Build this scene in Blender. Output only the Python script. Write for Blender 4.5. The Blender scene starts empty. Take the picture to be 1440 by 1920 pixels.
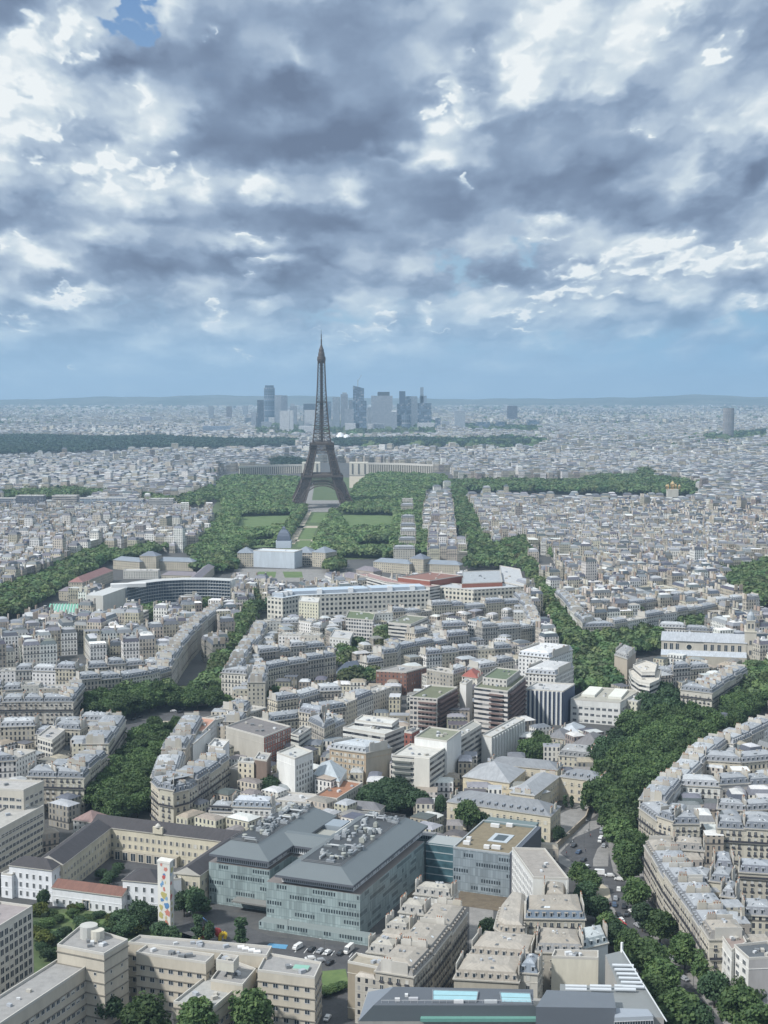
import bpy, math, random
import numpy as np
from mathutils import Vector, Matrix
SUN_E=4.3; SKY_S=.92; EXPO=.08; HZC=(.52,.76,1.0); HZD=.000060
R=math.radians; random.seed(7); rng=np.random.default_rng(11)
sc=bpy.context.scene
COL=sc.collection
# ---------------------------------------------------------------- camera, exposure
H,Y0,F=220.0,730.0,2700.0           # camera height above the plain, eye-level row and focal length in photo pixels (1440x1920)
PIT=math.atan((960-Y0)/F)
cam=bpy.data.cameras.new("camera"); camo=bpy.data.objects.new("camera",cam); COL.objects.link(camo)
cam.sensor_fit='VERTICAL'; cam.sensor_height=24; cam.lens=24*F/1920; cam.clip_start=1; cam.clip_end=80000
camo.location=(0,0,H); camo.rotation_euler=(math.pi/2-PIT,0,0); sc.camera=camo
sc.view_settings.view_transform='Standard'; sc.view_settings.look='None'; sc.view_settings.gamma=1
sc.view_settings.exposure=EXPO
sc.cycles.max_bounces=5; sc.cycles.diffuse_bounces=2; sc.cycles.glossy_bounces=2; sc.cycles.transparent_max_bounces=4
sc.cycles.volume_bounces=0; sc.cycles.use_denoising=True
SUN_EL,SUN_AZ=R(46),R(-122)         # sun behind thin cloud, to the left and slightly behind the camera
sl=bpy.data.lights.new("sun",'SUN'); so=bpy.data.objects.new("sun",sl); COL.objects.link(so)
sl.energy=SUN_E; sl.angle=R(4); sl.color=(1,.98,.94)
sd=Vector((math.sin(SUN_AZ)*math.cos(SUN_EL),math.cos(SUN_AZ)*math.cos(SUN_EL),math.sin(SUN_EL)))
so.rotation_euler=sd.to_track_quat('Z','Y').to_euler()

def gp(x,y,z=0.0):                    # the point of the plain (or of the level z) that the photograph shows at pixel x, y
    dx=(x-720)/F; up=(960-y)/F
    Yv=math.cos(PIT)+up*math.sin(PIT); Zv=-math.sin(PIT)+up*math.cos(PIT)
    t=(z-H)/Zv
    return (dx*t,Yv*t)
def lin(c):                           # sRGB 0-255 to linear
    return tuple(((v/255+.055)/1.055)**2.4 if v/255>.04045 else v/255/12.92 for v in c)

# ---------------------------------------------------------------- node helper
class NT:
    dim='3D'
    def __init__(s,tree): s.t=tree; s.n=tree.nodes; s.l=tree.links
    def val(s,sock,v):
        if isinstance(v,(int,float)):
            if sock.type=='VECTOR': sock.default_value=(v,v,v)
            elif sock.type=='RGBA': sock.default_value=(v,v,v,1)
            else: sock.default_value=v
        elif isinstance(v,(tuple,list)):
            sock.default_value=tuple(v)+((1,) if sock.type=='RGBA' and len(v)==3 else ())
        else: s.l.new(v,sock)
    def m(s,op,a,b=None,c=None,clamp=False):
        n=s.n.new('ShaderNodeMath'); n.operation=op; n.use_clamp=clamp; s.val(n.inputs[0],a)
        if b is not None: s.val(n.inputs[1],b)
        if c is not None: s.val(n.inputs[2],c)
        return n.outputs[0]
    def v(s,op,a,b=None,c=None):
        n=s.n.new('ShaderNodeVectorMath'); n.operation=op; s.val(n.inputs[0],a)
        if b is not None:
            if op=='SCALE': s.val(n.inputs['Scale'],b)
            else: s.val(n.inputs[1],b)
        if c is not None: s.val(n.inputs[2],c)
        return n.outputs['Value'] if op in('DOT_PRODUCT','LENGTH') else n.outputs[0]
    def xyz(s,x,y,z=0.0):
        n=s.n.new('ShaderNodeCombineXYZ'); s.val(n.inputs[0],x); s.val(n.inputs[1],y); s.val(n.inputs[2],z); return n.outputs[0]
    def sep(s,a):
        n=s.n.new('ShaderNodeSeparateXYZ'); s.val(n.inputs[0],a); return n.outputs
    def noise(s,vec,scale=5,detail=3,rough=.5,color=False,dist=0):
        n=s.n.new('ShaderNodeTexNoise'); n.noise_dimensions=s.dim; s.val(n.inputs['Vector'],vec); n.inputs['Scale'].default_value=scale
        n.inputs['Detail'].default_value=detail; n.inputs['Roughness'].default_value=rough; n.inputs['Distortion'].default_value=dist
        return n.outputs['Color' if color else 'Fac']
    def vor(s,vec,scale=5,out='Distance',feat='F1',rand=1):
        n=s.n.new('ShaderNodeTexVoronoi'); n.voronoi_dimensions=s.dim; n.feature=feat; s.val(n.inputs['Vector'],vec); n.inputs['Scale'].default_value=scale
        n.inputs['Randomness'].default_value=rand
        return n.outputs[out]
    def mix(s,f,a,b,mode='MIX'):
        n=s.n.new('ShaderNodeMix'); n.data_type='RGBA'; n.blend_type=mode; n.clamp_factor=True
        s.val(n.inputs[0],f); s.val(n.inputs[6],a); s.val(n.inputs[7],b); return n.outputs[2]
    def ramp(s,f,stops):
        n=s.n.new('ShaderNodeValToRGB'); s.val(n.inputs[0],f); e=n.color_ramp.elements
        while len(e)<len(stops): e.new(.5)
        for k,(p,c) in enumerate(stops): e[k].position=p; e[k].color=tuple(c)+(1,)
        return n.outputs[0]
    def step(s,f,a,b):                # smooth step
        n=s.n.new('ShaderNodeMapRange'); n.interpolation_type='SMOOTHSTEP'; s.val(n.inputs[0],f)
        s.val(n.inputs[1],a); s.val(n.inputs[2],b); return n.outputs[0]
    def between(s,f,a,b):
        return s.m('MULTIPLY',s.m('GREATER_THAN',f,a),s.m('LESS_THAN',f,b))
# ---------------------------------------------------------------- sky: Sky Texture + procedural cloud layers, laid out by azimuth and elevation
w=bpy.data.worlds.new("World"); sc.world=w; w.use_nodes=True; w.cycles.sampling_method='MANUAL'; w.cycles.sample_map_resolution=256
T=NT(w.node_tree); T.n.clear(); T.dim='2D'
wo=T.n.new('ShaderNodeOutputWorld'); bg=T.n.new('ShaderNodeBackground'); T.l.new(bg.outputs[0],wo.inputs[0])
sky=T.n.new('ShaderNodeTexSky'); sky.sky_type='NISHITA'; sky.sun_disc=False; sky.sun_elevation=SUN_EL; sky.sun_rotation=SUN_AZ
sky.air_density=1.0; sky.dust_density=.6; sky.ozone_density=2
d=T.n.new('ShaderNodeTexCoord').outputs['Generated']
dx,dy,dz=T.sep(d)[:]
el=T.m('ARCSINE',dz); az=T.m('ARCTAN2',dx,dy)
elc=T.m('MAXIMUM',el,-.02)
U=T.m('MULTIPLY',az,27.0); V=T.m('MULTIPLY',T.m('TANGENT',elc),27.0)     # 1 unit = 100 photo pixels
k=T.m('ADD',elc,.12)
nu=T.m('DIVIDE',az,T.m('MULTIPLY_ADD',k,.45,.13)); nv=T.m('MULTIPLY',T.m('LOGARITHM',k,2.718),1.6)
NC=T.xyz(T.m('MULTIPLY',nu,1.0),nv,0.3)
P0=T.xyz(U,V,0.0)
# edges torn by noise at three sizes, finer towards the horizon
sc_k=T.m('MULTIPLY',k,5.0)
w1=T.v('MULTIPLY',T.v('SUBTRACT',T.noise(NC,4,2,.5,True),(.5,.5,.5)),(1,1,0))
w2=T.v('MULTIPLY',T.v('SUBTRACT',T.noise(NC,13,3,.5,True),(.5,.5,.5)),(1,1,0))
warp=T.v('SCALE',T.v('ADD',T.v('SCALE',w1,1.2),T.v('SCALE',w2,.45)),sc_k)
warps=T.v('SCALE',T.v('ADD',T.v('SCALE',w1,1.0),T.v('SCALE',w2,1.0)),sc_k)
PW=T.v('ADD',P0,warp); PS=T.v('ADD',P0,warps)
def blobs(vec,lst,base):
    acc=base
    for (x,y,rx,ry,a) in lst:
        mp=T.n.new('ShaderNodeMapping'); mp.vector_type='TEXTURE'
        mp.inputs['Location'].default_value=((x-720)/100,(730-y)/100,0); mp.inputs['Scale'].default_value=(rx/100,ry/100,1)
        T.l.new(vec,mp.inputs[0]); g=T.n.new('ShaderNodeTexGradient'); g.gradient_type='QUADRATIC_SPHERE'; T.l.new(mp.outputs[0],g.inputs[0])
        acc=T.m('MULTIPLY_ADD',g.outputs['Fac'],a,acc)
    return acc
# blobs: photo x, y, half width, half height, strength.  brightness of the overcast (0 dark slate, 1 white)
LUM=[(540,190,380,190,-.75),(640,250,420,110,-.55),(430,100,180,150,-.35),(760,60,330,130,-.4),(1100,330,260,170,-.85),(1000,350,200,110,-.3),
 (680,420,520,90,-.6),(230,420,420,60,-.45),(760,340,260,110,-.35),(420,500,450,60,-.6),(620,495,260,45,-.45),(60,330,200,90,-.2),(210,130,150,50,-.75),(0,110,60,60,-.7),
 (1390,320,110,50,-.75),(1220,430,130,45,-.5),(500,545,160,40,-.6),(200,525,260,50,-.4),(920,515,120,45,-.35),(60,580,200,50,-.3),(1340,400,120,60,-.3),
 (1390,150,160,120,-.3),(1250,160,130,90,-.25),(20,20,150,70,-.4),(250,50,120,90,-.1),
 (110,100,110,75,.85),(60,190,150,100,.6),(90,270,190,110,.55),(230,340,240,90,.65),(270,200,50,90,.5),(380,350,60,80,.5),(160,250,110,70,.4),
 (840,205,90,60,1.2),(880,230,60,40,.7),(1050,100,230,180,.6),(980,170,80,110,.6),(1180,60,240,110,.4),(1340,110,160,110,.4),(1180,245,90,50,.5),(1330,240,120,80,.2),
 (330,60,90,110,.4),(410,90,70,35,.7),(570,120,60,40,.4),(500,360,70,60,.5),(660,380,60,50,.35),(880,375,50,40,.7),(860,310,120,60,.35),(480,455,80,35,.65),(490,510,110,28,.5),
 (60,480,120,50,.55),(130,500,50,35,.45),(140,555,120,35,.5),(1280,330,160,60,.35),(1400,230,120,50,.2),(700,300,260,40,.3),
 (1020,440,70,40,.5),(1140,510,190,60,.8),(1340,490,240,60,.8),(1060,560,260,50,.6),(960,600,140,30,.45),(1400,580,160,30,.3),(410,600,45,50,.7),(800,590,45,50,.5),
 (700,625,110,40,.6),(600,640,60,35,.4),(330,630,60,30,.3),(60,610,140,40,.4),(430,680,160,25,.25),(160,690,120,25,.25),(900,640,200,25,.25),(1200,580,240,35,-.45),(1380,545,140,40,-.35),(630,565,45,25,-.4)]
L=blobs(PW,LUM,.53)
n1=T.noise(NC,6,5,.52); n2=T.noise(NC,20,4,.5)
NW=T.v('ADD',NC,T.v('SCALE',w2,.10))
bil=T.m('SUBTRACT',.42,T.vor(NW,9,feat='SMOOTH_F1')); bil2=T.m('SUBTRACT',.42,T.vor(NW,24,feat='SMOOTH_F1'))
hf=T.m('MULTIPLY_ADD',T.step(L,.2,.8),.85,.15); bil0=T.m('SUBTRACT',.42,T.vor(NW,4.2,feat='SMOOTH_F1')); L=T.m('MULTIPLY_ADD',bil0,.45,L); L=T.m('MULTIPLY_ADD',bil,.26,L); 
sh1=T.m('SUBTRACT',.42,T.vor(T.v('ADD',NW,(-.018,.03,0)),9,feat='SMOOTH_F1')); sh2=T.m('SUBTRACT',.42,T.vor(T.v('ADD',NW,(-.008,.013,0)),24,feat='SMOOTH_F1'))
sh0=T.m('SUBTRACT',.42,T.vor(T.v('ADD',NW,(-.03,.075,0)),4.2,feat='SMOOTH_F1')); rel0=T.m('SUBTRACT',bil0,sh0)
rel=T.m('MULTIPLY_ADD',T.m('SUBTRACT',bil2,sh2),.6,T.m('SUBTRACT',bil,sh1))
L=T.m('MULTIPLY_ADD',T.m('MULTIPLY',bil2,hf),.12,L); L=T.m('MULTIPLY_ADD',T.m('MULTIPLY',rel,hf),.34,L); L=T.m('MULTIPLY_ADD',rel0,.9,L)
L=T.m('MULTIPLY_ADD',T.m('SUBTRACT',n1,.5),.30,L); L=T.m('MULTIPLY_ADD',T.m('SUBTRACT',n2,.5),.07,L)
# crisp sunlit cauliflower heads
PUF=[(120,95,110,60,1),(60,190,120,80,.9),(120,280,140,80,.8),(250,330,150,60,.95),(380,350,45,60,.7),(265,210,35,60,.7),(845,205,75,50,1.3),(1000,130,110,130,.6),(1200,60,260,90,.45),
 (1340,110,140,70,.55),(405,92,60,26,.9),(570,118,40,25,.6),(500,350,50,45,.6),(885,372,35,30,.8),(480,452,70,22,.8),(480,508,90,16,.6),(70,475,90,30,.7),(130,492,35,22,.7),
 (140,550,90,22,.8),(1130,510,190,46,1.3),(1340,485,220,46,1.3),(1050,565,220,40,1.2),(1290,515,120,30,.8),(960,598,120,18,.8),(1400,575,130,18,.6),(410,595,35,36,1),(800,580,32,32,.8),(700,618,90,22,1),(735,608,30,18,.9),(590,622,40,25,.6),
 (320,628,40,18,.6),(40,610,90,22,.8),(430,678,120,12,.6),(150,690,80,12,.6),(650,645,90,16,.6),(1180,245,50,25,.6),(1020,440,45,22,.8),(830,610,80,16,.6)]
PF=blobs(PS,PUF,0.0); PFB=T.step(PF,.10,.30)
nsc=T.m('MULTIPLY_ADD',T.step(V,1.0,4.5),.5,.5); PF=T.m('MULTIPLY_ADD',T.m('MULTIPLY_ADD',bil2,.55,T.m('MULTIPLY_ADD',bil,.6,T.m('MULTIPLY',T.m('SUBTRACT',n1,.5),.4))),nsc,PF)
puff=T.m('MULTIPLY',T.step(PF,.34,.66),PFB)
shade=T.step(T.noise(T.v('ADD',NC,(0,.035,0)),14,5,.6),.3,.7)
PL=T.m('ADD',T.m('MULTIPLY_ADD',T.m('MAXIMUM',T.m('MINIMUM',L,1.0),.55),.35,.66),T.m('MULTIPLY_ADD',rel,.8,T.m('MULTIPLY',bil2,.25))); PL=T.m('ADD',PL,T.m('MULTIPLY',shade,.12))
L=T.m('ADD',T.m('MULTIPLY',L,T.m('SUBTRACT',1,puff)),T.m('MULTIPLY',PL,puff))
L=T.m('MULTIPLY_ADD',T.step(el,.33,.9),.35,L); cloud=T.ramp(T.m('MULTIPLY_ADD',L,.74,.15),[(0.0,lin((112,127,152))),(.2,lin((127,144,170))),(.42,lin((150,168,193))),(.62,lin((183,198,216))),(.80,lin((212,223,232))),(1.0,lin((246,249,250)))])  # clouds above the view brightened, added to lift the ambient light on the city
# where the blue sky shows
CLR=[(240,55,90,60,1.6),(270,30,60,40,1),(1060,650,900,90,.55),(1250,690,500,90,.5),(150,730,900,50,.4),(640,700,500,50,.4),(860,520,110,70,.9),(620,590,260,60,.7),(1300,440,90,40,.5),(260,590,200,40,.5),(1400,610,200,50,.7),(980,470,120,50,.6),(60,640,200,30,.4),(1310,300,40,30,.4)]
CL=blobs(PS,CLR,-.05)
CL=T.m('SUBTRACT',T.m('MULTIPLY_ADD',T.m('SUBTRACT',.5,n1),1.1,CL),T.m('MULTIPLY',puff,.8))
clear=T.step(CL,.15,.75)
hz_=T.ramp(T.m('DIVIDE',V,8.0),[(0.0,lin((170,202,230))),(.10,lin((158,195,226))),(.25,lin((158,192,220))),(.5,lin((150,180,210))),(1,lin((110,150,205)))])
hz_=T.mix(T.step(U,1.0,7.0),hz_,T.v('MULTIPLY',hz_,(.78,.89,.96)))
nish=T.v('SCALE',sky.outputs[0],.10)
blue=T.mix(.8,nish,hz_)
col=T.mix(clear,cloud,blue); col=T.v('SCALE',col,T.m('MULTIPLY_ADD',T.step(el,.33,1.0),.25,1.0))  # overhead sky outside the view scaled up too, as added fill light
col=T.mix(T.m('MULTIPLY',T.m('MULTIPLY',T.step(V,2.3,.0),.85),T.m('MULTIPLY_ADD',puff,-.55,1.0)),col,hz_)          # the layer of haze over the horizon
col=T.mix(T.step(el,-.004,-.05),col,lin((120,135,150)))
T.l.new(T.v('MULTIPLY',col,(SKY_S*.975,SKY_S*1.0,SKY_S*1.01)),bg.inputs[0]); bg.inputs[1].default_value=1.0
# ---------------------------------------------------------------- mesh builder: faces with material, uv in metres and a tint (the thing's own colour)
class MB:
    def __init__(s): s.v=[];s.f=[];s.m=[];s.uv=[];s.c=[]
    def face(s,pts,m=0,c=(.5,.5,.5),uv=None):
        b=len(s.v); s.v+= [tuple(p) for p in pts]; s.f.append(tuple(range(b,b+len(pts)))); s.m.append(m); s.c.append(c)
        s.uv.append(uv if uv else [(p[0],p[1]) for p in pts])
    def wall(s,a,b,z0,z1,m=0,c=(.5,.5,.5),u0=0):     # outward side to the right of a->b
        L=math.hypot(b[0]-a[0],b[1]-a[1])
        s.face([(a[0],a[1],z0),(b[0],b[1],z0),(b[0],b[1],z1),(a[0],a[1],z1)],m,c,[(u0,z0),(u0+L,z0),(u0+L,z1),(u0,z1)])
    def prism(s,poly,z0,z1,m=0,c=(.5,.5,.5),mt=None,ct=None,bottom=False):
        n=len(poly)
        for i in range(n): s.wall(poly[i],poly[(i+1)%n],z0,z1,m,c)
        s.face([(p[0],p[1],z1) for p in poly],m if mt is None else mt,c if ct is None else ct)
        if bottom: s.face([(p[0],p[1],z0) for p in reversed(poly)],m,c)
    def box(s,cx,cy,z0,w,d,h,ang=0,m=0,c=(.5,.5,.5),mt=None,ct=None):
        s.prism(rect(cx,cy,w,d,ang),z0,z0+h,m,c,mt,ct,True)
    def bar(s,p,q,r,m=0,c=(.5,.5,.5),n=4):
        p=Vector(p);q=Vector(q);d=(q-p)
        if d.length<1e-6:return
        d.normalize();a=d.orthogonal().normalized();b=d.cross(a)
        P=[];Q=[]
        for k in range(n):
            t=2*math.pi*(k+.5)/n; o=(a*math.cos(t)+b*math.sin(t))*r; P.append(p+o);Q.append(q+o)
        for k in range(n): s.face([P[k],P[(k+1)%n],Q[(k+1)%n],Q[k]],m,c,[(0,0),(r,0),(r,1),(0,1)])
        s.face(P[::-1],m,c); s.face(Q,m,c)
    def lathe(s,cx,cy,prof,n=12,m=0,c=(.5,.5,.5)):
        for (r0,z0),(r1,z1) in zip(prof,prof[1:]):
            for k in range(n):
                a=2*math.pi*k/n;b=2*math.pi*(k+1)/n
                ps=[(cx+r0*math.cos(a),cy+r0*math.sin(a),z0),(cx+r0*math.cos(b),cy+r0*math.sin(b),z0),(cx+r1*math.cos(b),cy+r1*math.sin(b),z1),(cx+r1*math.cos(a),cy+r1*math.sin(a),z1)]
                if r1<1e-4: ps=ps[:3]
                if r0<1e-4: ps=[ps[0],ps[2],ps[3]]
                s.face(ps,m,c,[(k+.0,z0)]*len(ps))
    def mesh(s,name,mats,org=(0,0,0)):
        me=bpy.data.meshes.new(name)
        V=np.array(s.v,dtype=np.float64)-np.array(org)
        me.from_pydata(V.tolist(),[],s.f)
        for m in mats: me.materials.append(m)
        me.polygons.foreach_set('material_index',s.m)
        uv=me.uv_layers.new(name='uv'); flat=[x for f in s.uv for p in f for x in p]; uv.data.foreach_set('uv',flat)
        ca=me.color_attributes.new('tint','FLOAT_COLOR','CORNER')
        cc=np.repeat(np.array([tuple(c)+(1,) for c in s.c],dtype=np.float32),[len(f) for f in s.f],axis=0)
        ca.data.foreach_set('color',cc.ravel())
        return me
    def build(s,name,mats,parent=None,org=None):
        if not s.f: return None
        if parent is not None: org=tuple(parent['org'])
        me=s.mesh(name,mats,org or (0,0,0)); o=bpy.data.objects.new(name,me); COL.objects.link(o)
        if parent is not None: o.parent=parent
        elif org: o.location=org
        return o
def rect(cx,cy,w,d,ang=0):
    c,s=math.cos(ang),math.sin(ang)
    return [(cx+x*c-y*s,cy+x*s+y*c) for x,y in ((-w/2,-d/2),(w/2,-d/2),(w/2,d/2),(-w/2,d/2))]
def area(p): return sum(p[i][0]*p[(i+1)%len(p)][1]-p[(i+1)%len(p)][0]*p[i][1] for i in range(len(p)))/2
def ccw(p): return list(p) if area(p)>0 else list(p)[::-1]
def inset(p,d):
    n=len(p);out=[]
    for i in range(n):
        a,b,c=p[i-1],p[i],p[(i+1)%n]
        e1=(b[0]-a[0],b[1]-a[1]);e2=(c[0]-b[0],c[1]-b[1]); l1=math.hypot(*e1) or 1;l2=math.hypot(*e2) or 1
        n1=(-e1[1]/l1,e1[0]/l1);n2=(-e2[1]/l2,e2[0]/l2); k=1+n1[0]*n2[0]+n1[1]*n2[1]
        k=max(k,.35); out.append((b[0]+(n1[0]+n2[0])*d/k,b[1]+(n1[1]+n2[1])*d/k))
    return out
def inside(pt,poly):
    x,y=pt;r=False;n=len(poly)
    for i in range(n):
        x1,y1=poly[i];x2,y2=poly[(i+1)%n]
        if (y1>y)!=(y2>y) and x<(x2-x1)*(y-y1)/(y2-y1)+x1: r=not r
    return r
def tag(o,label=None,cat=None,group=None,kind=None):
    if label:o['label']=label
    if cat:o['category']=cat
    if group:o['group']=group
    if kind:o['kind']=kind
    return o
def root(name,label,cat,loc,group=None,rz=0):
    o=bpy.data.objects.new(name,None); COL.objects.link(o); o.location=loc; o['org']=list(loc); o.empty_display_size=1
    return tag(o,label,cat,group)
def finish():
    for o in bpy.data.objects:
        if 'org' in o: del o['org']
def G(*pts,z=0): return [gp(x,y,z) for x,y in pts]

# ---------------------------------------------------------------- materials
def mat(name): 
    m=bpy.data.materials.new(name); m.use_nodes=True; t=NT(m.node_tree); b=t.n['Principled BSDF']; return m,t,b
def tintnode(t):
    a=t.n.new('ShaderNodeAttribute'); a.attribute_name='tint'; return a.outputs['Color']
def M_plain(name,rough=.8,noise_s=.3,amt=.25,spec=.3,metal=0,streak=False,fixed=None):
    m,t,b=mat(name); g=t.n.new('ShaderNodeNewGeometry').outputs['Position']
    col=tintnode(t) if fixed is None else t.mix(0,fixed,fixed)
    v=t.v('MULTIPLY',g,(1,1,.25)) if streak else g
    n=t.noise(v,noise_s,4,.6); n2=t.noise(v,noise_s*6,3,.6)
    f=t.m('ADD',t.m('MULTIPLY_ADD',n,amt*1.6,1-amt*.8),t.m('MULTIPLY_ADD',n2,amt*.8,-amt*.4))
    t.val(b.inputs['Base Color'],t.v('MULTIPLY',col,f)); b.inputs['Roughness'].default_value=rough
    b.inputs['Specular IOR Level'].default_value=spec; b.inputs['Metallic'].default_value=metal
    return m
WALL=M_plain('stone_wall',.85,.18,.28,streak=True)
CONC=M_plain('concrete',.85,.25,.18,streak=True)
PAINT=M_plain('paint',.5,.5,.1,.5)
GRAVEL=M_plain('roof_gravel',.95,.35,.4)
def M_zinc(name):
    m,t,b=mat(name); g=t.n.new('ShaderNodeNewGeometry').outputs['Position']
    uv=t.n.new('ShaderNodeUVMap').outputs[0]; x,y,_=t.sep(uv)[:]
    col=tintnode(t); n=t.noise(g,.25,4,.65); c=t.vor(t.v('MULTIPLY',uv,(1.6,.45,1)),1,'Color'); cr=t.sep(c)[0]
    seam=t.m('LESS_THAN',t.m('FRACT',t.m('MULTIPLY',x,1.6)),.10)
    f=t.m('ADD',t.m('MULTIPLY_ADD',n,.5,.62),t.m('MULTIPLY',cr,.22)); f=t.m('SUBTRACT',f,t.m('MULTIPLY',seam,.12))
    t.val(b.inputs['Base Color'],t.v('MULTIPLY',col,f)); b.inputs['Roughness'].default_value=.55; b.inputs['Specular IOR Level'].default_value=.4
    return m
ZINC=M_zinc('zinc_roof')
TILE=M_plain('roof_tiles',.9,.8,.3)
def M_glass(name,c=(.03,.04,.05),rough=.12):
    m,t,b=mat(name); g=t.n.new('ShaderNodeNewGeometry').outputs['Position']
    n=t.noise(g,.35,2,.5); t.val(b.inputs['Base Color'],t.v('SCALE',c,t.m('MULTIPLY_ADD',n,1.8,.3)))
    b.inputs['Roughness'].default_value=rough; b.inputs['Specular IOR Level'].default_value=.6; return m
GLASS=M_glass('window_glass')
def M_facade(name,cw,ch,ww,wh,z0=0.0,balc=False,band=False,frame=True,dark=(.05,.055,.065),tall=.0):
    """wall with a storey pattern, u and v in metres"""
    m,t,b=mat(name); g=t.n.new('ShaderNodeNewGeometry').outputs['Position']
    uv=t.n.new('ShaderNodeUVMap').outputs[0]; x,y,_=t.sep(uv)[:]
    fx=t.m('DIVIDE',x,cw); fy=t.m('DIVIDE',t.m('SUBTRACT',y,z0),ch)
    ax=t.m('ABSOLUTE',t.m('SUBTRACT',t.m('FRACT',fx),.5)); ay=t.m('ABSOLUTE',t.m('SUBTRACT',t.m('FRACT',fy),.5))
    win=t.m('LESS_THAN',ay,wh/ch/2)
    if not band: win=t.m('MULTIPLY',win,t.m('LESS_THAN',ax,ww/cw/2))
    cell=t.n.new('ShaderNodeTexWhiteNoise'); cell.noise_dimensions='2D'
    t.val(cell.inputs['Vector'],t.xyz(t.m('FLOOR',fx),t.m('FLOOR',fy),0)); rv=cell.outputs[0]
    col=tintnode(t); n=t.noise(t.v('MULTIPLY',g,(1,1,.3)),.2,4,.6); n2=t.noise(t.v('MULTIPLY',g,(1,1,.2)),1.4,2,.6)
    wc=t.v('MULTIPLY',col,t.m('ADD',t.m('MULTIPLY_ADD',n,.5,.6),t.m('MULTIPLY',n2,.25)))
    if balc:
        fl=t.m('FLOOR',fy); isb=t.m('ADD',t.m('COMPARE',fl,1.0,.1),t.m('COMPARE',fl,4.0,.1))
        bl=t.m('MULTIPLY',isb,t.between(t.m('FRACT',fy),.0,.28)); 
    if frame:
        fr=t.m('SUBTRACT',t.m('MULTIPLY',t.m('LESS_THAN',ax,(ww/2+.16)/cw),t.m('LESS_THAN',ay,(wh/2+.14)/ch)),win)
        wc=t.mix(t.m('MULTIPLY',fr,.5,clamp=True),wc,t.v('MULTIPLY',wc,1.35))
    led=t.m('LESS_THAN',t.m('ABSOLUTE',t.m('SUBTRACT',t.m('FRACT',t.m('ADD',fy,.5)),.5)),.035)
    wc=t.mix(t.m('MULTIPLY',led,.35),wc,t.v('MULTIPLY',wc,.6))
    dk=t.v('SCALE',dark,t.m('MULTIPLY_ADD',rv,1.8,.35)); lite=t.m('GREATER_THAN',rv,.86); dk=t.mix(t.m('MULTIPLY',lite,.7),dk,(.35,.34,.32))
    c=t.mix(win,wc,dk)
    if balc: c=t.mix(t.m('MULTIPLY',bl,.75),c,(.05,.052,.06))
    t.val(b.inputs['Base Color'],c); t.val(b.inputs['Roughness'],t.m('MULTIPLY_ADD',win,-.5,.85)); b.inputs['Specular IOR Level'].default_value=.4
    return m
F_HAUS=M_facade('storeyed_stone_wall',2.5,3.1,1.15,2.1,0,balc=True)
F_PLN=M_facade('storeyed_plaster_wall',2.9,2.9,1.1,1.6,0)
F_GRID=M_facade('gridded_concrete_wall',2.6,3.2,1.9,1.9,0,frame=False)
F_BAND=M_facade('banded_concrete_wall',3,3.1,3,1.5,0,band=True,frame=False)
F_FAR=M_facade('distant_wall',4.2,4.2,2.0,2.4,0,frame=False,dark=(.08,.09,.10))
F_BIG=M_facade('palace_windows',4.4,4.6,2.5,2.5,.6,frame=False,dark=(.03,.035,.04))
FM=[WALL,F_HAUS,F_PLN,F_GRID,F_BAND,F_BIG]       # wall materials of a building: 0 plain, 1 haussmann, 2 plaster, 3 grid, 4 band
def M_leaf(name,c1,c2,c3,tinted=False):
    m,t,b=mat(name); g=t.n.new('ShaderNodeNewGeometry'); oi=t.n.new('ShaderNodeObjectInfo').outputs['Random']
    n=t.noise(g.outputs['Position'],.28,3,.6); n2=t.noise(g.outputs['Position'],1.5,2,.6)
    f=t.m('ADD',t.m('MULTIPLY',n,.6),t.m('MULTIPLY',n2,.4)); c=t.ramp(f,[(.3,c1),(.5,c2),(.72,c3)])
    c=t.v('MULTIPLY',c,t.m('MULTIPLY_ADD',oi,.7,.65)) if not tinted else t.v('MULTIPLY',c,tintnode(t))
    t.val(b.inputs['Base Color'],c); b.inputs['Roughness'].default_value=.65; b.inputs['Specular IOR Level'].default_value=.25
    tr=t.n.new('ShaderNodeBsdfTranslucent'); t.val(tr.inputs[0],t.v('MULTIPLY',c,(1.0,1.25,.6))); ms=t.n.new('ShaderNodeMixShader'); ms.inputs[0].default_value=.25
    t.l.new(b.outputs[0],ms.inputs[1]); t.l.new(tr.outputs[0],ms.inputs[2]); t.l.new(ms.outputs[0],t.n['Material Output'].inputs[0])
    return m
LEAF=M_leaf('plane_tree_leaves',(.032,.062,.028),(.072,.118,.046),(.135,.185,.062))
LEAFD=M_leaf('dark_leaves',(.026,.050,.030),(.050,.088,.045),(.085,.135,.060))
LEAFY=M_leaf('yellow_green_leaves',(.05,.07,.02),(.10,.12,.03),(.17,.17,.05))
BARK=M_plain('bark',.95,1,.3,fixed=(.07,.055,.04))

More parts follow.
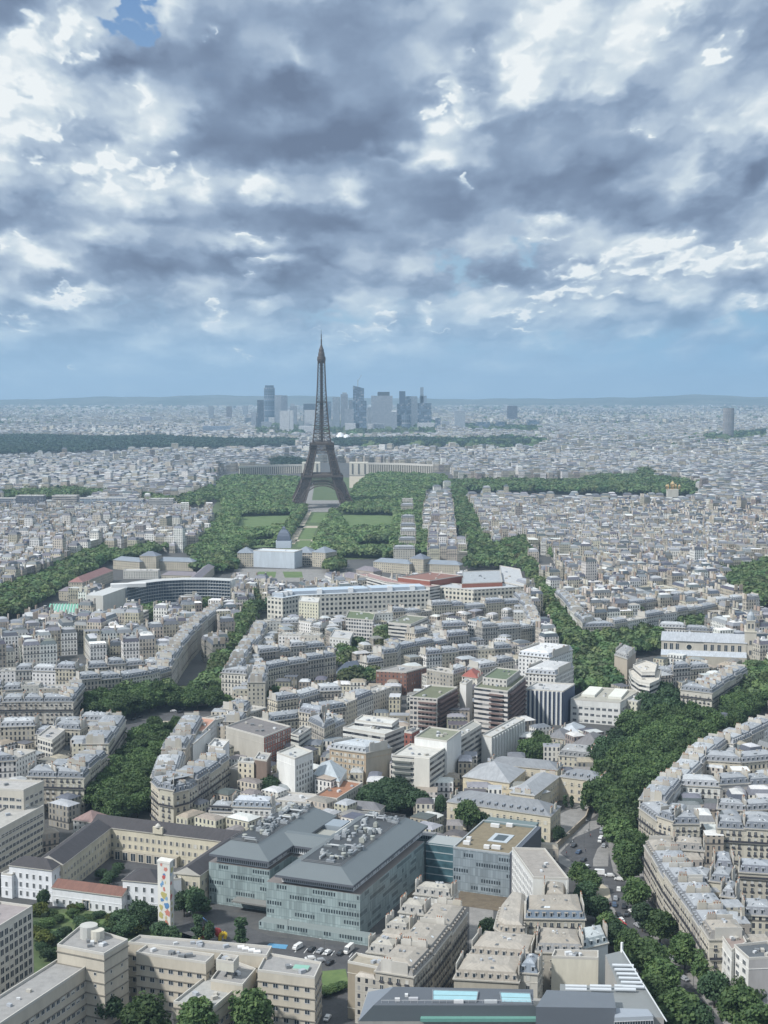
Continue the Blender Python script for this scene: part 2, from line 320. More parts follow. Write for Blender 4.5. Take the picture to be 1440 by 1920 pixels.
# ---------------------------------------------------------------- trees
def crown_mesh(name,seed,rx,rz,nclump,nleaf,leaf,mat_,cone=False):
    r=np.random.default_rng(seed); V=[];Fc=[]
    for _ in range(nclump):
        d=r.normal(size=3); d/=np.linalg.norm(d); 
        if d[2]<-.8: d[2]*=-1
        k=.62+.38*r.random(); cs=r.uniform(.34,.48)
        if cone: hgt=r.random(); c=np.array([d[0]*rx*.55*(1-.6*abs(hgt-.4)),d[1]*rx*.55*(1-.6*abs(hgt-.4)),rz*(2*hgt-1)*.85]); R0=rx*.5
        else: c=np.array([d[0]*rx*k*.72,d[1]*rx*k*.72,d[2]*rz*k*.72]); R0=rx*cs
        nl=nleaf//nclump
        q=r.normal(size=(nl,3)); q/=np.linalg.norm(q,axis=1)[:,None]
        pos=c+q*R0*(.66+.46*r.random((nl,1)))*np.array([1,1,.82])
        nrm=q*.7+r.normal(size=(nl,3))*.55+np.array([0,0,.25]); nrm/=np.linalg.norm(nrm,axis=1)[:,None]
        a=np.cross(nrm,r.normal(size=(nl,3))); a/=np.linalg.norm(a,axis=1)[:,None]; b=np.cross(nrm,a)
        sz=leaf*(.6+.8*r.random((nl,1)))
        quad=np.stack([pos-a*sz-b*sz*.7,pos+a*sz-b*sz*.7,pos+a*sz*.8+b*sz*.7,pos-a*sz*.8+b*sz*.7],1).reshape(-1,3)
        V.append(quad)
    V=np.concatenate(V); n=len(V)//4
    me=bpy.data.meshes.new(name); me.vertices.add(len(V)); me.vertices.foreach_set('co',V.ravel())
    me.loops.add(len(V)); me.loops.foreach_set('vertex_index',np.arange(len(V))); me.polygons.add(n)
    me.polygons.foreach_set('loop_start',np.arange(0,len(V),4)); me.update(calc_edges=True); me.materials.append(mat_); return me
def trunk_mesh(h,r,seed):
    m=MB(); rr=random.Random(seed); segs=4
    for k in range(segs): 
        z0=h*k/segs; z1=h*(k+1)/segs
        for j in range(6):
            a=2*math.pi*j/6;b=2*math.pi*(j+1)/6; q0=r*(1-.4*k/segs);q1=r*(1-.4*(k+1)/segs)
            m.face([(q0*math.cos(a),q0*math.sin(a),z0),(q0*math.cos(b),q0*math.sin(b),z0),(q1*math.cos(b),q1*math.sin(b),z1),(q1*math.cos(a),q1*math.sin(a),z1)],0)
    for k in range(6):
        a=rr.random()*6.28; z=h*(.55+.45*rr.random()); L=h*.6
        m.bar((0,0,z),(math.cos(a)*L*.6,math.sin(a)*L*.6,z+L*.7),r*.35,n=4)
    return m.mesh('trunk',[BARK])
CROWNS=[crown_mesh('crown',s,4.6,4.4,34,3600,.34,LEAF) for s in range(5)]
CROWND=[crown_mesh('crown',s+20,4.6,4.2,30,3200,.36,LEAFD) for s in range(2)]
CROWNC=[crown_mesh('crown',s+40,2.2,6.0,20,1500,.32,LEAFD,True) for s in range(2)]
CROWNY=[crown_mesh('crown',60,3.2,2.6,14,1200,.30,LEAFY)]
TRUNKS=[trunk_mesh(6,.35,s) for s in range(3)]
def tree(x,y,h=13,w=9.5,kind='g',label='leafy green plane tree',cat='tree',group=None,name='tree',z=0):
    o=bpy.data.objects.new(name,None); COL.objects.link(o); o.location=(x,y,z); o.rotation_euler=(0,0,random.random()*6.28)
    tag(o,label,cat,group)
    t=bpy.data.objects.new('trunk',random.choice(TRUNKS)); COL.objects.link(t); t.parent=o; t.scale=(h/13,)*3
    ms={'g':CROWNS,'d':CROWND,'c':CROWNC,'y':CROWNY}[kind]
    rx={'g':4.6,'d':4.6,'c':2.2,'y':3.2}[kind]; rz={'g':4.4,'d':4.2,'c':6.0,'y':2.6}[kind]
    c=bpy.data.objects.new('crown',random.choice(ms)); COL.objects.link(c); c.parent=o
    ch=h*.86 if kind!='c' else h*.95; c.scale=(w/2/rx,w/2/rx*random.uniform(.9,1.1),ch/2/rz); c.location=(0,0,h-ch/2*.95)
    return o
# ---------------------------------------------------------------- windows and small parts, one mesh per kind, copied
def win_mesh(nm,w,h,frame,fc,rail=False,mull=1,shut=None,blind=0):
    m=MB(); t=.12
    for (x0,x1,z0,z1) in ((-w/2-frame,w/2+frame,-frame,0),(-w/2-frame,w/2+frame,h,h+frame),(-w/2-frame,-w/2,0,h),(w/2,w/2+frame,0,h)):
        m.prism([(x0,-t),(x1,-t),(x1,.05),(x0,.05)],z0,z1,0,fc,bottom=True)
    m.face([(-w/2,-.04,0),(w/2,-.04,0),(w/2,-.04,h),(-w/2,-.04,h)],1)
    if blind: m.face([(-w/2,-.06,h*(1-blind)),(w/2,-.06,h*(1-blind)),(w/2,-.06,h),(-w/2,-.06,h)],0,(.55,.54,.50))
    for k in range(mull):
        x=-w/2+w*(k+1)/(mull+1); m.prism([(x-.05,-.09),(x+.05,-.09),(x+.05,.0),(x-.05,.0)],.02,h-.02,0,(.55,.55,.55))
    if rail: m.prism([(-w/2-.25,-.38),(w/2+.25,-.38),(w/2+.25,-.30),(-w/2-.25,-.30)],-.05,.75,0,(.06,.06,.07),bottom=True)
    if shut:
        for s in(-1,1): m.prism([(s*(w/2+.32)-.26,-.14),(s*(w/2+.32)+.26,-.14),(s*(w/2+.32)+.26,-.02),(s*(w/2+.32)-.26,-.02)],0,h,0,shut)
    return m.mesh('window',[PAINT,GLASS])
WM={'tall':win_mesh('w',1.1,2.1,.16,(.50,.47,.41),True),'plain':win_mesh('w',1.15,1.9,.12,(.58,.56,.52)),'sq':win_mesh('w',1.7,1.5,.10,(.6,.6,.6)),
    'sm':win_mesh('w',.8,1.0,.1,(.6,.6,.58),mull=0),'white':win_mesh('w',1.1,2.1,.14,(.72,.72,.72)),'shut':win_mesh('w',1.0,1.9,.10,(.52,.48,.4),shut=(.5,.47,.4)),
    'wide':win_mesh('w',2.4,1.6,.1,(.55,.55,.55),mull=2),'cell':win_mesh('w',2.0,2.3,.12,(.62,.60,.55),mull=1),'arch':win_mesh('w',1.5,2.6,.2,(.5,.46,.4))}
WB_={'tall':[win_mesh('w',1.1,2.1,.16,(.50,.47,.41),True,blind=b) for b in(.5,1)],'plain':[win_mesh('w',1.15,1.9,.12,(.58,.56,.52),blind=b) for b in(.4,1)],'sq':[win_mesh('w',1.7,1.5,.10,(.6,.6,.6),blind=b) for b in(.35,.7)],'wide':[win_mesh('w',2.4,1.6,.1,(.55,.55,.55),mull=2,blind=b) for b in(.4,.8)],'shut':[win_mesh('w',1.0,1.9,.10,(.52,.48,.4),shut=(.5,.47,.4),blind=b) for b in(.5,1)],'cell':[win_mesh('w',2.0,2.3,.12,(.62,.60,.55),mull=1,blind=.5)],'white':[win_mesh('w',1.1,2.1,.14,(.72,.72,.72),blind=.45)]}
WW={'tall':1.1,'plain':1.15,'sq':1.7,'sm':.8,'white':1.1,'shut':1.0,'wide':2.4,'cell':2.0,'arch':1.5}
WH={'tall':2.1,'plain':1.9,'sq':1.5,'sm':1.0,'white':2.1,'shut':1.9,'wide':1.6,'cell':2.3,'arch':2.6}
def place(me,nm,par,x,y,z,ang,s=(1,1,1)):
    o=bpy.data.objects.new(nm,me); COL.objects.link(o); o.parent=par; g=par['org']; o.location=(x-g[0],y-g[1],z-g[2]); o.rotation_euler=(0,0,ang); o.scale=s; return o
def merge_place(mb,src,x,y,z,ang):
    c,s=math.cos(ang),math.sin(ang); me=src
    for p in me.polygons:
        pts=[me.vertices[i].co for i in p.vertices]
        col=me.color_attributes['tint'].data[p.loop_start].color
        mb.face([(x+q.x*c-q.y*s,y+q.x*s+q.y*c,z+q.z) for q in pts],p.material_index,tuple(col)[:3])
def facing(a,b,lim=-.1):
    mx,my=(a[0]+b[0])/2,(a[1]+b[1])/2; L=math.hypot(b[0]-a[0],b[1]-a[1]) or 1
    nx,ny=(b[1]-a[1])/L,-(b[0]-a[0])/L; d=math.hypot(mx,my)
    return (-mx*nx-my*ny)/d>lim
def windows(par,poly,z0,z1,kind='tall',step=2.6,sh=3.1,first=.9,skip=(),cap=100,edges=None,margin=.8,drop=0):
    W=[]
    n=len(poly)
    for i in range(n):
        if i in skip or (edges is not None and i not in edges): continue
        a,b=poly[i],poly[(i+1)%n]
        if not facing(a,b): continue
        L=math.hypot(b[0]-a[0],b[1]-a[1]); 
        if L<2.2: continue
        k=max(1,int((L-2*margin)/step)); ang=math.atan2(b[1]-a[1],b[0]-a[0]); nf=int((z1-z0-first+.6)/sh)
        for f in range(nf):
            z=z0+first+f*sh
            if z+WH[kind]>z1-.1: continue
            for j in range(k):
                if drop and random.random()<drop: continue
                t=(margin+(L-2*margin)*(j+.5)/k)/L
                W.append((a[0]+(b[0]-a[0])*t,a[1]+(b[1]-a[1])*t,z,ang))
    used=par.get('nwin',0); W.sort(key=lambda q:q[0]**2+q[1]**2)
    k=max(0,min(len(W),cap-used))
    for q in W[:k]: place(WM[kind] if kind not in WB_ or random.random()<.68 else random.choice(WB_[kind]),'window',par,*q)
    if W[k:]:
        m=MB()
        for q in W[k:]: merge_place(m,WM[kind],*q)
        o=m.build('windows',[PAINT,GLASS],par); o['kind']='stuff'
    par['nwin']=used+k
def center(p): return (sum(q[0] for q in p)/len(p),sum(q[1] for q in p)/len(p))
def lerp(a,b,t): return (a[0]+(b[0]-a[0])*t,a[1]+(b[1]-a[1])*t)
POT=(.30,.13,.07)
def chimney(mb,a,b,z,h,th=.7,c=(.42,.37,.30),pots=True,rr=random):
    L=math.hypot(b[0]-a[0],b[1]-a[1]) or 1; ang=math.atan2(b[1]-a[1],b[0]-a[0]); cx,cy=(a[0]+b[0])/2,(a[1]+b[1])/2
    mb.box(cx,cy,z,L,th,h,ang,0,c)
    if pots:
        n=max(2,int(L/.8))
        for k in range(n):
            x,y=lerp(a,b,(k+.5)/n); mb.box(x,y,z+h,.28,.28,.5,ang,0,POT if rr.random()<.7 else (.35,.33,.30))
def dormer(mb,x,y,z,ang,w=1.2,h=1.7,d=1.6,c=(.30,.32,.36),fr=(.5,.5,.5)):
    cs,sn=math.cos(ang),math.sin(ang)
    def T(px,py,pz): return (x+px*cs-py*sn,y+px*sn+py*cs,z+pz)
    mb.face([T(-w/2,0,0),T(w/2,0,0),T(w/2,0,h),T(-w/2,0,h)],0,fr)
    mb.face([T(-w/2+.2,-.05,.15),T(w/2-.2,-.05,.15),T(w/2-.2,-.05,h-.25),T(-w/2+.2,-.05,h-.25)],2,(.05,.06,.07))
    mb.face([T(w/2,0,0),T(w/2,d,0),T(w/2,d,h),T(w/2,0,h)],0,c); mb.face([T(-w/2,d,0),T(-w/2,0,0),T(-w/2,0,h),T(-w/2,d,h)],0,c)
    mb.face([T(-w/2-.1,-.15,h),T(w/2+.1,-.15,h),T(w/2+.1,d,h+.25),T(-w/2-.1,d,h+.25)],1,c)
ROOFM=[PAINT,ZINC,GLASS,GRAVEL,TILE]
def clutter(mb,poly,z,n,rr,big=1.0):
    c=center(poly)
    for _ in range(n):
        k=rr.random()*.75; e=rr.randrange(len(poly)); p=lerp(c,lerp(poly[e],poly[(e+1)%len(poly)],rr.random()),k)
        s=rr.uniform(.5,1)*big; col=rr.choice([(.35,.37,.40),(.55,.56,.57),(.18,.19,.2),(.42,.4,.36)])
        mb.box(p[0],p[1],z,2.4*s,1.6*s,1.3*s,rr.random()*3,0,col)
def roof(par,poly,z,kind,c,rr,near,c2=None,steep=3.0,detail=1):
    """returns the height of the flat part"""
    m=MB(); n=len(poly); c2=c2 or c
    if kind=='mansard':
        m.prism(inset(poly,-.45),z-.35,z+.12,0,(.40,.38,.34),bottom=True)
        b=inset(poly,.05); t=inset(poly,1.25); zs=z+steep
        for i in range(n):
            L=math.dist(b[i],b[(i+1)%n]); m.face([(*b[i],z+.1),(*b[(i+1)%n],z+.1),(*t[(i+1)%n],zs),(*t[i],zs)],1,c,[(0,0),(L,0),(L,3),(0,3)])
        w=min(math.dist(poly[0],poly[1]),math.dist(poly[1],poly[2])); u=inset(poly,min(1.25+3.2,w*.42)); zt=zs+1.1
        for i in range(n):
            L=math.dist(t[i],t[(i+1)%n]); m.face([(*t[i],zs),(*t[(i+1)%n],zs),(*u[(i+1)%n],zt),(*u[i],zt)],1,c2,[(0,0),(L,0),(L,3),(0,3)])
        m.face([(*p,zt) for p in u],1,c2)
        if detail:
            for i in (range(n) if n>4 else (0,2)):
                a,bb=poly[i],poly[(i+1)%n]; L=math.dist(a,bb)
                if not facing(a,bb,-.2) or L<4: continue
                k=max(1,int(L/2.7)); ang=math.atan2(bb[1]-a[1],bb[0]-a[0]); ix,iy=-math.sin(ang)*.35,math.cos(ang)*.35
                for j in range(k):
                    p=lerp(a,bb,(j+.5)/k)
                    if near: q=MB(); dormer(q,p[0]+ix,p[1]+iy,z+.5,ang,c=c2); q.build('dormer',ROOFM,par)
                    else: dormer(m,p[0]+ix,p[1]+iy,z+.5,ang,c=c2)
            clutter(m,u,zt,rr.randrange(2,6),rr,.55)
            if n==4:
                for (p,q2) in ((poly[1],poly[2]),(poly[0],poly[3])):
                    cc_=center(poly); a=lerp(lerp(p,q2,.14),cc_,.02); b=lerp(lerp(p,q2,.86),cc_,.02); m.box(*lerp(a,b,.5),z,math.dist(a,b),.32,zt-z+.35,math.atan2(b[1]-a[1],b[0]-a[0]),0,(.46,.44,.40))
                for k in range(rr.randrange(2,6)):   # roof windows
                    e=rr.choice((0,2)); a,b=t[e],t[(e+1)%n]; ua,ub=u[e],u[(e+1)%n]; s_=rr.uniform(.1,.85); f0=lerp(a,b,s_);f1=lerp(a,b,s_+.07);g0=lerp(ua,ub,s_);g1=lerp(ua,ub,s_+.07)
                    m.face([(*lerp(f0,g0,.3),zs+.33*1.1*.9+.12),(*lerp(f1,g1,.3),zs+.33*1.1*.9+.12),(*lerp(f1,g1,.6),zs+.66+.12),(*lerp(f0,g0,.6),zs+.66+.12)],0,rr.choice([(.55,.58,.6),(.10,.11,.12)]))
        zt_=zt
    elif kind=='flat':
        m.prism(poly,z-.02,z+.02,3,c); ring=inset(poly,.35)
        for i in range(n):
            q=[poly[i],poly[(i+1)%n],ring[(i+1)%n],ring[i]]; m.prism(q,z,z+.9,0,(.50,.48,.44))
        zt_=z+.03; clutter(m,inset(poly,1.2),zt_,rr.randrange(3,7) if detail else 1,rr)
    elif kind in('hip','gable'):
        m.prism(inset(poly,-.4),z-.3,z+.1,0,(.40,.38,.34),bottom=True)
        if n==4:
            P=inset(poly,-.3)
            if math.dist(P[0],P[1])<math.dist(P[1],P[2]): P=P[1:]+P[:1]
            w=math.dist(P[1],P[2]); hh=w*.5*steep/3*.62; s=w*.5*(1 if kind=='hip' else 0); L=math.dist(P[0],P[1])
            r0=lerp(lerp(P[0],P[3],.5),lerp(P[1],P[2],.5),min(.49,s/L)); r1=lerp(lerp(P[0],P[3],.5),lerp(P[1],P[2],.5),max(.51,1-s/L))
            for pts in ([P[0],P[1],r1,r0],[P[2],P[3],r0,r1]): m.face([(*pts[0],z+.1),(*pts[1],z+.1),(*pts[2],z+hh),(*pts[3],z+hh)],1,c,[(0,0),(L,0),(L,w/2),(0,w/2)])
            for pts in ([P[1],P[2],r1],[P[3],P[0],r0]): m.face([(*pts[0],z+.1),(*pts[1],z+.1),(*pts[2],z+hh)],1 if kind=='hip' else 0,c if kind=='hip' else (.5,.48,.44),[(0,0),(w,0),(w/2,w/2)])
        else:
            P=inset(poly,-.3); u=inset(poly,steep); hh=steep*.62
            for i in range(n):
                L=math.dist(P[i],P[(i+1)%n]); m.face([(*P[i],z+.1),(*P[(i+1)%n],z+.1),(*u[(i+1)%n],z+hh),(*u[i],z+hh)],1,c,[(0,0),(L,0),(L,3),(0,3)])
            m.face([(*p,z+hh) for p in u],1,c2)
        zt_=z+hh*.4
    m.build('roof',ROOFM,par); return zt_
def building(poly,z,label,name='apartment_building',cat='building',group=None,kind='mansard',wall=(.42,.39,.33),wm=1,roofc=(.26,.29,.33),roofc2=None,z0=0,win=None,near=False,
             step=2.6,sh=3.1,first=.9,skip=(),chim=True,balc=(),steep=3.0,wing=True,detail=1,rr=random,drop=0,wallm=None,slab=None,ecol={},lines=True,wskip=()):
    poly=ccw(poly) if area(poly)<0 else list(poly); c=center(poly)
    par=root(name,label,cat,(c[0],c[1],z0),group)
    m=MB(); n=len(poly)
    for i in range(n):
        a,b=poly[i],poly[(i+1)%n]; vis=facing(a,b)
        mm=0 if (i in skip or (near and win and vis)) else wm
        ww_=wall
        if i in ecol: ww_=ecol[i]
        m.wall(a,b,z0,z,mm,ww_)
    m.face([(*p,z) for p in poly],0,wall)
    if near and lines:   # string courses
        for zz in (z0+4.0,z-3.4): m.prism(inset(poly,-.12),zz,zz+.22,0,tuple(v*1.1 for v in wall),bottom=True)
    m.build('wall',FM if wallm is None else wallm,par)
    zt=roof(par,poly,z,kind,roofc,rr,near,roofc2,steep,detail)
    if near and win: windows(par,poly,z0,z,win,step,sh,first,tuple(skip)+tuple(wskip),drop=drop)
    if balc:
        for fl in balc:
            q=MB()
            for i in range(n):
                a,b=poly[i],poly[(i+1)%n]
                if i in skip or not facing(a,b): continue
                L=math.dist(a,b); ang=math.atan2(b[1]-a[1],b[0]-a[0]); ox,oy=math.sin(ang)*.45,-math.cos(ang)*.45; mx,my=lerp(a,b,.5)
                q.box(mx+ox*.9,my+oy*.9,z0+first+fl*sh-.25,L,.8,.18,ang,0,(.40,.38,.34)); q.box(mx+ox*1.8,my+oy*1.8,z0+first+fl*sh-.05,L,.08,.95,ang,0,(.05,.05,.06) if slab is None else slab)
            q.build('balcony',[PAINT],par)
    if chim and n==4 and kind in('mansard','hip','gable'):
        for (p,q2) in ((poly[1],poly[2]),(poly[0],poly[3])):
            for (t0,t1) in ((.16,.42),(.58,.84)):
                if rr.random()<.25: continue
                a=lerp(lerp(p,q2,t0),c,.03); b=lerp(lerp(p,q2,t1),c,.03)
                if math.dist(a,b)>3.2: b=lerp(a,b,3.2/math.dist(a,b))
                q=MB(); chimney(q,a,b,z-.5,(zt-z)+1.2+rr.random()*.8,rr=rr,c=rr.choice([(.44,.41,.35),(.50,.48,.44),(.38,.35,.31)]),th=.55); q.build('chimney',[WALL],par)
    return par
# ---------------------------------------------------------------- rows of town houses
ORD='first second third fourth fifth sixth seventh eighth ninth tenth eleventh twelfth thirteenth fourteenth fifteenth sixteenth seventeenth eighteenth nineteenth twentieth'.split()
WCOL=[((.46,.43,.36),'cream stone'),((.53,.50,.45),'pale stone'),((.35,.32,.28),'weathered stone'),((.67,.66,.63),'off-white plaster'),((.42,.41,.385),'grey stone'),((.52,.47,.38),'yellowish stone')]
RCOL=[((.15,.165,.19),(.27,.285,.305),'dark slate and zinc'),((.21,.22,.24),(.31,.325,.345),'grey zinc'),((.30,.31,.33),(.42,.435,.45),'pale zinc'),((.17,.18,.21),(.30,.32,.35),'dark slate'),((.24,.23,.22),(.33,.30,.26),'tan')]
def offset_line(P,d):
    out=[]
    for i in range(len(P)):
        ns=[]
        for a,b in ((P[i-1],P[i]) if i>0 else (None,None),(P[i],P[i+1]) if i<len(P)-1 else (None,None)):
            if a is None: continue
            L=math.dist(a,b) or 1; ns.append((-(b[1]-a[1])/L,(b[0]-a[0])/L))
        if len(ns)==2: k=max(.4,1+ns[0][0]*ns[1][0]+ns[0][1]*ns[1][1]); v=((ns[0][0]+ns[1][0])/k,(ns[0][1]+ns[1][1])/k)
        else: v=ns[0]
        out.append((P[i][0]+v[0]*d,P[i][1]+v[1]*d))
    return out
NROW=0; FOOT=[]
def row(px,z,where,end='left end',depth=12,lot=17,near=False,mix=None,wc=None,rc=None,jit=1.2,wing=True,win='tall',modern=.12,name='apartment_building',start=0):
    """a terrace along the street line px (photo pixels of its eaves, street on the right hand of the walk)"""
    global NROW
    rr=random.Random(sum(int(v) for p in px for v in p)); P=[gp(x,y,z) for x,y in px]; Q=offset_line(P,depth)
    lots=[]
    for i in range(len(P)-1):
        L=math.dist(P[i],P[i+1]); k=max(1,round(L/lot)); cu=[0]
        for j in range(k): cu.append(cu[-1]+(rr.uniform(.72,1.4) if not near else rr.uniform(.8,1.25)))
        cu=[v/cu[-1] for v in cu]
        for j in range(k): lots.append(([lerp(P[i],P[i+1],cu[j]),lerp(P[i],P[i+1],cu[j+1]),lerp(Q[i],Q[i+1],cu[j+1]),lerp(Q[i],Q[i+1],cu[j])]))
    for j,q in enumerate(lots):
        dz=rr.choice([-jit*2.4,-jit,-jit,0,0,jit,jit*.5,jit*1.8]) if not near else rr.choice([-jit,-jit*.5,0,0,jit*.6,jit]) ; w_,wn=rr.choice(WCOL) if wc is None else WCOL[rr.choice(wc)]; r1,r2,rn=rr.choice(RCOL[:4]) if rc is None else RCOL[rr.choice(rc)]
        kf=rr.uniform(.88,1.14); w_=tuple(v*kf*rr.uniform(.985,1.015) for v in w_)
        md=rr.random()<modern
        o=ORD[j+start] if j+start<20 else 'later'
        lab=f"{wn} {'flat block' if md else 'house'} {where}, {o} from the {end}"
        if len(lots)==1: lab=f"{wn} house {where}"
        lab=' '.join(lab.split()); 
        if len(lab.split())>16: print('LONG',lab)
        b=building(q,z+dz,lab,name,'building','town houses '+where,'flat' if md else 'mansard',wall=w_,wm=2 if md else (1 if rr.random()<.75 else 2),roofc=(.34,.33,.31) if md else r1,roofc2=r2,
            near=near,win='plain' if md else win,chim=not md,rr=rr,balc=((1,4) if not md else ()) if near else ())
        FOOT.append(q)
        if wing and math.dist(q[0],q[1])>7:    # courtyard wing, part of the house
            side=rr.random()<.5; a,b2=(q[3],q[2]) ; ww=.42
            e=(a,lerp(a,b2,ww)) if side else (lerp(a,b2,1-ww),b2)
            dd=rr.uniform(6,11); L=math.dist(a,b2) or 1; nx,ny=-(b2[1]-a[1])/L,(b2[0]-a[0])/L
            # inward normal points away from the street
            if (nx*(q[3][0]-q[0][0])+ny*(q[3][1]-q[0][1]))<0: nx,ny=-nx,-ny
            wp=ccw([e[0],e[1],(e[1][0]+nx*dd,e[1][1]+ny*dd),(e[0][0]+nx*dd,e[0][1]+ny*dd)])
            m=MB(); zz=z+dz-rr.choice([1,3,3,6])
            for i in range(4): m.wall(wp[i],wp[(i+1)%4],0,zz,2,tuple(v*1.12 for v in w_))
            u=inset(wp,1.0)
            m.build('rear_wing',FM,b); mm=MB()
            for i in range(4): mm.face([(*wp[i],zz),(*wp[(i+1)%4],zz),(*u[(i+1)%4],zz+1.1),(*u[i],zz+1.1)],1,r2,[(0,0),(5,0),(5,3),(0,3)])
            mm.face([(*p,zz+1.1) for p in u],1,r2); mm.build('rear_roof',ROOFM,b)
            FOOT.append(wp)
    NROW+=len(lots)
# ---------------------------------------------------------------- the plain, streets, lawns, hills
def sheet(name,poly,z,m,kind='structure',label=None,uv=None):
    b=MB(); b.face([(p[0],p[1],z) for p in ccw(poly)],0); o=b.build(name,[m]); o['kind']=kind; return o
def M_ground():
    m,t,b=mat('city_ground'); g=t.n.new('ShaderNodeNewGeometry').outputs['Position']
    n=t.noise(g,.012,5,.6); n2=t.noise(g,.25,4,.6); n3=t.noise(g,.0009,4,.6)
    c=t.ramp(t.m('ADD',t.m('MULTIPLY',n,.5),t.m('MULTIPLY',n2,.5)),[(.3,(.045,.048,.052)),(.55,(.075,.075,.075)),(.8,(.14,.13,.12))])
    far=t.ramp(n3,[(.35,(.10,.105,.10)),(.5,(.05,.075,.05)),(.62,(.12,.12,.11))])
    dist=t.step(t.v('LENGTH',g),6000.0,11000.0); c=t.mix(dist,c,far)
    t.val(b.inputs['Base Color'],c); b.inputs['Roughness'].default_value=.9; return m
GROUND=M_ground()
def M_rough(name,c1,c2,s=.3,r=.9):
    m,t,b=mat(name); g=t.n.new('ShaderNodeNewGeometry').outputs['Position']
    n=t.m('ADD',t.m('MULTIPLY',t.noise(g,s,4,.6),.6),t.m('MULTIPLY',t.noise(g,s*7,3,.6),.4))
    t.val(b.inputs['Base Color'],t.ramp(n,[(.35,c1),(.65,c2)])); b.inputs['Roughness'].default_value=r; return m
ASPH=M_rough('asphalt',(.045,.046,.05),(.085,.085,.09),.15)
PAVE=M_rough('pavement',(.16,.155,.15),(.26,.25,.24),.2)
GRASS=M_rough('lawn_grass',(.065,.11,.035),(.12,.17,.06),.06)
GRASS2=M_rough('park_grass',(.045,.075,.028),(.09,.12,.045),.05)
SAND=M_rough('sand',(.30,.26,.20),(.42,.38,.30),.1)
REDT=M_rough('red_track',(.34,.15,.12),(.42,.22,.19),.1)
MARK=M_rough('road_paint',(.55,.55,.55),(.75,.75,.74),2)
SOIL=M_rough('soil',(.09,.07,.05),(.16,.13,.09),.3)
gs=MB(); gs.face([(-16000,-300,0),(16000,-300,0),(16000,23500,0),(-16000,23500,0)],0); o=gs.build('ground',[GROUND]); o['kind']='structure'
# hills on the horizon: ridges with real depth
def hills(name,pts,y0,y1,c1,c2):
    m_,t,b=mat('wooded_hills'); g=t.n.new('ShaderNodeNewGeometry').outputs['Position']
    n=t.noise(t.v('MULTIPLY',g,(1,1,3)),.0022,5,.65); t.val(b.inputs['Base Color'],t.ramp(n,[(.42,c1),(.56,c2)])); b.inputs['Roughness'].default_value=.95
    mb=MB(); n=140; rr=random.Random(3)
    def hh(x):
        for (xa,za),(xb,zb) in zip(pts,pts[1:]):
            if xa<=x<=xb: 
                f=(x-xa)/(xb-xa); f=f*f*(3-2*f); return za+(zb-za)*f
        return pts[-1][1]
    X=[-0.34+.68*k/n for k in range(n+1)]; rows=[(0,0),(.25,.35),(.5,.75),(.75,.95),(1,1),(1.35,.6)]
    gridp=[[(x*(y0+(y1-y0)*r),y0+(y1-y0)*r,-3+s*(hh(720+x*F)+6*math.sin(x*90)+4*math.sin(x*231+r*9)) if s>0 else -3) for x in X] for r,s in rows]
    for a,b2 in zip(gridp,gridp[1:]):
        for k in range(n): mb.face([a[k],a[k+1],b2[k+1],b2[k]],0)
    o=mb.build(name,[m_]); o['kind']='structure'
hills('hills',[(-300,60),(0,70),(200,112),(420,135),(560,125),(760,92),(900,85),(1150,100),(1300,145),(1400,120),(1500,110),(1800,80)],17500,21000,(.03,.05,.03),(.09,.10,.08))
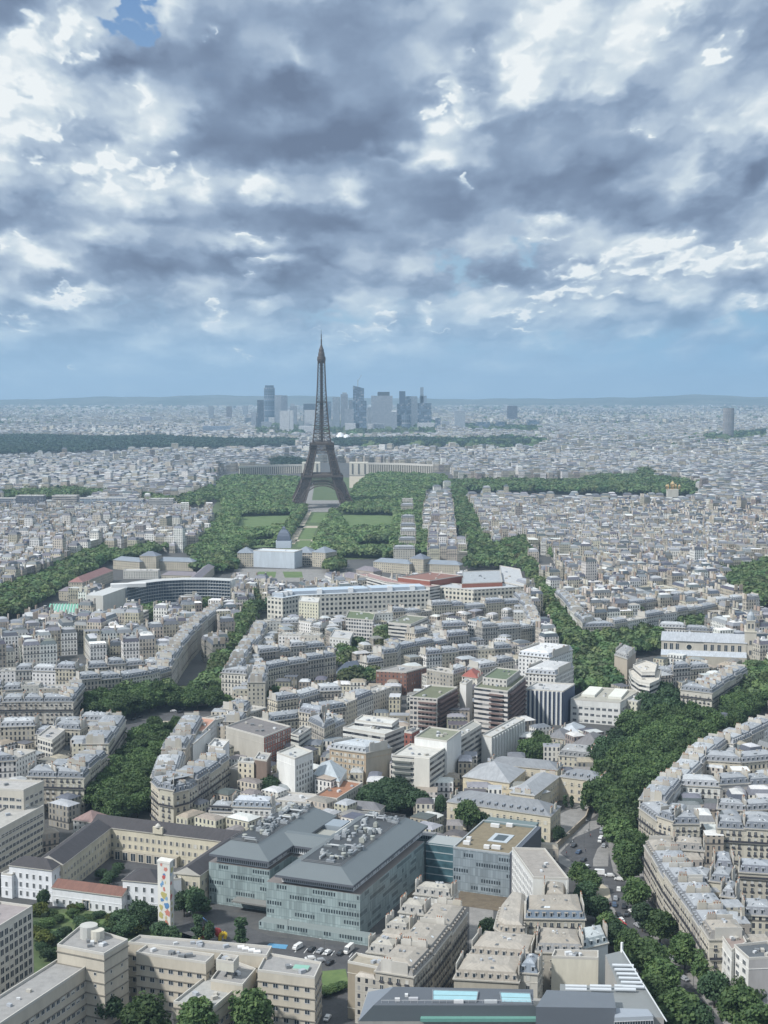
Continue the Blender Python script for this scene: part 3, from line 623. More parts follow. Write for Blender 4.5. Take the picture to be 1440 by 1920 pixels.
# ---------------------------------------------------------------- masks traced on the photograph and laid on the plain
def TR(*pts,z=7): return [gp(x,y,z) for x,y in pts]
WOODS=[ # polygon, spacing, height, individual?
 ('champ',TR((352,1040),(372,1010),(405,975),(425,950),(398,925),(405,903),(430,893),(560,897),(553,930),(545,950),(575,950),(540,1008),(520,1024),(480,1020),(440,1030),(420,1045)),11,14),
 ('champ',TR((655,935),(668,912),(690,892),(725,888),(835,893),(838,905),(800,914),(798,940),(800,1010),(808,1030),(760,1036),(735,1040),(700,1038),(640,1036),(600,1034),(588,1024),(622,958),(640,955)),11,14),
 ('av',TR((838,906),(864,906),(892,960),(926,1035),(884,1042),(856,980)),8,13),
 ('av',TR((905,1030),(985,1012),(995,1040),(1000,1062),(1040,1115),(1075,1180),(1100,1215),(1095,1290),(1075,1300),(1070,1230),(1040,1180),(1015,1110),(985,1070),(960,1040)),8.5,14),
 ('av',TR((1080,1195),(1140,1180),(1235,1158),(1330,1160),(1330,1172),(1245,1172),(1160,1198),(1090,1215)),8,12),
 ('av',TR((1100,1228),(1180,1200),(1245,1182),(1236,1212),(1160,1222),(1150,1262),(1160,1290),(1105,1295),(1085,1262)),9,13),
 ('sq',TR((1350,1075),(1440,1055),(1470,1060),(1470,1125),(1420,1135),(1395,1120),(1370,1090)),9,13),
 ('av',TR((-40,1125),(60,1085),(150,1042),(198,1030),(206,1045),(180,1062),(100,1112),(40,1148),(-40,1160)),9,13),
 ('av',TR((200,1040),(290,1022),(300,1032),(215,1048)),9,12),
 ('seine',TR((838,905),(960,903),(1080,905),(1120,895),(1200,893),(1290,905),(1320,910),(1300,925),(1120,922),(960,920),(850,918)),14,15),
 ('seine',TR((1190,890),(1215,882),(1230,895),(1200,898)),13,18),
 ('seine',TR((290,930),(330,938),(395,915),(405,925),(380,945),(345,945),(300,940),(240,925),(100,930),(0,932),(0,925),(140,918)),16,14),
 ('bois',TR((-80,822),(60,818),(200,822),(300,820),(420,826),(560,826),(560,834),(420,838),(280,838),(180,845),(0,850),(-80,850)),24,18),
 ('bois',TR((620,826),(760,823),(860,826),(960,822),(1040,828),(950,836),(800,834),(620,836)),24,18),
 ('park',TR((500,868),(520,862),(560,863),(576,870),(560,874),(510,873)),16,15),
 ('esc',TR((360,1047),(415,1043),(440,1040),(445,1060),(400,1068),(360,1062)),10,11),
 ('esc',TR((608,1050),(640,1048),(645,1062),(612,1066)),9,11),
 ('unesco',TR((868,1040),(960,1036),(962,1058),(870,1062)),15,12),
 ('unesco',TR((262,1142),(305,1136),(300,1150),(275,1158)),9,11),
 ('park',TR((860,795),(1010,800),(1010,806),(860,802)),26,14),
 ('park',TR((1310,820),(1440,806),(1440,816),(1330,824)),22,15),
]
LAWNS=[TR((448,966),(556,963),(536,994),(440,1000),z=3),TR((628,962),(742,964),(742,992),(652,998),z=3),TR((470,1010),(524,1006),(516,1022),(462,1024),z=3),TR((655,1018),(735,1016),(738,1034),(668,1034),z=3)]
NEARW=[ # individually built trees: polygon, spacing, height, kind, label, group
 (TR((385,1285),(420,1205),(455,1150),(478,1115),(498,1112),(497,1130),(470,1165),(432,1225),(412,1260),(408,1320),(362,1318),(320,1318),(322,1298)),9.5,13,'g','round leafy street tree in the double row of the broad avenue above the round place','trees of the avenue above the round place'),
 (TR((372,1140),(395,1120),(395,1135),(375,1150)),9,12,'g','leafy tree beside the long curved office building','trees of the avenue above the round place'),
 (TR((150,1325),(175,1305),(240,1298),(262,1285),(290,1278),(318,1290),(312,1312),(285,1322),(250,1330),(210,1340),(160,1345)),10.5,15,'g','tall green tree in the dark grove on the far left side of the round place','trees around the round place'),
 (TR((415,1312),(470,1300),(525,1285),(528,1296),(480,1312),(430,1325)),8,9,'g','clipped tree in the row below the stone apartment terrace','clipped trees below the stone terrace'),
 (TR((255,1380),(300,1365),(333,1360),(300,1420),(288,1440),(285,1500),(270,1520),(205,1528),(165,1512),(165,1490),(200,1455),(235,1410)),10,14,'g','big green tree filling the avenue below the round place','trees of the avenue below the round place'),
 (TR((1205,1310),(1240,1300),(1275,1315),(1275,1345),(1240,1352),(1205,1338)),11,18,'d','dark round tree at the top of the walled garden','trees of the walled garden'),
 (TR((1275,1345),(1340,1340),(1352,1360),(1330,1390),(1290,1425),(1265,1465),(1230,1500),(1195,1530),(1170,1550),(1130,1545),(1110,1500),(1120,1470),(1150,1440),(1180,1400),(1170,1365),(1210,1350)),11,17,'g','broad green tree in the mass along the boulevard at the right','trees of the walled garden'),
 (TR((1125,1400),(1180,1380),(1175,1420),(1130,1440),(1112,1425)),10,14,'d','dark bushy tree beside the slate-roofed mansions','trees of the walled garden'),
 (TR((980,1390),(1020,1383),(1050,1405),(1020,1418),(985,1405)),9,12,'g','rounded garden tree behind the grey-roofed residence','trees behind the residence'),
 (TR((1360,1325),(1440,1255),(1460,1250),(1460,1290),(1440,1310),(1410,1340),(1370,1365)),10,14,'g','green tree in the row at the right edge','trees at the right edge'),
 (TR((1350,1300),(1380,1290),(1400,1250),(1430,1240),(1440,1255),(1400,1290),(1370,1320)),10,13,'g','green tree beside the long stone church square','trees at the right edge'),
 (TR((1145,1560),(1185,1530),(1198,1560),(1200,1600),(1165,1608),(1148,1590)),11,15,'g','large street tree beside the boulevard junction','trees of the boulevard'),
 (TR((630,1225),(670,1205),(680,1220),(665,1240),(635,1245)),9,11,'d','dark tree in a courtyard behind the long stone terrace','courtyard trees'),
 (TR((640,1268),(700,1262),(702,1275),(640,1282)),8,10,'g','tree in the green strip above the grey rooftops','courtyard trees'),
 (TR((705,1190),(725,1182),(728,1210),(708,1212)),8,13,'d','tall dark tree between white apartment blocks','courtyard trees'),
 (TR((690,1490),(720,1468),(765,1470),(790,1495),(780,1510),(700,1515)),10,13,'d','dark tree in the garden behind the glass-clad offices','garden trees behind the offices'),
 (TR((1060,1090),(1000,1020),(1010,1018),(1068,1085)),9,12,'g','leafy tree along the avenue','x'),
]
PTS_TREES=[(1225,1862,14,13,'g','boulevard tree beside the white roof edge, lower one'),(1180,1625,14,13,'g','boulevard tree opposite the turning van'),(1175,1600,14,13,'g','boulevard tree opposite the works yard'),
 (1400,1862,14,13,'g','boulevard tree before the grey blank wall'),(905,1775,9,8,'d','small tree in the narrow street below the brown yard'),(897,1805,9,7,'g','lowest small tree in the narrow street'),(915,1738,9,8,'d','upper small tree in the narrow street'),(1180,1772,14,13,'g','boulevard tree left of the road above the roof edge'),
 # single trees: photo x,y of the crown middle, height, width, kind, label
 (877,1525,15,15,'g','large round tree in front of the grey-roofed residence'),(908,1535,11,10,'d','smaller tree behind the large round tree of the residence'),
 (826,1508,12,6.5,'d','dark columnar tree at the street corner beside the residence'),(1047,1562,8,8,'d','clipped ball tree at the corner of the residence wall'),
 (1012,1585,9,5,'d','small dark tree beside the glass-roofed block'),(505,1475,14,13,'d','dark courtyard tree below the brown gable'),
 (1060,1500,7,3,'c','first clipped cone of the residence courtyard'),(1072,1502,7,3,'c','second clipped cone of the residence courtyard'),(1093,1503,8,3.5,'c','tall clipped cone nearest the boulevard trees'),
 (972,1528,14,8,'c','conifer standing before the residence facade'),
 (365,1688,13,11,'d','dark tree beside the glass-clad front'),(345,1690,11,9,'d','dark tree behind the painted tower'),(392,1745,9,6,'d','dark tree by the sculpture'),(370,1735,12,5,'c','slim cypress left of the sculpture'),
 (452,1745,13,6,'c','slim dark cypress before the office entrance'),
 (272,1905,17,17,'g','big tree at the lower left beside the beige wings'),(372,1910,16,15,'g','big tree in front of the low grey roof'),(472,1895,18,16,'g','big tree below the beige office end'),(205,1890,10,9,'d','dark shrubby tree under the beige tower block'),
 (1085,1635,11,10,'g','street tree beside the white rounded building'),(1105,1650,11,10,'g','street tree at the tip of the triangular island'),(1100,1672,11,10,'d','street tree above the slate dormers'),(1118,1700,11,11,'d','street tree behind the tan roofs'),(1140,1735,12,11,'g','street tree left of the red bus'),(1155,1750,12,11,'d','lower street tree left of the red bus'),
 (1192,1670,14,13,'g','boulevard tree against the long stone front'),(1180,1580,15,13,'g','boulevard tree above the junction'),(1238,1735,14,13,'g','boulevard tree halfway down the stone front'),(1205,1715,12,10,'d','boulevard tree in the shade of the stone front'),
 (1285,1778,14,14,'g','boulevard tree at the lower end of the stone front'),(1215,1790,15,16,'g','boulevard tree above the metal roof edge'),(1240,1830,15,15,'g','boulevard tree beside the white roof edge'),(1275,1895,17,17,'g','boulevard tree at the bottom by the roof edge'),
 (1325,1812,14,13,'g','boulevard tree right of the zebra crossing'),(1340,1850,13,12,'d','boulevard tree below the balconied block'),(1385,1890,17,17,'g','large boulevard tree at the lower right corner'),(1420,1915,16,14,'g','tree at the extreme lower right'),(1310,1910,14,12,'d','street tree in the bottom shade'),
]
GARD=[]
# ---------------------------------------------------------------- the iron tower
IRON=M_plain('painted_iron',.55,.1,.2,.4)
def iron_tower(cx,cy,rot):
    r=root('iron_lattice_tower','tall dark brown iron lattice tower with four curved legs standing beyond the park lawns','tower',(cx,cy,0)); r.rotation_euler=(0,0,rot); r['org']=[0,0,0]
    C=(.070,.054,.046)
    prof=[(0,62.5,25),(14,54.5,22.5),(28,47.5,20),(42,41,17.5),(57,35.5,15.5),(72,31,13.5),(87,26.8,12),(101,23,11),(115,19.8,10.2)]
    for sx in(-1,1):
        for sy in(-1,1):
            m=MB()
            def cor(k): 
                z,o,w=prof[k]; i=o-w; return [Vector((sx*a,sy*b,z)) for a,b in((o,o),(i,o),(i,i),(o,i))]
            for k in range(len(prof)-1):
                A,B=cor(k),cor(k+1)
                for j in range(4):
                    m.bar(A[j],B[j],1.25,0,C); m.bar(B[j],B[(j+1)%4],.8,0,C)
                    for q in range(2):
                        a0=A[j].lerp(B[j],q/2);a1=A[(j+1)%4].lerp(B[(j+1)%4],q/2);b0=A[j].lerp(B[j],(q+1)/2);b1=A[(j+1)%4].lerp(B[(j+1)%4],(q+1)/2)
                        am=a0.lerp(a1,.5);bm=b0.lerp(b1,.5)
                        for p1,p2 in((a0,bm),(bm,a1),(b0,am),(am,b1),(a0,b1),(a1,b0)): m.bar(p1,p2,.45,0,C,3)
                        m.bar(b0,b1,.35,0,C,3)
                m.bar((A[0]+A[2])/2,(B[0]+B[2])/2,1.3,0,tuple(v*.9 for v in C))
            m.build('leg',[IRON],r)
            f=MB(); z,o,w=prof[0]; f.box(sx*(o-w/2),sy*(o-w/2),-1,w+3,w+3,4,0,0,(.4,.38,.34)); f.build('foundation',[CONC],r)
    for k in range(4):
        a=k*math.pi/2; m=MB(); P=[];Q=[]
        for j in range(25):
            t=math.pi*j/24; x=-math.cos(t); z=math.sin(t)
            P.append((x*37,-1*(62.5-(8+34*z)*.47-2),8+34*z)); Q.append((x*41,-1*(62.5-(8+38.5*z)*.47-2),8+39*z))
        rt=lambda p:(p[0]*math.cos(a)-p[1]*math.sin(a),p[0]*math.sin(a)+p[1]*math.cos(a),p[2])
        for j in range(24):
            m.bar(rt(P[j]),rt(P[j+1]),1.0,0,C); m.bar(rt(Q[j]),rt(Q[j+1]),1.0,0,C); m.bar(rt(P[j]),rt(Q[j]),.5,0,C,3); m.bar(rt(Q[j]),rt((Q[j][0],-41.5,47)),.35,0,C,3); m.bar(rt(P[j]),rt(Q[j+1]),.35,0,C,3); m.bar(rt(Q[j]),rt(P[j+1]),.3,0,C,3)
        m.build('arch',[IRON],r)
    def deck(name,z0,z1,h,hole,rail):
        m=MB()
        for k in range(4):
            a=k*math.pi/2
            R_=lambda x,y:(x*math.cos(a)-y*math.sin(a),x*math.sin(a)+y*math.cos(a))
            m.prism([R_(-h,-h),R_(h,-h),R_(hole,-hole),R_(-hole,-hole)],z1-1.6,z1,0,C,bottom=True)
            A=lambda x,z,o=0:(*R_(x,-h+.3+o),z)
            n=int(h*2/2.6)
            for q in range(n+1): m.bar(A(-h+2*h*q/n,z0),A(-h+2*h*q/n,z1),.22,0,C,3)
            for q in range(n): m.bar(A(-h+2*h*q/n,z0),A(-h+2*h*(q+1)/n,z1-1),.2,0,C,3); m.bar(A(-h+2*h*(q+1)/n,z0),A(-h+2*h*q/n,z1-1),.2,0,C,3)
            m.bar(A(-h,z0),A(h,z0),.55,0,C); m.bar(A(-h,(z0+z1)/2),A(h,(z0+z1)/2),.35,0,C)
            m.face([A(-h,z1),A(h,z1),A(h,z1+rail),A(-h,z1+rail)],0,tuple(v*1.2 for v in C)); 
            m.box(*R_(0,-(hole+h)/2),z1,h*1.0,(h-hole)*.5,rail*1.7,a,0,(.15,.12,.10))
        m.build(name,[IRON],r)
    deck('first_platform',44,58.5,38.5,18,2.6); deck('second_platform',106,117.5,22.5,6,2.4)
    m=MB()   # girder between the legs below the second platform
    for k in range(4):
        a=k*math.pi/2; R_=lambda x,y,z:(x*math.cos(a)-y*math.sin(a),x*math.sin(a)+y*math.cos(a),z)
        for z,h in((101,22.5),(106,21.3)): m.bar(R_(-h,-h,z),R_(h,-h,z),.6,0,C)
        for q in range(10): m.bar(R_(-22+4.4*q,-22,101),R_(-22+4.4*(q+1),-21.5,106),.3,0,C,3); m.bar(R_(-22+4.4*(q+1),-22,101),R_(-22+4.4*q,-21.5,106),.3,0,C,3)
    m.build('girder',[IRON],r)
    m=MB(); zs=[116]+[116+160*(1-(1-j/22)**1.0) for j in range(1,23)]
    hw=lambda z: np.interp(z,[116,135,160,190,220,250,276],[17.5,15,12.3,9.8,8.1,6.9,6.0])
    for z0,z1 in zip(zs,zs[1:]):
        a,b=hw(z0),hw(z1); A=[Vector((x*a,y*a,z0)) for x,y in((-1,-1),(1,-1),(1,1),(-1,1))];B=[Vector((x*b,y*b,z1)) for x,y in((-1,-1),(1,-1),(1,1),(-1,1))]
        i=.42 if z0<190 else .2
        for j in range(4):
            m.bar(A[j],B[j],.95,0,C); m.bar(B[j],B[(j+1)%4],.45,0,C); 
            m.bar(A[j].lerp(A[(j+1)%4],.5-i/2*.7),B[j].lerp(B[(j+1)%4],.5-i/2*.7),.3,0,C,3); m.bar(A[j].lerp(A[(j+1)%4],.5+i/2*.7),B[j].lerp(B[(j+1)%4],.5+i/2*.7),.3,0,C,3)
            for (s,e) in((0,.5),(.5,1)):
                m.bar(A[j].lerp(A[(j+1)%4],s),B[j].lerp(B[(j+1)%4],e),.3,0,C,3); m.bar(A[j].lerp(A[(j+1)%4],e),B[j].lerp(B[(j+1)%4],s),.3,0,C,3)
    m.box(0,0,116,5,5,160,0,0,tuple(v*.85 for v in C)); m.build('shaft',[IRON],r)
    m=MB(); m.box(0,0,195,15,15,2.5,0,0,C); m.build('relay_platform',[IRON],r)
    m=MB(); m.lathe(0,0,[(6.0,268),(7.8,273),(8.2,277),(7.8,277.5),(7.6,281),(6.2,281.5),(6.0,286),(5.6,288),(4.8,290),(4.6,294),(3.4,296.5),(2.2,300),(1.5,303)],16,0,C); m.build('top_cabin',[IRON],r)
    m=MB(); m.lathe(0,0,[(1.3,303),(1.2,313),(.8,313.5),(.7,322),(.35,323),(.25,331)],8,0,C)
    for z in(306,309,312,316,319): m.box(0,0,z,2.6,2.6,.7,0,0,C)
    m.build('antenna',[IRON],r)
iron_tower(-117,2706,R(4))
# ---------------------------------------------------------------- the far business district and other landmarks
def zof(y,D):                              # height that shows at row y at distance D
    t=math.atan((960-y)/F)-PIT; return H+D*math.tan(t)
def M_tower(name,cw,ch,dark):
    return M_facade(name,cw,ch,cw*.62,ch*.55,0,frame=False,dark=dark)
F_TW=M_tower('tower_cladding',5,4,(.05,.07,.10)); F_GL=M_facade('tower_glass',9,8,8.2,7.0,0,frame=False,dark=(.07,.10,.14))
TWM=[PAINT,F_TW,F_GL]
def high(x0,x1,yt,yb,label,c=(.35,.37,.4),m=1,depth=35,slant=0,name='skyscraper',group='towers of the business district',top=None,rounded=False,yaw=0,roofc=None):
    X,D=gp((x0+x1)/2,yb); w=(x1-x0)*D/F*1.0; h=zof(yt,D); r=root(name,label,'skyscraper' if name=='skyscraper' else 'building',(X,D,0),group)
    q=MB(); P=rect(X,D+depth/2,w,depth,yaw)
    if rounded: P=[(X+w/2*math.cos(a),D+depth/2+depth/2*math.sin(a)) for a in [2*math.pi*k/14 for k in range(14)]]
    if slant:
        z=[h,h-slant,h-slant,h]
        for i in range(4):
            a,b=P[i],P[(i+1)%4]; L=math.dist(a,b); q.face([(*a,0),(*b,0),(*b,z[(i+1)%4]),(*a,z[i])],m,c,[(0,0),(L,0),(L,z[(i+1)%4]),(0,z[i])])
        q.face([(*P[i],z[i]) for i in range(4)],0,c)
    else: q.prism(P,0,h,m,c,0,c if roofc is None else roofc)
    q.build('body',TWM,r)
    if top:
        for (a,b,y,cc) in top:
            t=MB(); xx=gp((a+b)/2,yb)[0]; t.prism(rect(xx,D+depth/2,(b-a)*D/F,depth*.6,yaw),h-1,zof(y,D),0,cc); t.build('rooftop_block',TWM,r)
    return r
BL=(.055,.085,.13);LG=(.34,.37,.41);WH_=(.68,.68,.68);DK=(.05,.065,.09)
high(482.5,494,750,806,'slim dark slab tower at the left end of the cluster',DK,1)
high(495,515,727,794,'tall rounded blue tower rising highest left of the iron tower',BL,2,45,top=[(497,513,722.5,BL)],rounded=True)
high(515,528,741,800,'grey tower just right of the tall rounded blue tower',LG,1)
high(527.5,538.5,741.5,801,'darker grey tower paired behind the white slab',(.22,.25,.3),1)
high(524.6,542,770.5,812,'white block tower in front of the left group',WH_,1)
high(543.5,556,761,803,'mid grey stepped office tower left of the iron tower',(.3,.33,.37),1,top=[(545,552,757,(.3,.33,.37))])
high(569,593,757,797,'dark wide office tower behind the iron tower',DK,1)
high(570.5,590,769,800,'pale square tower just left of the iron tower shaft',WH_,1)
high(623.5,637,744.5,806,'plain grey tower first to the right of the iron tower',(.30,.34,.38),1)
high(639,652,739,806,'grey stepped tower second to the right of the iron tower',(.26,.29,.33),1,top=[(642,650,736,(.26,.29,.33))])
high(653.5,661.5,750,803,'small dark tower before the tall slanted one',(.2,.23,.27),1)
high(646.5,663,767,808,'short light office tower with grid front',LG,1)
t=high(662,682.5,723,800,'tall glass tower with slanted top and a crane on it',BL,2,45,slant=16)
q=MB(); X,D=gp(671,800); q.bar((X,D+20,zof(726,D)),(X,D+20,zof(712,D)),1.6,0,(.3,.3,.3)); q.bar((X-2,D+20,zof(716,D)),(X+22,D+20,zof(703,D)),.9,0,(.3,.3,.3)); q.build('crane',[PAINT],t)
high(667,687.5,747,810,'blue glass tower with slanted roof in front of the crane tower',(.20,.25,.32),2,40,slant=14)
high(696,736,742,806,'broad pale tower topped by a black box',LG,1,50,top=[(708,730.5,734.8,(.05,.06,.07))])
high(733,744.5,772,807,'slim light tower with a white cap beside the broad pale tower',LG,1,25,top=[(734,743.5,770,(.7,.7,.7))])
high(744.5,757,757,805,'dark blue stepped tower right of the broad pale tower',BL,2,top=[(748.5,760,733.5,BL)])
high(756,771,743,804,'tall dark blue glass slab of the right group',(.07,.11,.17),2)
high(771,782.5,743,804,'grey tower beside the dark blue glass slab',(.28,.33,.38),1)
high(753,769,778,806,'short rounded glass tower at the foot of the dark slab',(.30,.36,.42),2,30,rounded=True)
high(783,809,756,805,'wide glass tower with a pointed fin at the right end',(.20,.26,.33),2,40,slant=-0.01+0.01,top=[(787,800,742,(.20,.26,.33)),(788,794,726,(.2,.25,.31))])
high(783,814,793,808,'low white block below the pointed glass tower',WH_,1,40)
for k,(a,b,y,yb,c,l) in enumerate([(689,720,795,809,WH_,'low white block below the broad pale tower'),(647,674,794,810,WH_,'low cream block left of the blue slanted tower'),(560,589,799,813,WH_,'low pale block under the iron tower shaft'),
 (490,508,791,807,LG,'grey cube block at the left foot of the cluster'),(504,516,783,800,WH_,'small white block under the rounded blue tower'),(460,482,783,800,(.15,.18,.22),'low dark block at the far left of the cluster'),(702,718,781,797,BL,'dark blue low office left of the broad pale tower foot'),(594,616,775,797,(.22,.26,.3),'grey office block right behind the iron tower shaft'),
 (605,624,789,806,LG,'pale low offices right of the iron tower shaft')]): high(a,b,y,yb,l,c,1,40,name='office_building',group='low blocks of the business district')
for (a,b,y,yb,c,l,m) in [(852.5,872,770,806,(.42,.46,.5),'lone pale glass tower right of the business district',1),(951.5,970,761,792,(.10,.10,.13),'lone dark tower far right of the business district',1),
 (892,919,791,806,(.14,.2,.24),'low teal office right of the lone pale tower',2),(930,946,791,805,(.07,.1,.13),'small dark office block near the lone dark tower',2),(989,1011,788,802,(.10,.14,.17),'dark low office right of the lone dark tower',2),
 (391,399.5,761,790,(.3,.32,.35),'first slim tower on the left plain',1),(424.5,434,762,789,(.2,.17,.17),'brown slim tower on the left plain',1),(455,464.5,761,784,LG,'pale slim tower nearest the cluster on the left plain',1),
 (262,283,781,797,(.3,.32,.38),'grey housing slab on the left plain',1),(380,437,799,817,(.22,.28,.36),'long blue-grey office slab before the left plain',1)]: high(a,b,y,yb,l,c,m,35,group=None)
high(1356,1377,765,824,'tall oval concrete hotel tower alone at the right',(.30,.28,.27),1,26,group=None,rounded=True)
for (a,b,y,yb,c,l,m) in [(611,621,753,803,(.20,.25,.32),'slim blue tower close right of the iron tower shaft',2),(688.5,695,764,806,(.32,.35,.38),'slim grey tower left of the broad pale tower',1),(471,480.5,773,806,LG,'short pale tower left of the dark slab',1),(816,826,784,806,(.2,.24,.3),'short blue block right of the pointed glass tower',2),(829,842,790,806,LG,'pale short block right end of the cluster',1),(543,550,770,806,WH_,'narrow white tower beside the white block tower',1)]: high(a,b,y,yb,l,c,m,30)
# riverside glass offices, left
rr=random.Random(5)
for k,(a,b,y,yb,c,m,l) in enumerate([(0,30,935,966,(.30,.33,.38),1,'grey slab at the left edge of the riverside offices'),(30,82,930,968,(.16,.18,.22),1,'dark striped slab of the riverside offices'),(98,145,930,972,(.40,.38,.36),4,'banded beige office slab of the riverside'),
 (145,200,935,965,(.35,.42,.50),2,'blue glass office with white fins, first of three'),(200,237,934,966,(.45,.50,.56),2,'pale glass office with white fins, middle of three'),(237,268,937,966,(.35,.40,.48),2,'grey glass office with fins, last of three'),
 (279,325,936,968,(.50,.50,.50),4,'white slanted office with blue bands'),(226,250,918,935,(.14,.17,.2),1,'dark block behind the glass offices'),(250,300,915,932,(.42,.42,.42),1,'pale long block behind the glass offices'),
 (94,117,946,975,(.6,.6,.6),0,'small white block before the banded slab'),(147,168,957,966,(.7,.7,.7),0,'white rooftop box before the glass offices'),
 (0,52,975,1005,(.50,.42,.30),1,'ochre windowed block at the left edge'),(75,180,975,1000,(.55,.58,.6),2,'pale glass-roofed halls on the left'),(0,150,1000,1022,(.38,.43,.48),2,'low blue-grey institute wings on the left'),
 (165,188,993,1040,(.4,.4,.4),1,'striped slab among the left rooftops'),(212,235,985,1010,(.55,.50,.4),3,'cream tower block with yellow side among the left rooftops'),
 (830,855,868,884,(.4,.38,.35),1,'stone block beside the palace gardens')]):
    X,D=gp((a+b)/2,yb); w_=(b-a)*D/F; 
    building(rect(X,D+10,w_,20,rr.uniform(-.05,.05)),zof(y,D),l,'office_building','building',None,'flat',wall=c,wm={0:0,1:3,2:3,3:2,4:4}[m],roofc=(.4,.41,.42),chim=False,rr=rr)
# curved palace beyond the river: two colonnaded wings and two pavilions
def palace():
    for side,(x0,x1,ye,pav) in (('left',(447,575,872,(566,600))),('right',(812,690,868,(655,690)))):
        r=None; P=[]
        n=12
        for k in range(n+1):
            t=k/n; x=x0+(x1-x0)*t; D=3700+90*math.sin(t*1.6); P.append(((x-720)/F*D*1.0,D))
        r=root('palace_wing',f'long curved {side} wing of the pale colonnaded palace behind the iron tower','palace',(P[n//2][0],P[n//2][1],0),'wings of the colonnaded palace')
        m=MB(); Q=[(p[0],p[1]+22) for p in P]; z1=zof(873 if side=='left' else 870,3740)
        if side=='right': pass
        rng_=range(n) 
        for i in rng_:
            a,b=P[i],P[i+1]
            if a[0]>b[0]: a,b=b,a
            q=[a,b,(b[0],b[1]+22),(a[0],a[1]+22)]; m.prism(q,0,z1,0,(.16,.15,.14),0,(.5,.48,.44))
            for j in range(3): p=lerp(a,b,(j+.5)/3); m.box(p[0],p[1]-1.6,0,2.3,3,z1-3,0,0,(.58,.55,.48))
            m.prism([(a[0],a[1]-3.5),(b[0],b[1]-3.5),(b[0],b[1]),(a[0],a[1])],z1-4,z1+1,0,(.50,.48,.44),bottom=True)
        m.build('colonnade',[CONC],r)
        m=MB(); m.prism(rect((((pav[0]+pav[1])/2)-720)/F*3690,3705,(pav[1]-pav[0])/F*3690,34),0,zof(867,3690),0,(.56,.53,.46))
        for j in range(3):
            x=((pav[0]+(pav[1]-pav[0])*(j+.5)/3)-720)/F*3688; m.box(x,3687.5,4,3.2,1.2,26,0,0,(.12,.12,.12))
        m.build('pavilion',[CONC],r)
palace()
p=MB(); b=[gp(655,915,0),gp(682,915,0),gp(690,893,0),gp(655,893,0)]; p.face([(*q,.3) for q in b],0); p.build('terrace',[SAND])['kind']='structure'
# white sail-roofed gallery in the wood, stadium-like roofs
def sail():
    X,D=gp(638,829); r=root('glass_gallery','white curved sail-roofed building at the edge of the far wood','building',(X,D,0))
    m=MB()
    for k,(a,b,h) in enumerate([(-45,-5,24),(-20,25,34),(5,50,26)]):
        q=MB(); N=8
        for i in range(N):
            t0,t1=i/N,(i+1)/N; f=lambda t:(X+a+(b-a)*t, h*math.sin(math.pi*(.15+.8*t)))
            (xa,za),(xb,zb)=f(t0),f(t1); q.face([(xa,D-k*8,za*.6),(xb,D-k*8,zb*.6),(xb,D+40,zb+6),(xa,D+40,za+6)],0,(.7,.7,.7)); q.face([(xa,D-k*8,0),(xb,D-k*8,0),(xb,D-k*8,zb*.6),(xa,D-k*8,za*.6)],0,(.6,.62,.62))
        q.build('sail',[PAINT],r)
sail()
# gilded onion domes by the river
X,D=gp(1262,932); r=root('gilded_church','small church with five golden domes near the river','church',(X,D,0)); GOLD=M_plain('gold_leaf',.25,.5,.1,.5,1,fixed=(.85,.60,.30))
q=MB(); q.box(X,D+8,0,22,16,16,0,0,(.5,.48,.42)); q.build('body',[WALL],r)
for dx,dy,s in((0,8,1.5),(-13,3,.9),(13,3,.9),(-8,14,.9),(8,14,.9)):
    q=MB(); z=16; q.lathe(X+dx,D+dy,[(2.2*s,z),(2.2*s,z+4*s),(3.3*s,z+6*s),(3.2*s,z+7.5*s),(1.6*s,z+9.5*s),(.3,z+11*s),(.1,z+13*s)],12); q.build('dome',[GOLD],r)
# ---------------------------------------------------------------- middle distance: schools, ministries, institute, church
def quad(a,b,c,z,d=None):           # a,b,c photo pixels of three corners at height z; the fourth completes the parallelogram
    A,B,C=gp(*a,z),gp(*b,z),gp(*c,z)
    D=gp(*d,z) if d else (A[0]+C[0]-B[0],A[1]+C[1]-B[1]); return ccw([A,B,C,D])
def deep(a,b,depth,z):              # front edge a->b (street side to the right), depth in metres behind it
    A,B=gp(*a,z),gp(*b,z); L=math.dist(A,B); n=(-(B[1]-A[1])/L*depth,(B[0]-A[0])/L*depth); return [A,B,(B[0]+n[0],B[1]+n[1]),(A[0]+n[0],A[1]+n[1])]
def bq(pts,z,label,**k):
    rr=random.Random(int(sum(v for p in pts for v in p))); FOOT.append(pts); return building(pts,z,label,rr=rr,**k)
CR=(.46,.42,.34)
SL=(.21,.24,.28); SLB=(.19,.17,.19)
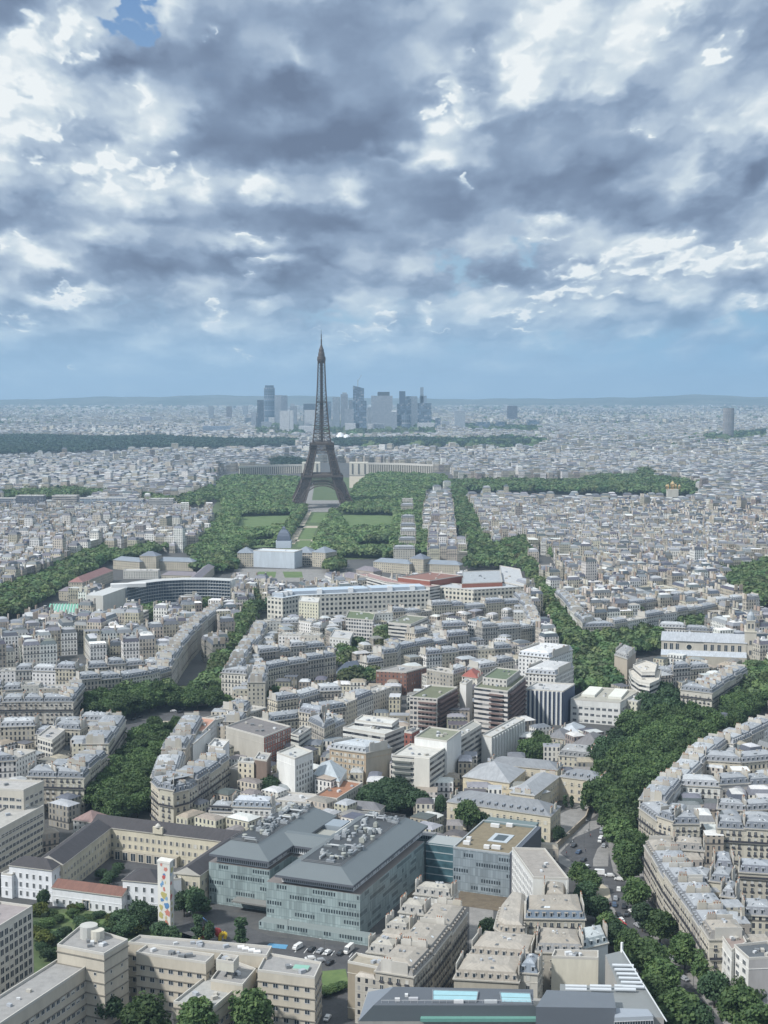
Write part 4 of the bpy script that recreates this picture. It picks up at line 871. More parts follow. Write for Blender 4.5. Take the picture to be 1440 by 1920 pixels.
# military school: domed centre in scaffold wrap, wings
bq(deep((445,1037),(475,1037),25,17),17,'stone end pavilion left of the scaffolded domed building',wall=CR,wm=2,roofc=SL,chim=False,name='school_building',kind='hip')
r=bq(deep((475,1033),(552,1036),26,20),20,'domed stone building wrapped in pale scaffold sheeting at the end of the park',wall=(.46,.51,.56),wm=0,roofc=(.5,.54,.58),chim=False,name='school_building',kind='flat',detail=0)
q=MB(); A=gp(531,1058,0); cx,cy=A[0],A[1]+14
q.box(cx,cy,20,19,19,9,0,0,(.46,.51,.56)); q.build('wrapped_attic',[PAINT],r)
q=MB(); prof=[(9.5,29),(9.6,31),(9.0,35),(7.2,39),(4.4,42),(2.6,43),(2.4,45),(.4,47)]
for (r0,z0),(r1,z1) in zip(prof,prof[1:]):
    for k in range(4):
        a=math.pi/4+k*math.pi/2; f=1.25; p=[(cx+r0*f*math.cos(a),cy+r0*f*math.sin(a),z0),(cx+r0*f*math.cos(a+math.pi/2),cy+r0*f*math.sin(a+math.pi/2),z0),(cx+r1*f*math.cos(a+math.pi/2),cy+r1*f*math.sin(a+math.pi/2),z1),(cx+r1*f*math.cos(a),cy+r1*f*math.sin(a),z1)]
        q.face(p,0,(.10,.12,.16))
q.build('dome',[PAINT],r)
bq(deep((552,1036),(585,1037),22,16),16,'colonnaded stone wing right of the scaffolded dome',wall=CR,wm=3,roofc=SL,chim=False,name='school_building',kind='hip')
bq(deep((585,1035),(610,1037),24,18),18,'stone end pavilion right of the scaffolded domed building',wall=CR,wm=2,roofc=SL,chim=False,name='school_building',kind='hip')
for (a,b,d,z,l,c,rc) in [((212,1050),(262,1054),14,11,'slate-roofed school wing left of the small dark pavilion',CR,SL),((262,1042),(293,1043),16,18,'small dark-roofed pavilion in the long school wing',CR,(.16,.18,.22)),((293,1052),(362,1054),14,11,'slate-roofed school wing right of the small dark pavilion',CR,SL),
 ((303,1078),(372,1080),12,10,'brown-roofed barrack behind the curved offices',CR,SLB),((300,1068),(235,1068),-14,9,'pale flat hall in the school court',(.55,.54,.5),(.5,.5,.5)),
 ((372,1088),(402,1062),12,10,'brown-roofed barrack turned to the sports ground',CR,SLB),((110,1108),(225,1112),12,10,'long brown mansard barrack at the left avenue',CR,SLB),
 ((155,1092),(212,1070),16,12,'red-roofed barrack beside the left avenue',CR,(.25,.13,.12)),((700,1053),(768,1058),14,12,'slate-roofed school wing right of the park, left part',CR,SL),((768,1047),(794,1049),18,18,'square-domed pavilion of the right school wing',CR,(.15,.17,.21)),((794,1057),(862,1060),14,12,'slate-roofed school wing right of the square-domed pavilion',CR,SL),
 ((636,1080),(668,1086),16,9,'low brown-roofed stables right of the dome',(.4,.34,.3),SLB),((668,1068),(700,1072),14,10,'second low brown-roofed stable',(.4,.34,.3),SLB)]:
    p=deep(a,b,abs(d),z)
    bq(ccw(p),z,l,wall=c,wm=2,roofc=rc,chim=False,name='school_building',kind='hip' if 'flat' not in l else 'flat')
# curved glass offices of the institute (three-armed plan)
def arc_building():
    C=[(193,1137),(235,1122),(272,1113),(305,1109),(345,1107),(390,1107),(432,1109)]; z=26
    top=[gp(x,y-20,z) for x,y in C]; r=root('curved_office_building','long curved seven-storey office building with dark glazed front','building',(*center(top),0))
    Q=offset_line(top,17); m=MB(); bands=MB(); gl=MB()
    for i in range(len(top)-1):
        a,b,c,d=top[i],top[i+1],Q[i+1],Q[i]; cc=(.55,.54,.5) if i<1 else (.10,.13,.17)
        m.prism([a,b,c,d],3,z,0,cc,0,(.45,.46,.46))
        L=math.dist(a,b); ang=math.atan2(b[1]-a[1],b[0]-a[0]); mx,my=lerp(a,b,.5); ox,oy=math.sin(ang)*.6,-math.cos(ang)*.6
        if i>=1:
            for k in range(8): bands.box(mx+ox,my+oy,3+k*3.25,L,1.6,.55,ang,0,(.42,.44,.45))
            n=int(L/3)
            for j in range(n+1): p=lerp(a,b,j/n); bands.box(p[0]+ox,p[1]+oy,3,.25,1.5,23,ang,0,(.30,.33,.36))
    for i in range(0,len(top),2): m.box(*lerp(top[i],Q[i],.5),0,3,6,3,0,0,(.4,.4,.4))
    m.build('body',[CONC],r); bands.build('sun_shades',[CONC],r)
    e=MB(); A,B=top[-1],Q[-1]; e.prism(ccw([A,(A[0]+1.2,A[1]),(B[0]+1.2,B[1]),B]),0,z+1,0,(.6,.6,.58)); e.build('end_wall',[CONC],r)
    e=MB(); c=lerp(top[1],Q[1],.5); e.prism(rect(c[0]+10,c[1]+4,34,9,.25),z,z+3.5,0,(.6,.6,.6)); e.build('rooftop_block',[CONC],r)
    q=offset_line([gp(330,1088,z),gp(270,1075,z),gp(232,1066,z)],-15)
    FOOT.append(top+Q[::-1])
arc_building()
bq(deep((195,1148),(268,1150),16,15),15,'white banded office block in front of the curved offices',wall=(.55,.54,.5),wm=4,roofc=(.4,.42,.42),chim=False,name='office_building',kind='flat')
# green striped greenhouse roof
X=quad((86,1157),(152,1157),(156,1134),6); r=root('market_hall','low hall with green and white striped glass roof at the left','building',(*center(X),0))
q=MB(); q.prism(X,0,6,0,(.5,.5,.48)); q.build('wall',[CONC],r); q=MB(); n=11
for k in range(n): q.prism(ccw([lerp(X[0],X[1],k/n),lerp(X[0],X[1],(k+.55)/n),lerp(X[3],X[2],(k+.55)/n),lerp(X[3],X[2],k/n)]),6,7.2,0,(.16,.42,.30) if 1 else (.6,.6,.6))
q.prism(inset(X,.2),6,6.5,0,(.6,.64,.62)); q.build('roof',[PAINT],r); FOOT.append(X)
# sports ground: red track
def ring_pts(cx,cy,rx,ry,n=28): return [(cx+rx*math.cos(2*math.pi*k/n),cy+ry*math.sin(2*math.pi*k/n)) for k in range(n)]
a=gp(433,1100);b=gp(508,1100); cx=(a[0]+b[0])/2; sheet('sports_ground',[gp(*p) for p in((428,1122),(520,1118),(515,1088),(440,1086))],.06,PAVE)
sheet('running_track',ring_pts(cx,gp(470,1101)[1],24,52),.12,REDT)
for p in (((484,1072),(518,1072),(516,1083),(480,1083)),((530,1072),(566,1072),(568,1083),(534,1083))): sheet('lawn',[gp(*q) for q in p],.10,GRASS)
sheet('forecourt',[gp(*p) for p in((440,1066),(650,1068),(660,1092),(430,1090))],.05,PAVE)
# the two long pale ministries with glass roofs
def longb(pts,z,label,wall,wm,depth,roofc=(.40,.45,.50),extra=True):
    P=[gp(x,y,z) for x,y in pts]; Q=offset_line(P,depth); poly=P+Q[::-1]; FOOT.append(poly)
    r=building(poly,z,label,'office_building','building',None,'flat',wall=wall,wm=wm,roofc=roofc,chim=False,rr=random.Random(2),detail=1)
    if extra:
        for i in range(len(P)-1):
            q=MB(); p=[lerp(P[i],Q[i],.25),lerp(P[i+1],Q[i+1],.25),lerp(P[i+1],Q[i+1],.8),lerp(P[i],Q[i],.8)]; p=inset(ccw(p),1.5)
            q.prism(p,z,z+3.2,0,(.35,.38,.42),0,(.42,.50,.58)); q.build('glass_roof',[PAINT],r)
            for t in(.35,.75): q=MB(); c=lerp(lerp(P[i],P[i+1],t),lerp(Q[i],Q[i+1],t),.3); q.box(c[0],c[1],z,5,5,4.5,.1,0,(.6,.6,.6)); q.build('rooftop_block',[CONC],r)
    return r
longb([(501,1120),(530,1123),(560,1118),(700,1112),(806,1108)],21,'long pale office palace with square windows and blue glass roof',(.60,.58,.52),5,42)
longb([(668,1077),(722,1092),(806,1102)],23,'white ribbon-windowed ministry wing stepping back, left part',(.62,.61,.58),4,16,(.3,.2,.19),False)
longb([(806,1100),(888,1107),(984,1101)],21,'cream ministry front facing the boulevard with rows of small windows',(.60,.57,.49),5,30,(.4,.42,.44),False)
bq(quad((746,1083),(806,1090),(868,1080),27),27,'red brick upper block of the ministries, left part',wall=(.25,.10,.075),wm=0,roofc=(.22,.12,.10),chim=False,name='office_building',kind='flat')
bq(quad((866,1095),(942,1092),(938,1070),25),25,'red brick upper block of the ministries, right part with glass roof',wall=(.30,.12,.085),wm=0,roofc=(.32,.34,.36),chim=False,name='office_building',kind='flat')
bq(quad((942,1092),(984,1100),(975,1068),22),22,'white roofed end block of the ministries by the avenue',wall=(.6,.6,.57),wm=3,roofc=(.40,.41,.42),chim=False,name='office_building',kind='flat')
# park strips of houses
for k,(a,b,y,l) in enumerate([(738,778,1030,'at the near end of the park strip'),(748,780,1011,'second line of the park strip'),(751,780,997,'third line of the park strip'),(751,779,984,'fourth line of the park strip'),(753,777,973,'fifth line of the park strip'),(752,775,948,'isolated in the park strip'),(754,774,937,'behind the isolated park houses')]): row([(a,y),(b,y)],19,l,'left end',depth=13,lot=19,wc=(0,1,5),rc=(0,1,2),modern=.15,wing=True)
# long church with twin-lantern tower
def church():
    z=19; A=gp(1240,1218,z*.0+13); 
    base=deep((1240,1201),(1400,1207),20,18); r=root('stone_church','long pale stone church with arched windows, round window and a bell tower','church',(*center(base),0)); FOOT.append(base)
    q=MB(); q.prism(base,0,18,0,(.44,.41,.35)); n=16
    ang=math.atan2(base[1][1]-base[0][1],base[1][0]-base[0][0])
    lo=deep((1282,1232),(1400,1236),9,9); lo=[p for p in lo]
    q.build('nave',[WALL],r)
    ox,oy=math.sin(ang),-math.cos(ang)
    q=MB(); a,b=base[0],base[1]; low=[(a[0]+ox*9,a[1]+oy*9),(b[0]+ox*9,b[1]+oy*9),b,a]; q.prism(low,0,8,0,(.42,.39,.33)); q.face([(*low[0],8.1),(*low[1],8.1),(*low[2],11),(*low[3],11)],1,(.42,.45,.49),[(0,0),(90,0),(90,9),(0,9)]); q.build('aisle',[WALL,ZINC],r); FOOT.append(low)
    for t in(.05,.12,.19,.52,.60,.68,.76,.84,.92):
        p=lerp(a,b,t); place(WM['arch'],'window',r,p[0],p[1],11.2,ang,(1.7,1.2,1.9))
        q=MB(); q.lathe(0,0,[(1.1,0),(1.1,.1)],8)
    q=MB(); p=lerp(a,b,.33)
    for k in range(16):
        t0,t1=2*math.pi*k/16,2*math.pi*(k+1)/16
        P3=lambda r_,t,o:(p[0]+math.cos(ang)*r_*math.cos(t)+ox*o,p[1]+math.sin(ang)*r_*math.cos(t)+oy*o,13.5+r_*math.sin(t))
        q.face([P3(2.9,t0,.3),P3(2.9,t1,.3),P3(2.1,t1,.3),P3(2.1,t0,.3)],0,(.52,.49,.42)); q.face([P3(2.1,t0,.15),P3(2.1,t1,.15),(p[0]+ox*.15,p[1]+oy*.15,13.5)],1,(.1,.1,.1))
    q.build('round_window',[WALL,GLASS],r)
    q=MB(); u=lerp(base[0],base[3],.5),lerp(base[1],base[2],.5); P=inset(base,-.5)
    q.face([(*P[0],18.1),(*P[1],18.1),(*u[1],24),(*u[0],24)],0,(.36,.38,.41),[(0,0),(90,0),(90,10),(0,10)]); q.face([(*P[2],18.1),(*P[3],18.1),(*u[0],24),(*u[1],24)],0,(.36,.38,.41),[(0,0),(90,0),(90,10),(0,10)]); q.face([(*P[1],18.1),(*P[2],18.1),(*u[1],24)],1,(.44,.41,.35)); q.face([(*P[3],18.1),(*P[0],18.1),(*u[0],24)],1,(.44,.41,.35))
    c=lerp(a,b,.33); T=rect(c[0]-ox*5,c[1]-oy*5,22,12,ang); q.face([(*T[0],18.3),(*T[1],18.3),(c[0]-ox*7,c[1]-oy*7,25.5)],0,(.36,.38,.41))
    q.build('roof',[ZINC,WALL],r)
    q=MB(); c=lerp(b,base[2],.25); c=(c[0]+math.cos(ang)*3,c[1]+math.sin(ang)*3); q.box(c[0],c[1],0,9,9,27,ang,0,(.46,.43,.37)); q.box(c[0],c[1],27,9.8,9.8,.8,ang,0,(.5,.47,.4)); q.box(c[0],c[1],27.8,6.5,6.5,8,ang,0,(.46,.43,.37)); q.box(c[0],c[1],35.8,7.4,7.4,.7,ang,0,(.5,.47,.4)); q.build('bell_tower',[WALL],r)
    q=MB(); q.lathe(c[0],c[1],[(3.4,36.5),(3.4,38),(2.9,40.5),(1.6,42.5),(.5,43.4),(.4,45.5),(0,46)],10,0,(.34,.37,.40)); q.build('cupola',[ZINC],r)
    for k in(-1.4,1.4): place(WM['arch'],'window',r,c[0]+ox*3.27+math.cos(ang)*k,c[1]+oy*3.27+math.sin(ang)*k,30,ang,(1,1,1.5))
    for z_ in(9,17): place(WM['arch'],'window',r,c[0]+ox*4.52,c[1]+oy*4.52,z_,ang,(1.2,1,1.4))
church()
# ---------------------------------------------------------------- near quarter: offices, schools, residences traced one by one
WHT=(.60,.60,.58);BEI=(.47,.44,.37);GRY=(.40,.40,.39)
# --- large glass-clad offices, built in their own frame (a to the left along the front, b to the back)
GO=gp(675,1678,18); E1=(-.927,.375); E2=(.375,.927)
def LF(a,b): return (GO[0]+E1[0]*a+E2[0]*b,GO[1]+E1[1]*a+E2[1]*b)
def LR(a0,a1,b0,b1): return ccw([LF(a0,b0),LF(a1,b0),LF(a1,b1),LF(a0,b1)])
ANG=math.atan2(-E1[1],-E1[0])
def M_clad():
    m,t,b=mat('printed_glass_cladding'); uv=t.n.new('ShaderNodeUVMap').outputs[0]; x,y,_=t.sep(uv)[:]; g=t.n.new('ShaderNodeNewGeometry').outputs['Position']
    fx=t.m('DIVIDE',x,1.15); fl=t.m('DIVIDE',t.m('SUBTRACT',y,.6),3.55); seam=t.m('LESS_THAN',t.m('FRACT',fx),.13); hs=t.m('LESS_THAN',t.m('FRACT',fl),.07)
    c=t.n.new('ShaderNodeTexWhiteNoise'); c.noise_dimensions='2D'; t.val(c.inputs['Vector'],t.xyz(t.m('FLOOR',fx),t.m('FLOOR',fl),0)); r=c.outputs[0]
    n=t.noise(g,.06,3,.5); grp=t.noise(t.xyz(t.m('MULTIPLY',t.m('FLOOR',fx),.11),t.m('MULTIPLY',t.m('FLOOR',fl),3.7),0),1.0,2,.5)
    col=t.v('SCALE',tintnode(t),t.m('ADD',t.m('MULTIPLY_ADD',r,.4,.65),t.m('MULTIPLY',n,.25)))
    op=t.m('MULTIPLY',t.m('GREATER_THAN',grp,.49),t.between(t.m('FRACT',fl),.28,.72)); slit=t.m('GREATER_THAN',t.m('FRACT',fx),.42); col=t.mix(t.m('MULTIPLY',op,slit),col,(.025,.035,.045))
    col=t.mix(t.m('MULTIPLY',seam,.45),col,(.12,.16,.17)); col=t.mix(t.m('MULTIPLY',hs,.5),col,(.10,.13,.14))
    t.val(b.inputs['Base Color'],col); b.inputs['Roughness'].default_value=.28; b.inputs['Specular IOR Level'].default_value=.6; return m
CLAD=M_clad(); GCL=(.26,.32,.325)
def glass_offices():
    r=root('glass_office_building','huge office building clad in pale green glass with a grey metal roof and courtyards','office building',(*LF(35,40),0))
    m=MB(); m.prism(LR(0,42,0,74),0,18,0,GCL,1,(.17,.15,.14)); m.build('front_block',[CLAD,PAINT],r)
    m=MB(); m.prism(LR(47,76,13,84),0,18,0,GCL,1,(.17,.15,.14)); m.build('left_block',[CLAD,PAINT],r)
    m=MB(); m.prism(LR(42,47,34,84),0,17.6,0,GCL,1,(.2,.2,.2)); m.prism(LR(0,76,84,90),0,17.4,0,GCL,1,(.2,.2,.2)); m.build('rear_block',[CLAD,PAINT],r)
    m=MB(); m.prism(LR(-6,42.5,-6,-.1),0,3.2,0,GCL,1,(.2,.23,.23)); m.build('entrance_base',[CLAD,PAINT],r)
    m=MB(); m.prism(LR(38,62,7,12.5),4.2,4.9,0,(.2,.2,.19),bottom=True); m.build('canopy',[PAINT],r)
    for (a0,a1,b0,b1) in ((4,36,2.5,82),(49,73,15,80),(36,49,37,49)):
        m=MB(); P=LR(a0,a1,b0,b1); m.prism(P,18,21.8,0,(.62,.64,.66)); 
        for i in range(4):
            a,b=P[i],P[(i+1)%4]; L=math.dist(a,b); n=int(L/.9)
            if not facing(a,b): continue
            for k in range(n):
                if (i==3 or i==1) and random.random()<.5: continue
                p,q=lerp(a,b,(k+.25)/n),lerp(a,b,(k+.7)/n); dx,dy=(b[1]-a[1])/L*.06,-(b[0]-a[0])/L*.06
                m.face([(p[0]+dx,p[1]+dy,18.5),(q[0]+dx,q[1]+dy,18.5),(q[0]+dx,q[1]+dy,21.2),(p[0]+dx,p[1]+dy,21.2)],1)
        m.build('attic',[PAINT,GLASS],r)
    gr=(.125,.145,.155)
    def frust(nm,P,Q,z0,z1,top=(.05,.055,.06)):
        m=MB(); m.prism(P,z0-1.0,z0,0,(.10,.11,.13),bottom=True)
        for i in range(4): L=math.dist(P[i],P[(i+1)%4]); m.face([(*P[i],z0),(*P[(i+1)%4],z0),(*Q[(i+1)%4],z1),(*Q[i],z1)],1,gr,[(0,0),(L,0),(L,5),(0,5)])
        m.face([(*p,z1) for p in Q],0,top); m.build(nm,[PAINT,MROOF],r)
    frust('metal_roof',LR(2,37,-2,84),LR(11,29,6,79),22.2,26.4); frust('metal_roof',LR(46.5,75,11.5,82),LR(56,69,20,78),22.2,26.4)
    frust('metal_roof',LR(33,50,35.5,50),LR(25,58,41,44.5),22.0,25.4,gr)
    m=MB()
    for (a0,a1,b0,b1) in ((11,29,6,79),(56,69,20,78)):
        Q=LR(a0,a1,b0,b1)
        for i in range(4):
            for z in(26.9,27.5): m.bar((*Q[i],z),(*Q[(i+1)%4],z),.07,0,(.2,.2,.2),3)
    m.build('railing',[PAINT],r)
    rr=random.Random(4)
    for (a0,a1,b0,b1,n) in ((12,28,7,78,70),(57,68,21,77,52)):
        for k in range(n):
            a=rr.uniform(a0,a1);b=rr.uniform(b0,b1)
            if a0==12 and 30<b<38: continue
            p=LF(a,b); q=MB(); c=rr.choice([(.28,.30,.32),(.40,.42,.43),(.17,.19,.2),(.33,.34,.31),(.22,.24,.26)]); t=rr.random()
            if t<.45: q.box(p[0],p[1],26.4,rr.uniform(1.5,3.6),rr.uniform(1,2),rr.uniform(.8,1.9),ANG,0,c); q.box(p[0],p[1],28,1,1,.6,ANG,0,c)
            elif t<.8:
                L=rr.uniform(3,8); d=rr.choice([E1,E2]); e=E2 if d is E1 else E1; p2=(p[0]+d[0]*L,p[1]+d[1]*L)
                if not (a0<=a+(L if d is E1 else 0)<=a1 and b+(L if d is E2 else 0)<=b1): continue
                q.bar((*p,27.3),(*p2,27.3),.42,0,c,8); q.bar((*p,26.4),(*p,27.6),.4,0,c,8); q.bar((*p2,27.3),(p2[0]+e[0]*1.2,p2[1]+e[1]*1.2,26.6),.4,0,c,8)
            else: q.lathe(p[0],p[1],[(.9,26.4),(.9,27.6),(1.1,27.7),(1.1,28.1),(0,28.3)],10,0,c)
            q.build('rooftop_duct',[PAINT],r)
    # mid court technical terrace
    for (a0,a1,b0,b1,z,c) in ((30,52,54,66,20.5,(.30,.30,.27)),(38,49,68,78,22,(.25,.29,.33)),(30,36,56,74,23,(.5,.5,.47)),(37,47,52,54,21.5,(.45,.45,.42))):
        q=MB(); q.prism(LR(a0,a1,b0,b1),17.4,z,0,c); q.build('technical_box',[PAINT],r)
    FOOT.append(LR(-6,76,-6,90))
MROOF=M_plain('sheet_metal_roof',.45,.05,.12,.5)
glass_offices()
# glass link and the smaller block behind, same frame
r=root('glass_bridge_building','dark glass link building between the big offices and the smaller grey block','office building',(*LF(-6,80),0))
m=MB(); m.prism(LR(-16,0,76,88),0,17,0,(.10,.16,.18),1,(.3,.32,.32))
P=LR(-16,0,76,88)
for k in range(5): m.prism(inset(P,-.12),3.4*k+2.6,3.4*k+3.0,1,(.35,.4,.42),bottom=True)
m.build('body',[GLASS2:=M_glass('dark_facade_glass',(.05,.10,.12),.15),PAINT],r); FOOT.append(P)
r=root('grey_office_building','grey glass-clad office block with a planted brown roof and small patio','office building',(*LF(-30,88),0))
m=MB(); m.prism(LR(-42,-16,67,110),0,19,0,(.23,.27,.30),1,(.19,.16,.11)); m.build('body',[CLAD,SOILM:=M_plain('planted_roof',.95,.5,.5)],r)
m=MB(); Q=LR(-42,-16,67,110)
for i in range(4): a,b=Q[i],Q[(i+1)%4]; I=inset(Q,.5); m.prism([a,b,I[(i+1)%4],I[i]],19,19.7,0,(.35,.37,.38))
m.prism(LR(-36,-27,82,94),19.05,19.3,0,(.40,.44,.47)); m.prism(LR(-34,-29,84,92),19.35,19.4,0,(.06,.08,.09)); m.build('parapet',[PAINT],r)
for (a,b,w_) in ((-20,74,3),(-34,73,4),(-30,72,2.5),(-19,80,2),(-24,103,4),(-30,106,3)): q=MB(); p=LF(a,b); q.box(*p,19.1,w_,1.8,1.5,ANG,0,(.6,.6,.6)); q.build('rooftop_unit',[PAINT],r)
q=MB(); P=LR(-44,-42,67,110); q.prism(P,0,19.5,0,(.07,.08,.10)); q.build('end_wall',[PAINT],r)
q=MB(); A=LR(-41,-17,108,116); q.prism(A,0,19.5,0,(.15,.19,.2),0,(.13,.17,.17)); q.build('glazed_edge',[PAINT],r); FOOT.append(LR(-44,-16,67,116))
sheet('red_yard',LR(-62,0,50,67),.12,SOIL)
# --- white rounded flats beside it
P=quad((960,1592),(1000,1648),(1066,1650),23)
bq(P,23,'white apartment block with a blank white end wall beside the grey offices',wall=WHT,wm=2,kind='flat',roofc=(.28,.26,.24),near=True,win='white',step=2.4,sh=3.0,chim=False,wskip=(1,),lines=False)
P2=inset(P,2.6); r=bq(P2,26,'set-back white penthouse level on the white block beside the grey offices',wall=WHT,wm=0,z0=23,kind='flat',roofc=(.25,.23,.22),chim=False,name='penthouse',near=True,win='sm') if False else None
# --- white and cream school around a court
def school():
    z=14; r=root('school_building','long white and cream school with dark slate roofs around a planted court','school',(*gp(200,1640,0),0)); W1=(.66,.67,.69);CRM=(.52,.48,.38)
    A,B=gp(118,1621,z),gp(208,1552,z); C=gp(388,1574,z); D=gp(328,1637,z); E_=gp(425,1572,z)
    def blk(nm,P,zz,wall,kind,rc=(.05,.046,.05),win='shut',near=True,step=3.1,sh=3.9,first=1.2,steep=2.6):
        m=MB(); P=ccw(P)
        for i in range(len(P)): m.wall(P[i],P[(i+1)%len(P)],0,zz,0,wall)
        m.face([(*p,zz) for p in P],0,wall)
        for h_ in(4.4,zz-.5): m.prism(inset(P,-.12),h_,h_+.25,0,tuple(v*1.08 for v in wall),bottom=True)
        m.build(nm,FM,r); roof(r,P,zz,kind,rc,random.Random(3),False,rc,steep,0)
        windows(r,P,0,zz,win,step,sh,first,cap=100); FOOT.append(P)
    def dp(a,b,d): L=math.dist(a,b); n=(-(b[1]-a[1])/L*d,(b[0]-a[0])/L*d); return [a,b,(b[0]+n[0],b[1]+n[1]),(a[0]+n[0],a[1]+n[1])]
    lw=dp(A,B,13); blk('left_wing',lw,z,CRM,'gable')
    bw=dp(lerp(B,C,-.22),lerp(B,C,1.3),13); blk('rear_wing',bw,z,CRM,'gable')
    rw=dp(E_,lerp(E_,D,1.0),-12); blk('right_wing',[D,E_,(E_[0]+11,E_[1]-3),(D[0]+11,D[1]-3)],z,CRM,'gable')
    blk('left_pavilion',quad((17,1622),(97,1632),(118,1617),z),z,W1,'hip',win='white')
    blk('left_annex',deep((2,1640),(22,1643),14,10),10,W1,'flat',(.5,.5,.5),win='white')
    blk('right_pavilion',deep((230,1650),(296,1656),13,13.5),13.5,W1,'hip',win='white')
    P=deep((98,1664),(228,1681),10,8); blk('low_front',P,8,W1,'gable',(.17,.085,.065),win='white',steep=2.2)
    m=MB(); p=lerp(P[0],P[1],.49); a=math.atan2(P[1][1]-P[0][1],P[1][0]-P[0][0]); place(WM['arch'],'door',r,p[0],p[1],.1,a,(2.0,1.6,1.6))
    # arcade at the foot of the rear wing
    m=MB(); a,b=B,C; L=math.dist(a,b)
    ox,oy=(b[1]-a[1])/L,-(b[0]-a[0])/L; q=[(a[0]+ox*3+ (b[0]-a[0])*.06,a[1]+oy*3+(b[1]-a[1])*.06),(a[0]+ox*3+(b[0]-a[0])*.72,a[1]+oy*3+(b[1]-a[1])*.72)]
    pol=[q[0],q[1],lerp(a,b,.72),lerp(a,b,.06)]; m.prism(ccw(pol),0,4.6,0,(.36,.33,.27)); ang=math.atan2(b[1]-a[1],b[0]-a[0])
    m.build('arcade',[WALL],r)
    for k in range(8): p=lerp(q[0],q[1],(k+.5)/8); place(WM['arch'],'window',r,p[0],p[1],.3,ang,(1.6,1,1.4))
    m=MB(); c=lerp(B,C,.5); m.box(c[0]+ox*.2,c[1]+oy*.2,z,5,1.2,3.2,ang,0,CRM); m.lathe(c[0]+ox*.2,c[1]+oy*.2,[(1.4,z+3.2),(1.2,z+4),(.5,z+4.7),(0,z+5)],10,0,(.5,.48,.44)); m.build('clock_gable',[WALL],r)
    # painted tower
    T=quad((295,1614),(318,1618),(325,1612),30); m=MB(); 
    for i in range(4): m.wall(T[i],T[(i+1)%4],0,30,0,(.60,.59,.55))
    m.face([(*p,30) for p in T],0,(.3,.3,.28)); m.prism(inset(T,-.15),29.4,30.3,0,(.62,.6,.56),bottom=True)
    t=root('painted_tower','slim white tower painted with coloured abstract shapes beside the white school','tower',(*center(T),0)); m.build('wall',[WALL],t); rr=random.Random(8); FOOT.append(T)
    pal=[(.45,.10,.09),(.10,.22,.42),(.50,.42,.22),(.5,.2,.16),(.22,.36,.5),(.42,.38,.15),(.55,.5,.42),(.16,.30,.48)]
    for e in(0,1):
        a,b=T[e],T[(e+1)%4]; L=math.dist(a,b); nx,ny=(b[1]-a[1])/L*.05,-(b[0]-a[0])/L*.05
        for k in range(22 if e==0 else 9):
            m=MB(); cu=rr.uniform(.18,.82);cz=28.3-26*(k+.5)/(22 if e==0 else 9)+rr.uniform(-1,1); s=rr.uniform(.5,1.35); ax=rr.uniform(.6,1.4); n=11; pts=[]
            for j in range(n):
                th=2*math.pi*j/n; q=s*rr.uniform(.6,1.15); u=cu+q*ax*math.cos(th)/L; u=min(max(u,.03),.97); p=lerp(a,b,u); f=1+.04*k; pts.append((p[0]+nx*f,p[1]+ny*f,cz+q*1.25*math.sin(th)))
            m.face(pts,0,rr.choice(pal)); m.build('painted_shape',[PAINT],t)
    W=deep((318,1652),(340,1650),8,12); bq(W,12,'low painted annex behind the painted tower',wall=(.52,.54,.56),wm=0,kind='flat',chim=False,name='annex')
school()
sheet('school_court',[gp(*p) for p in((150,1655),(215,1590),(330,1600),(300,1650),(235,1665))],.1,ASPH)
for k,(x,y) in enumerate(((205,1645),(215,1640),(200,1655),(190,1640),(222,1628))): X,Y=gp(x,y,2); tree(X,Y,4.5,6,'d','dark shrub in the court of the school','shrub','shrubs in the school court','shrub')
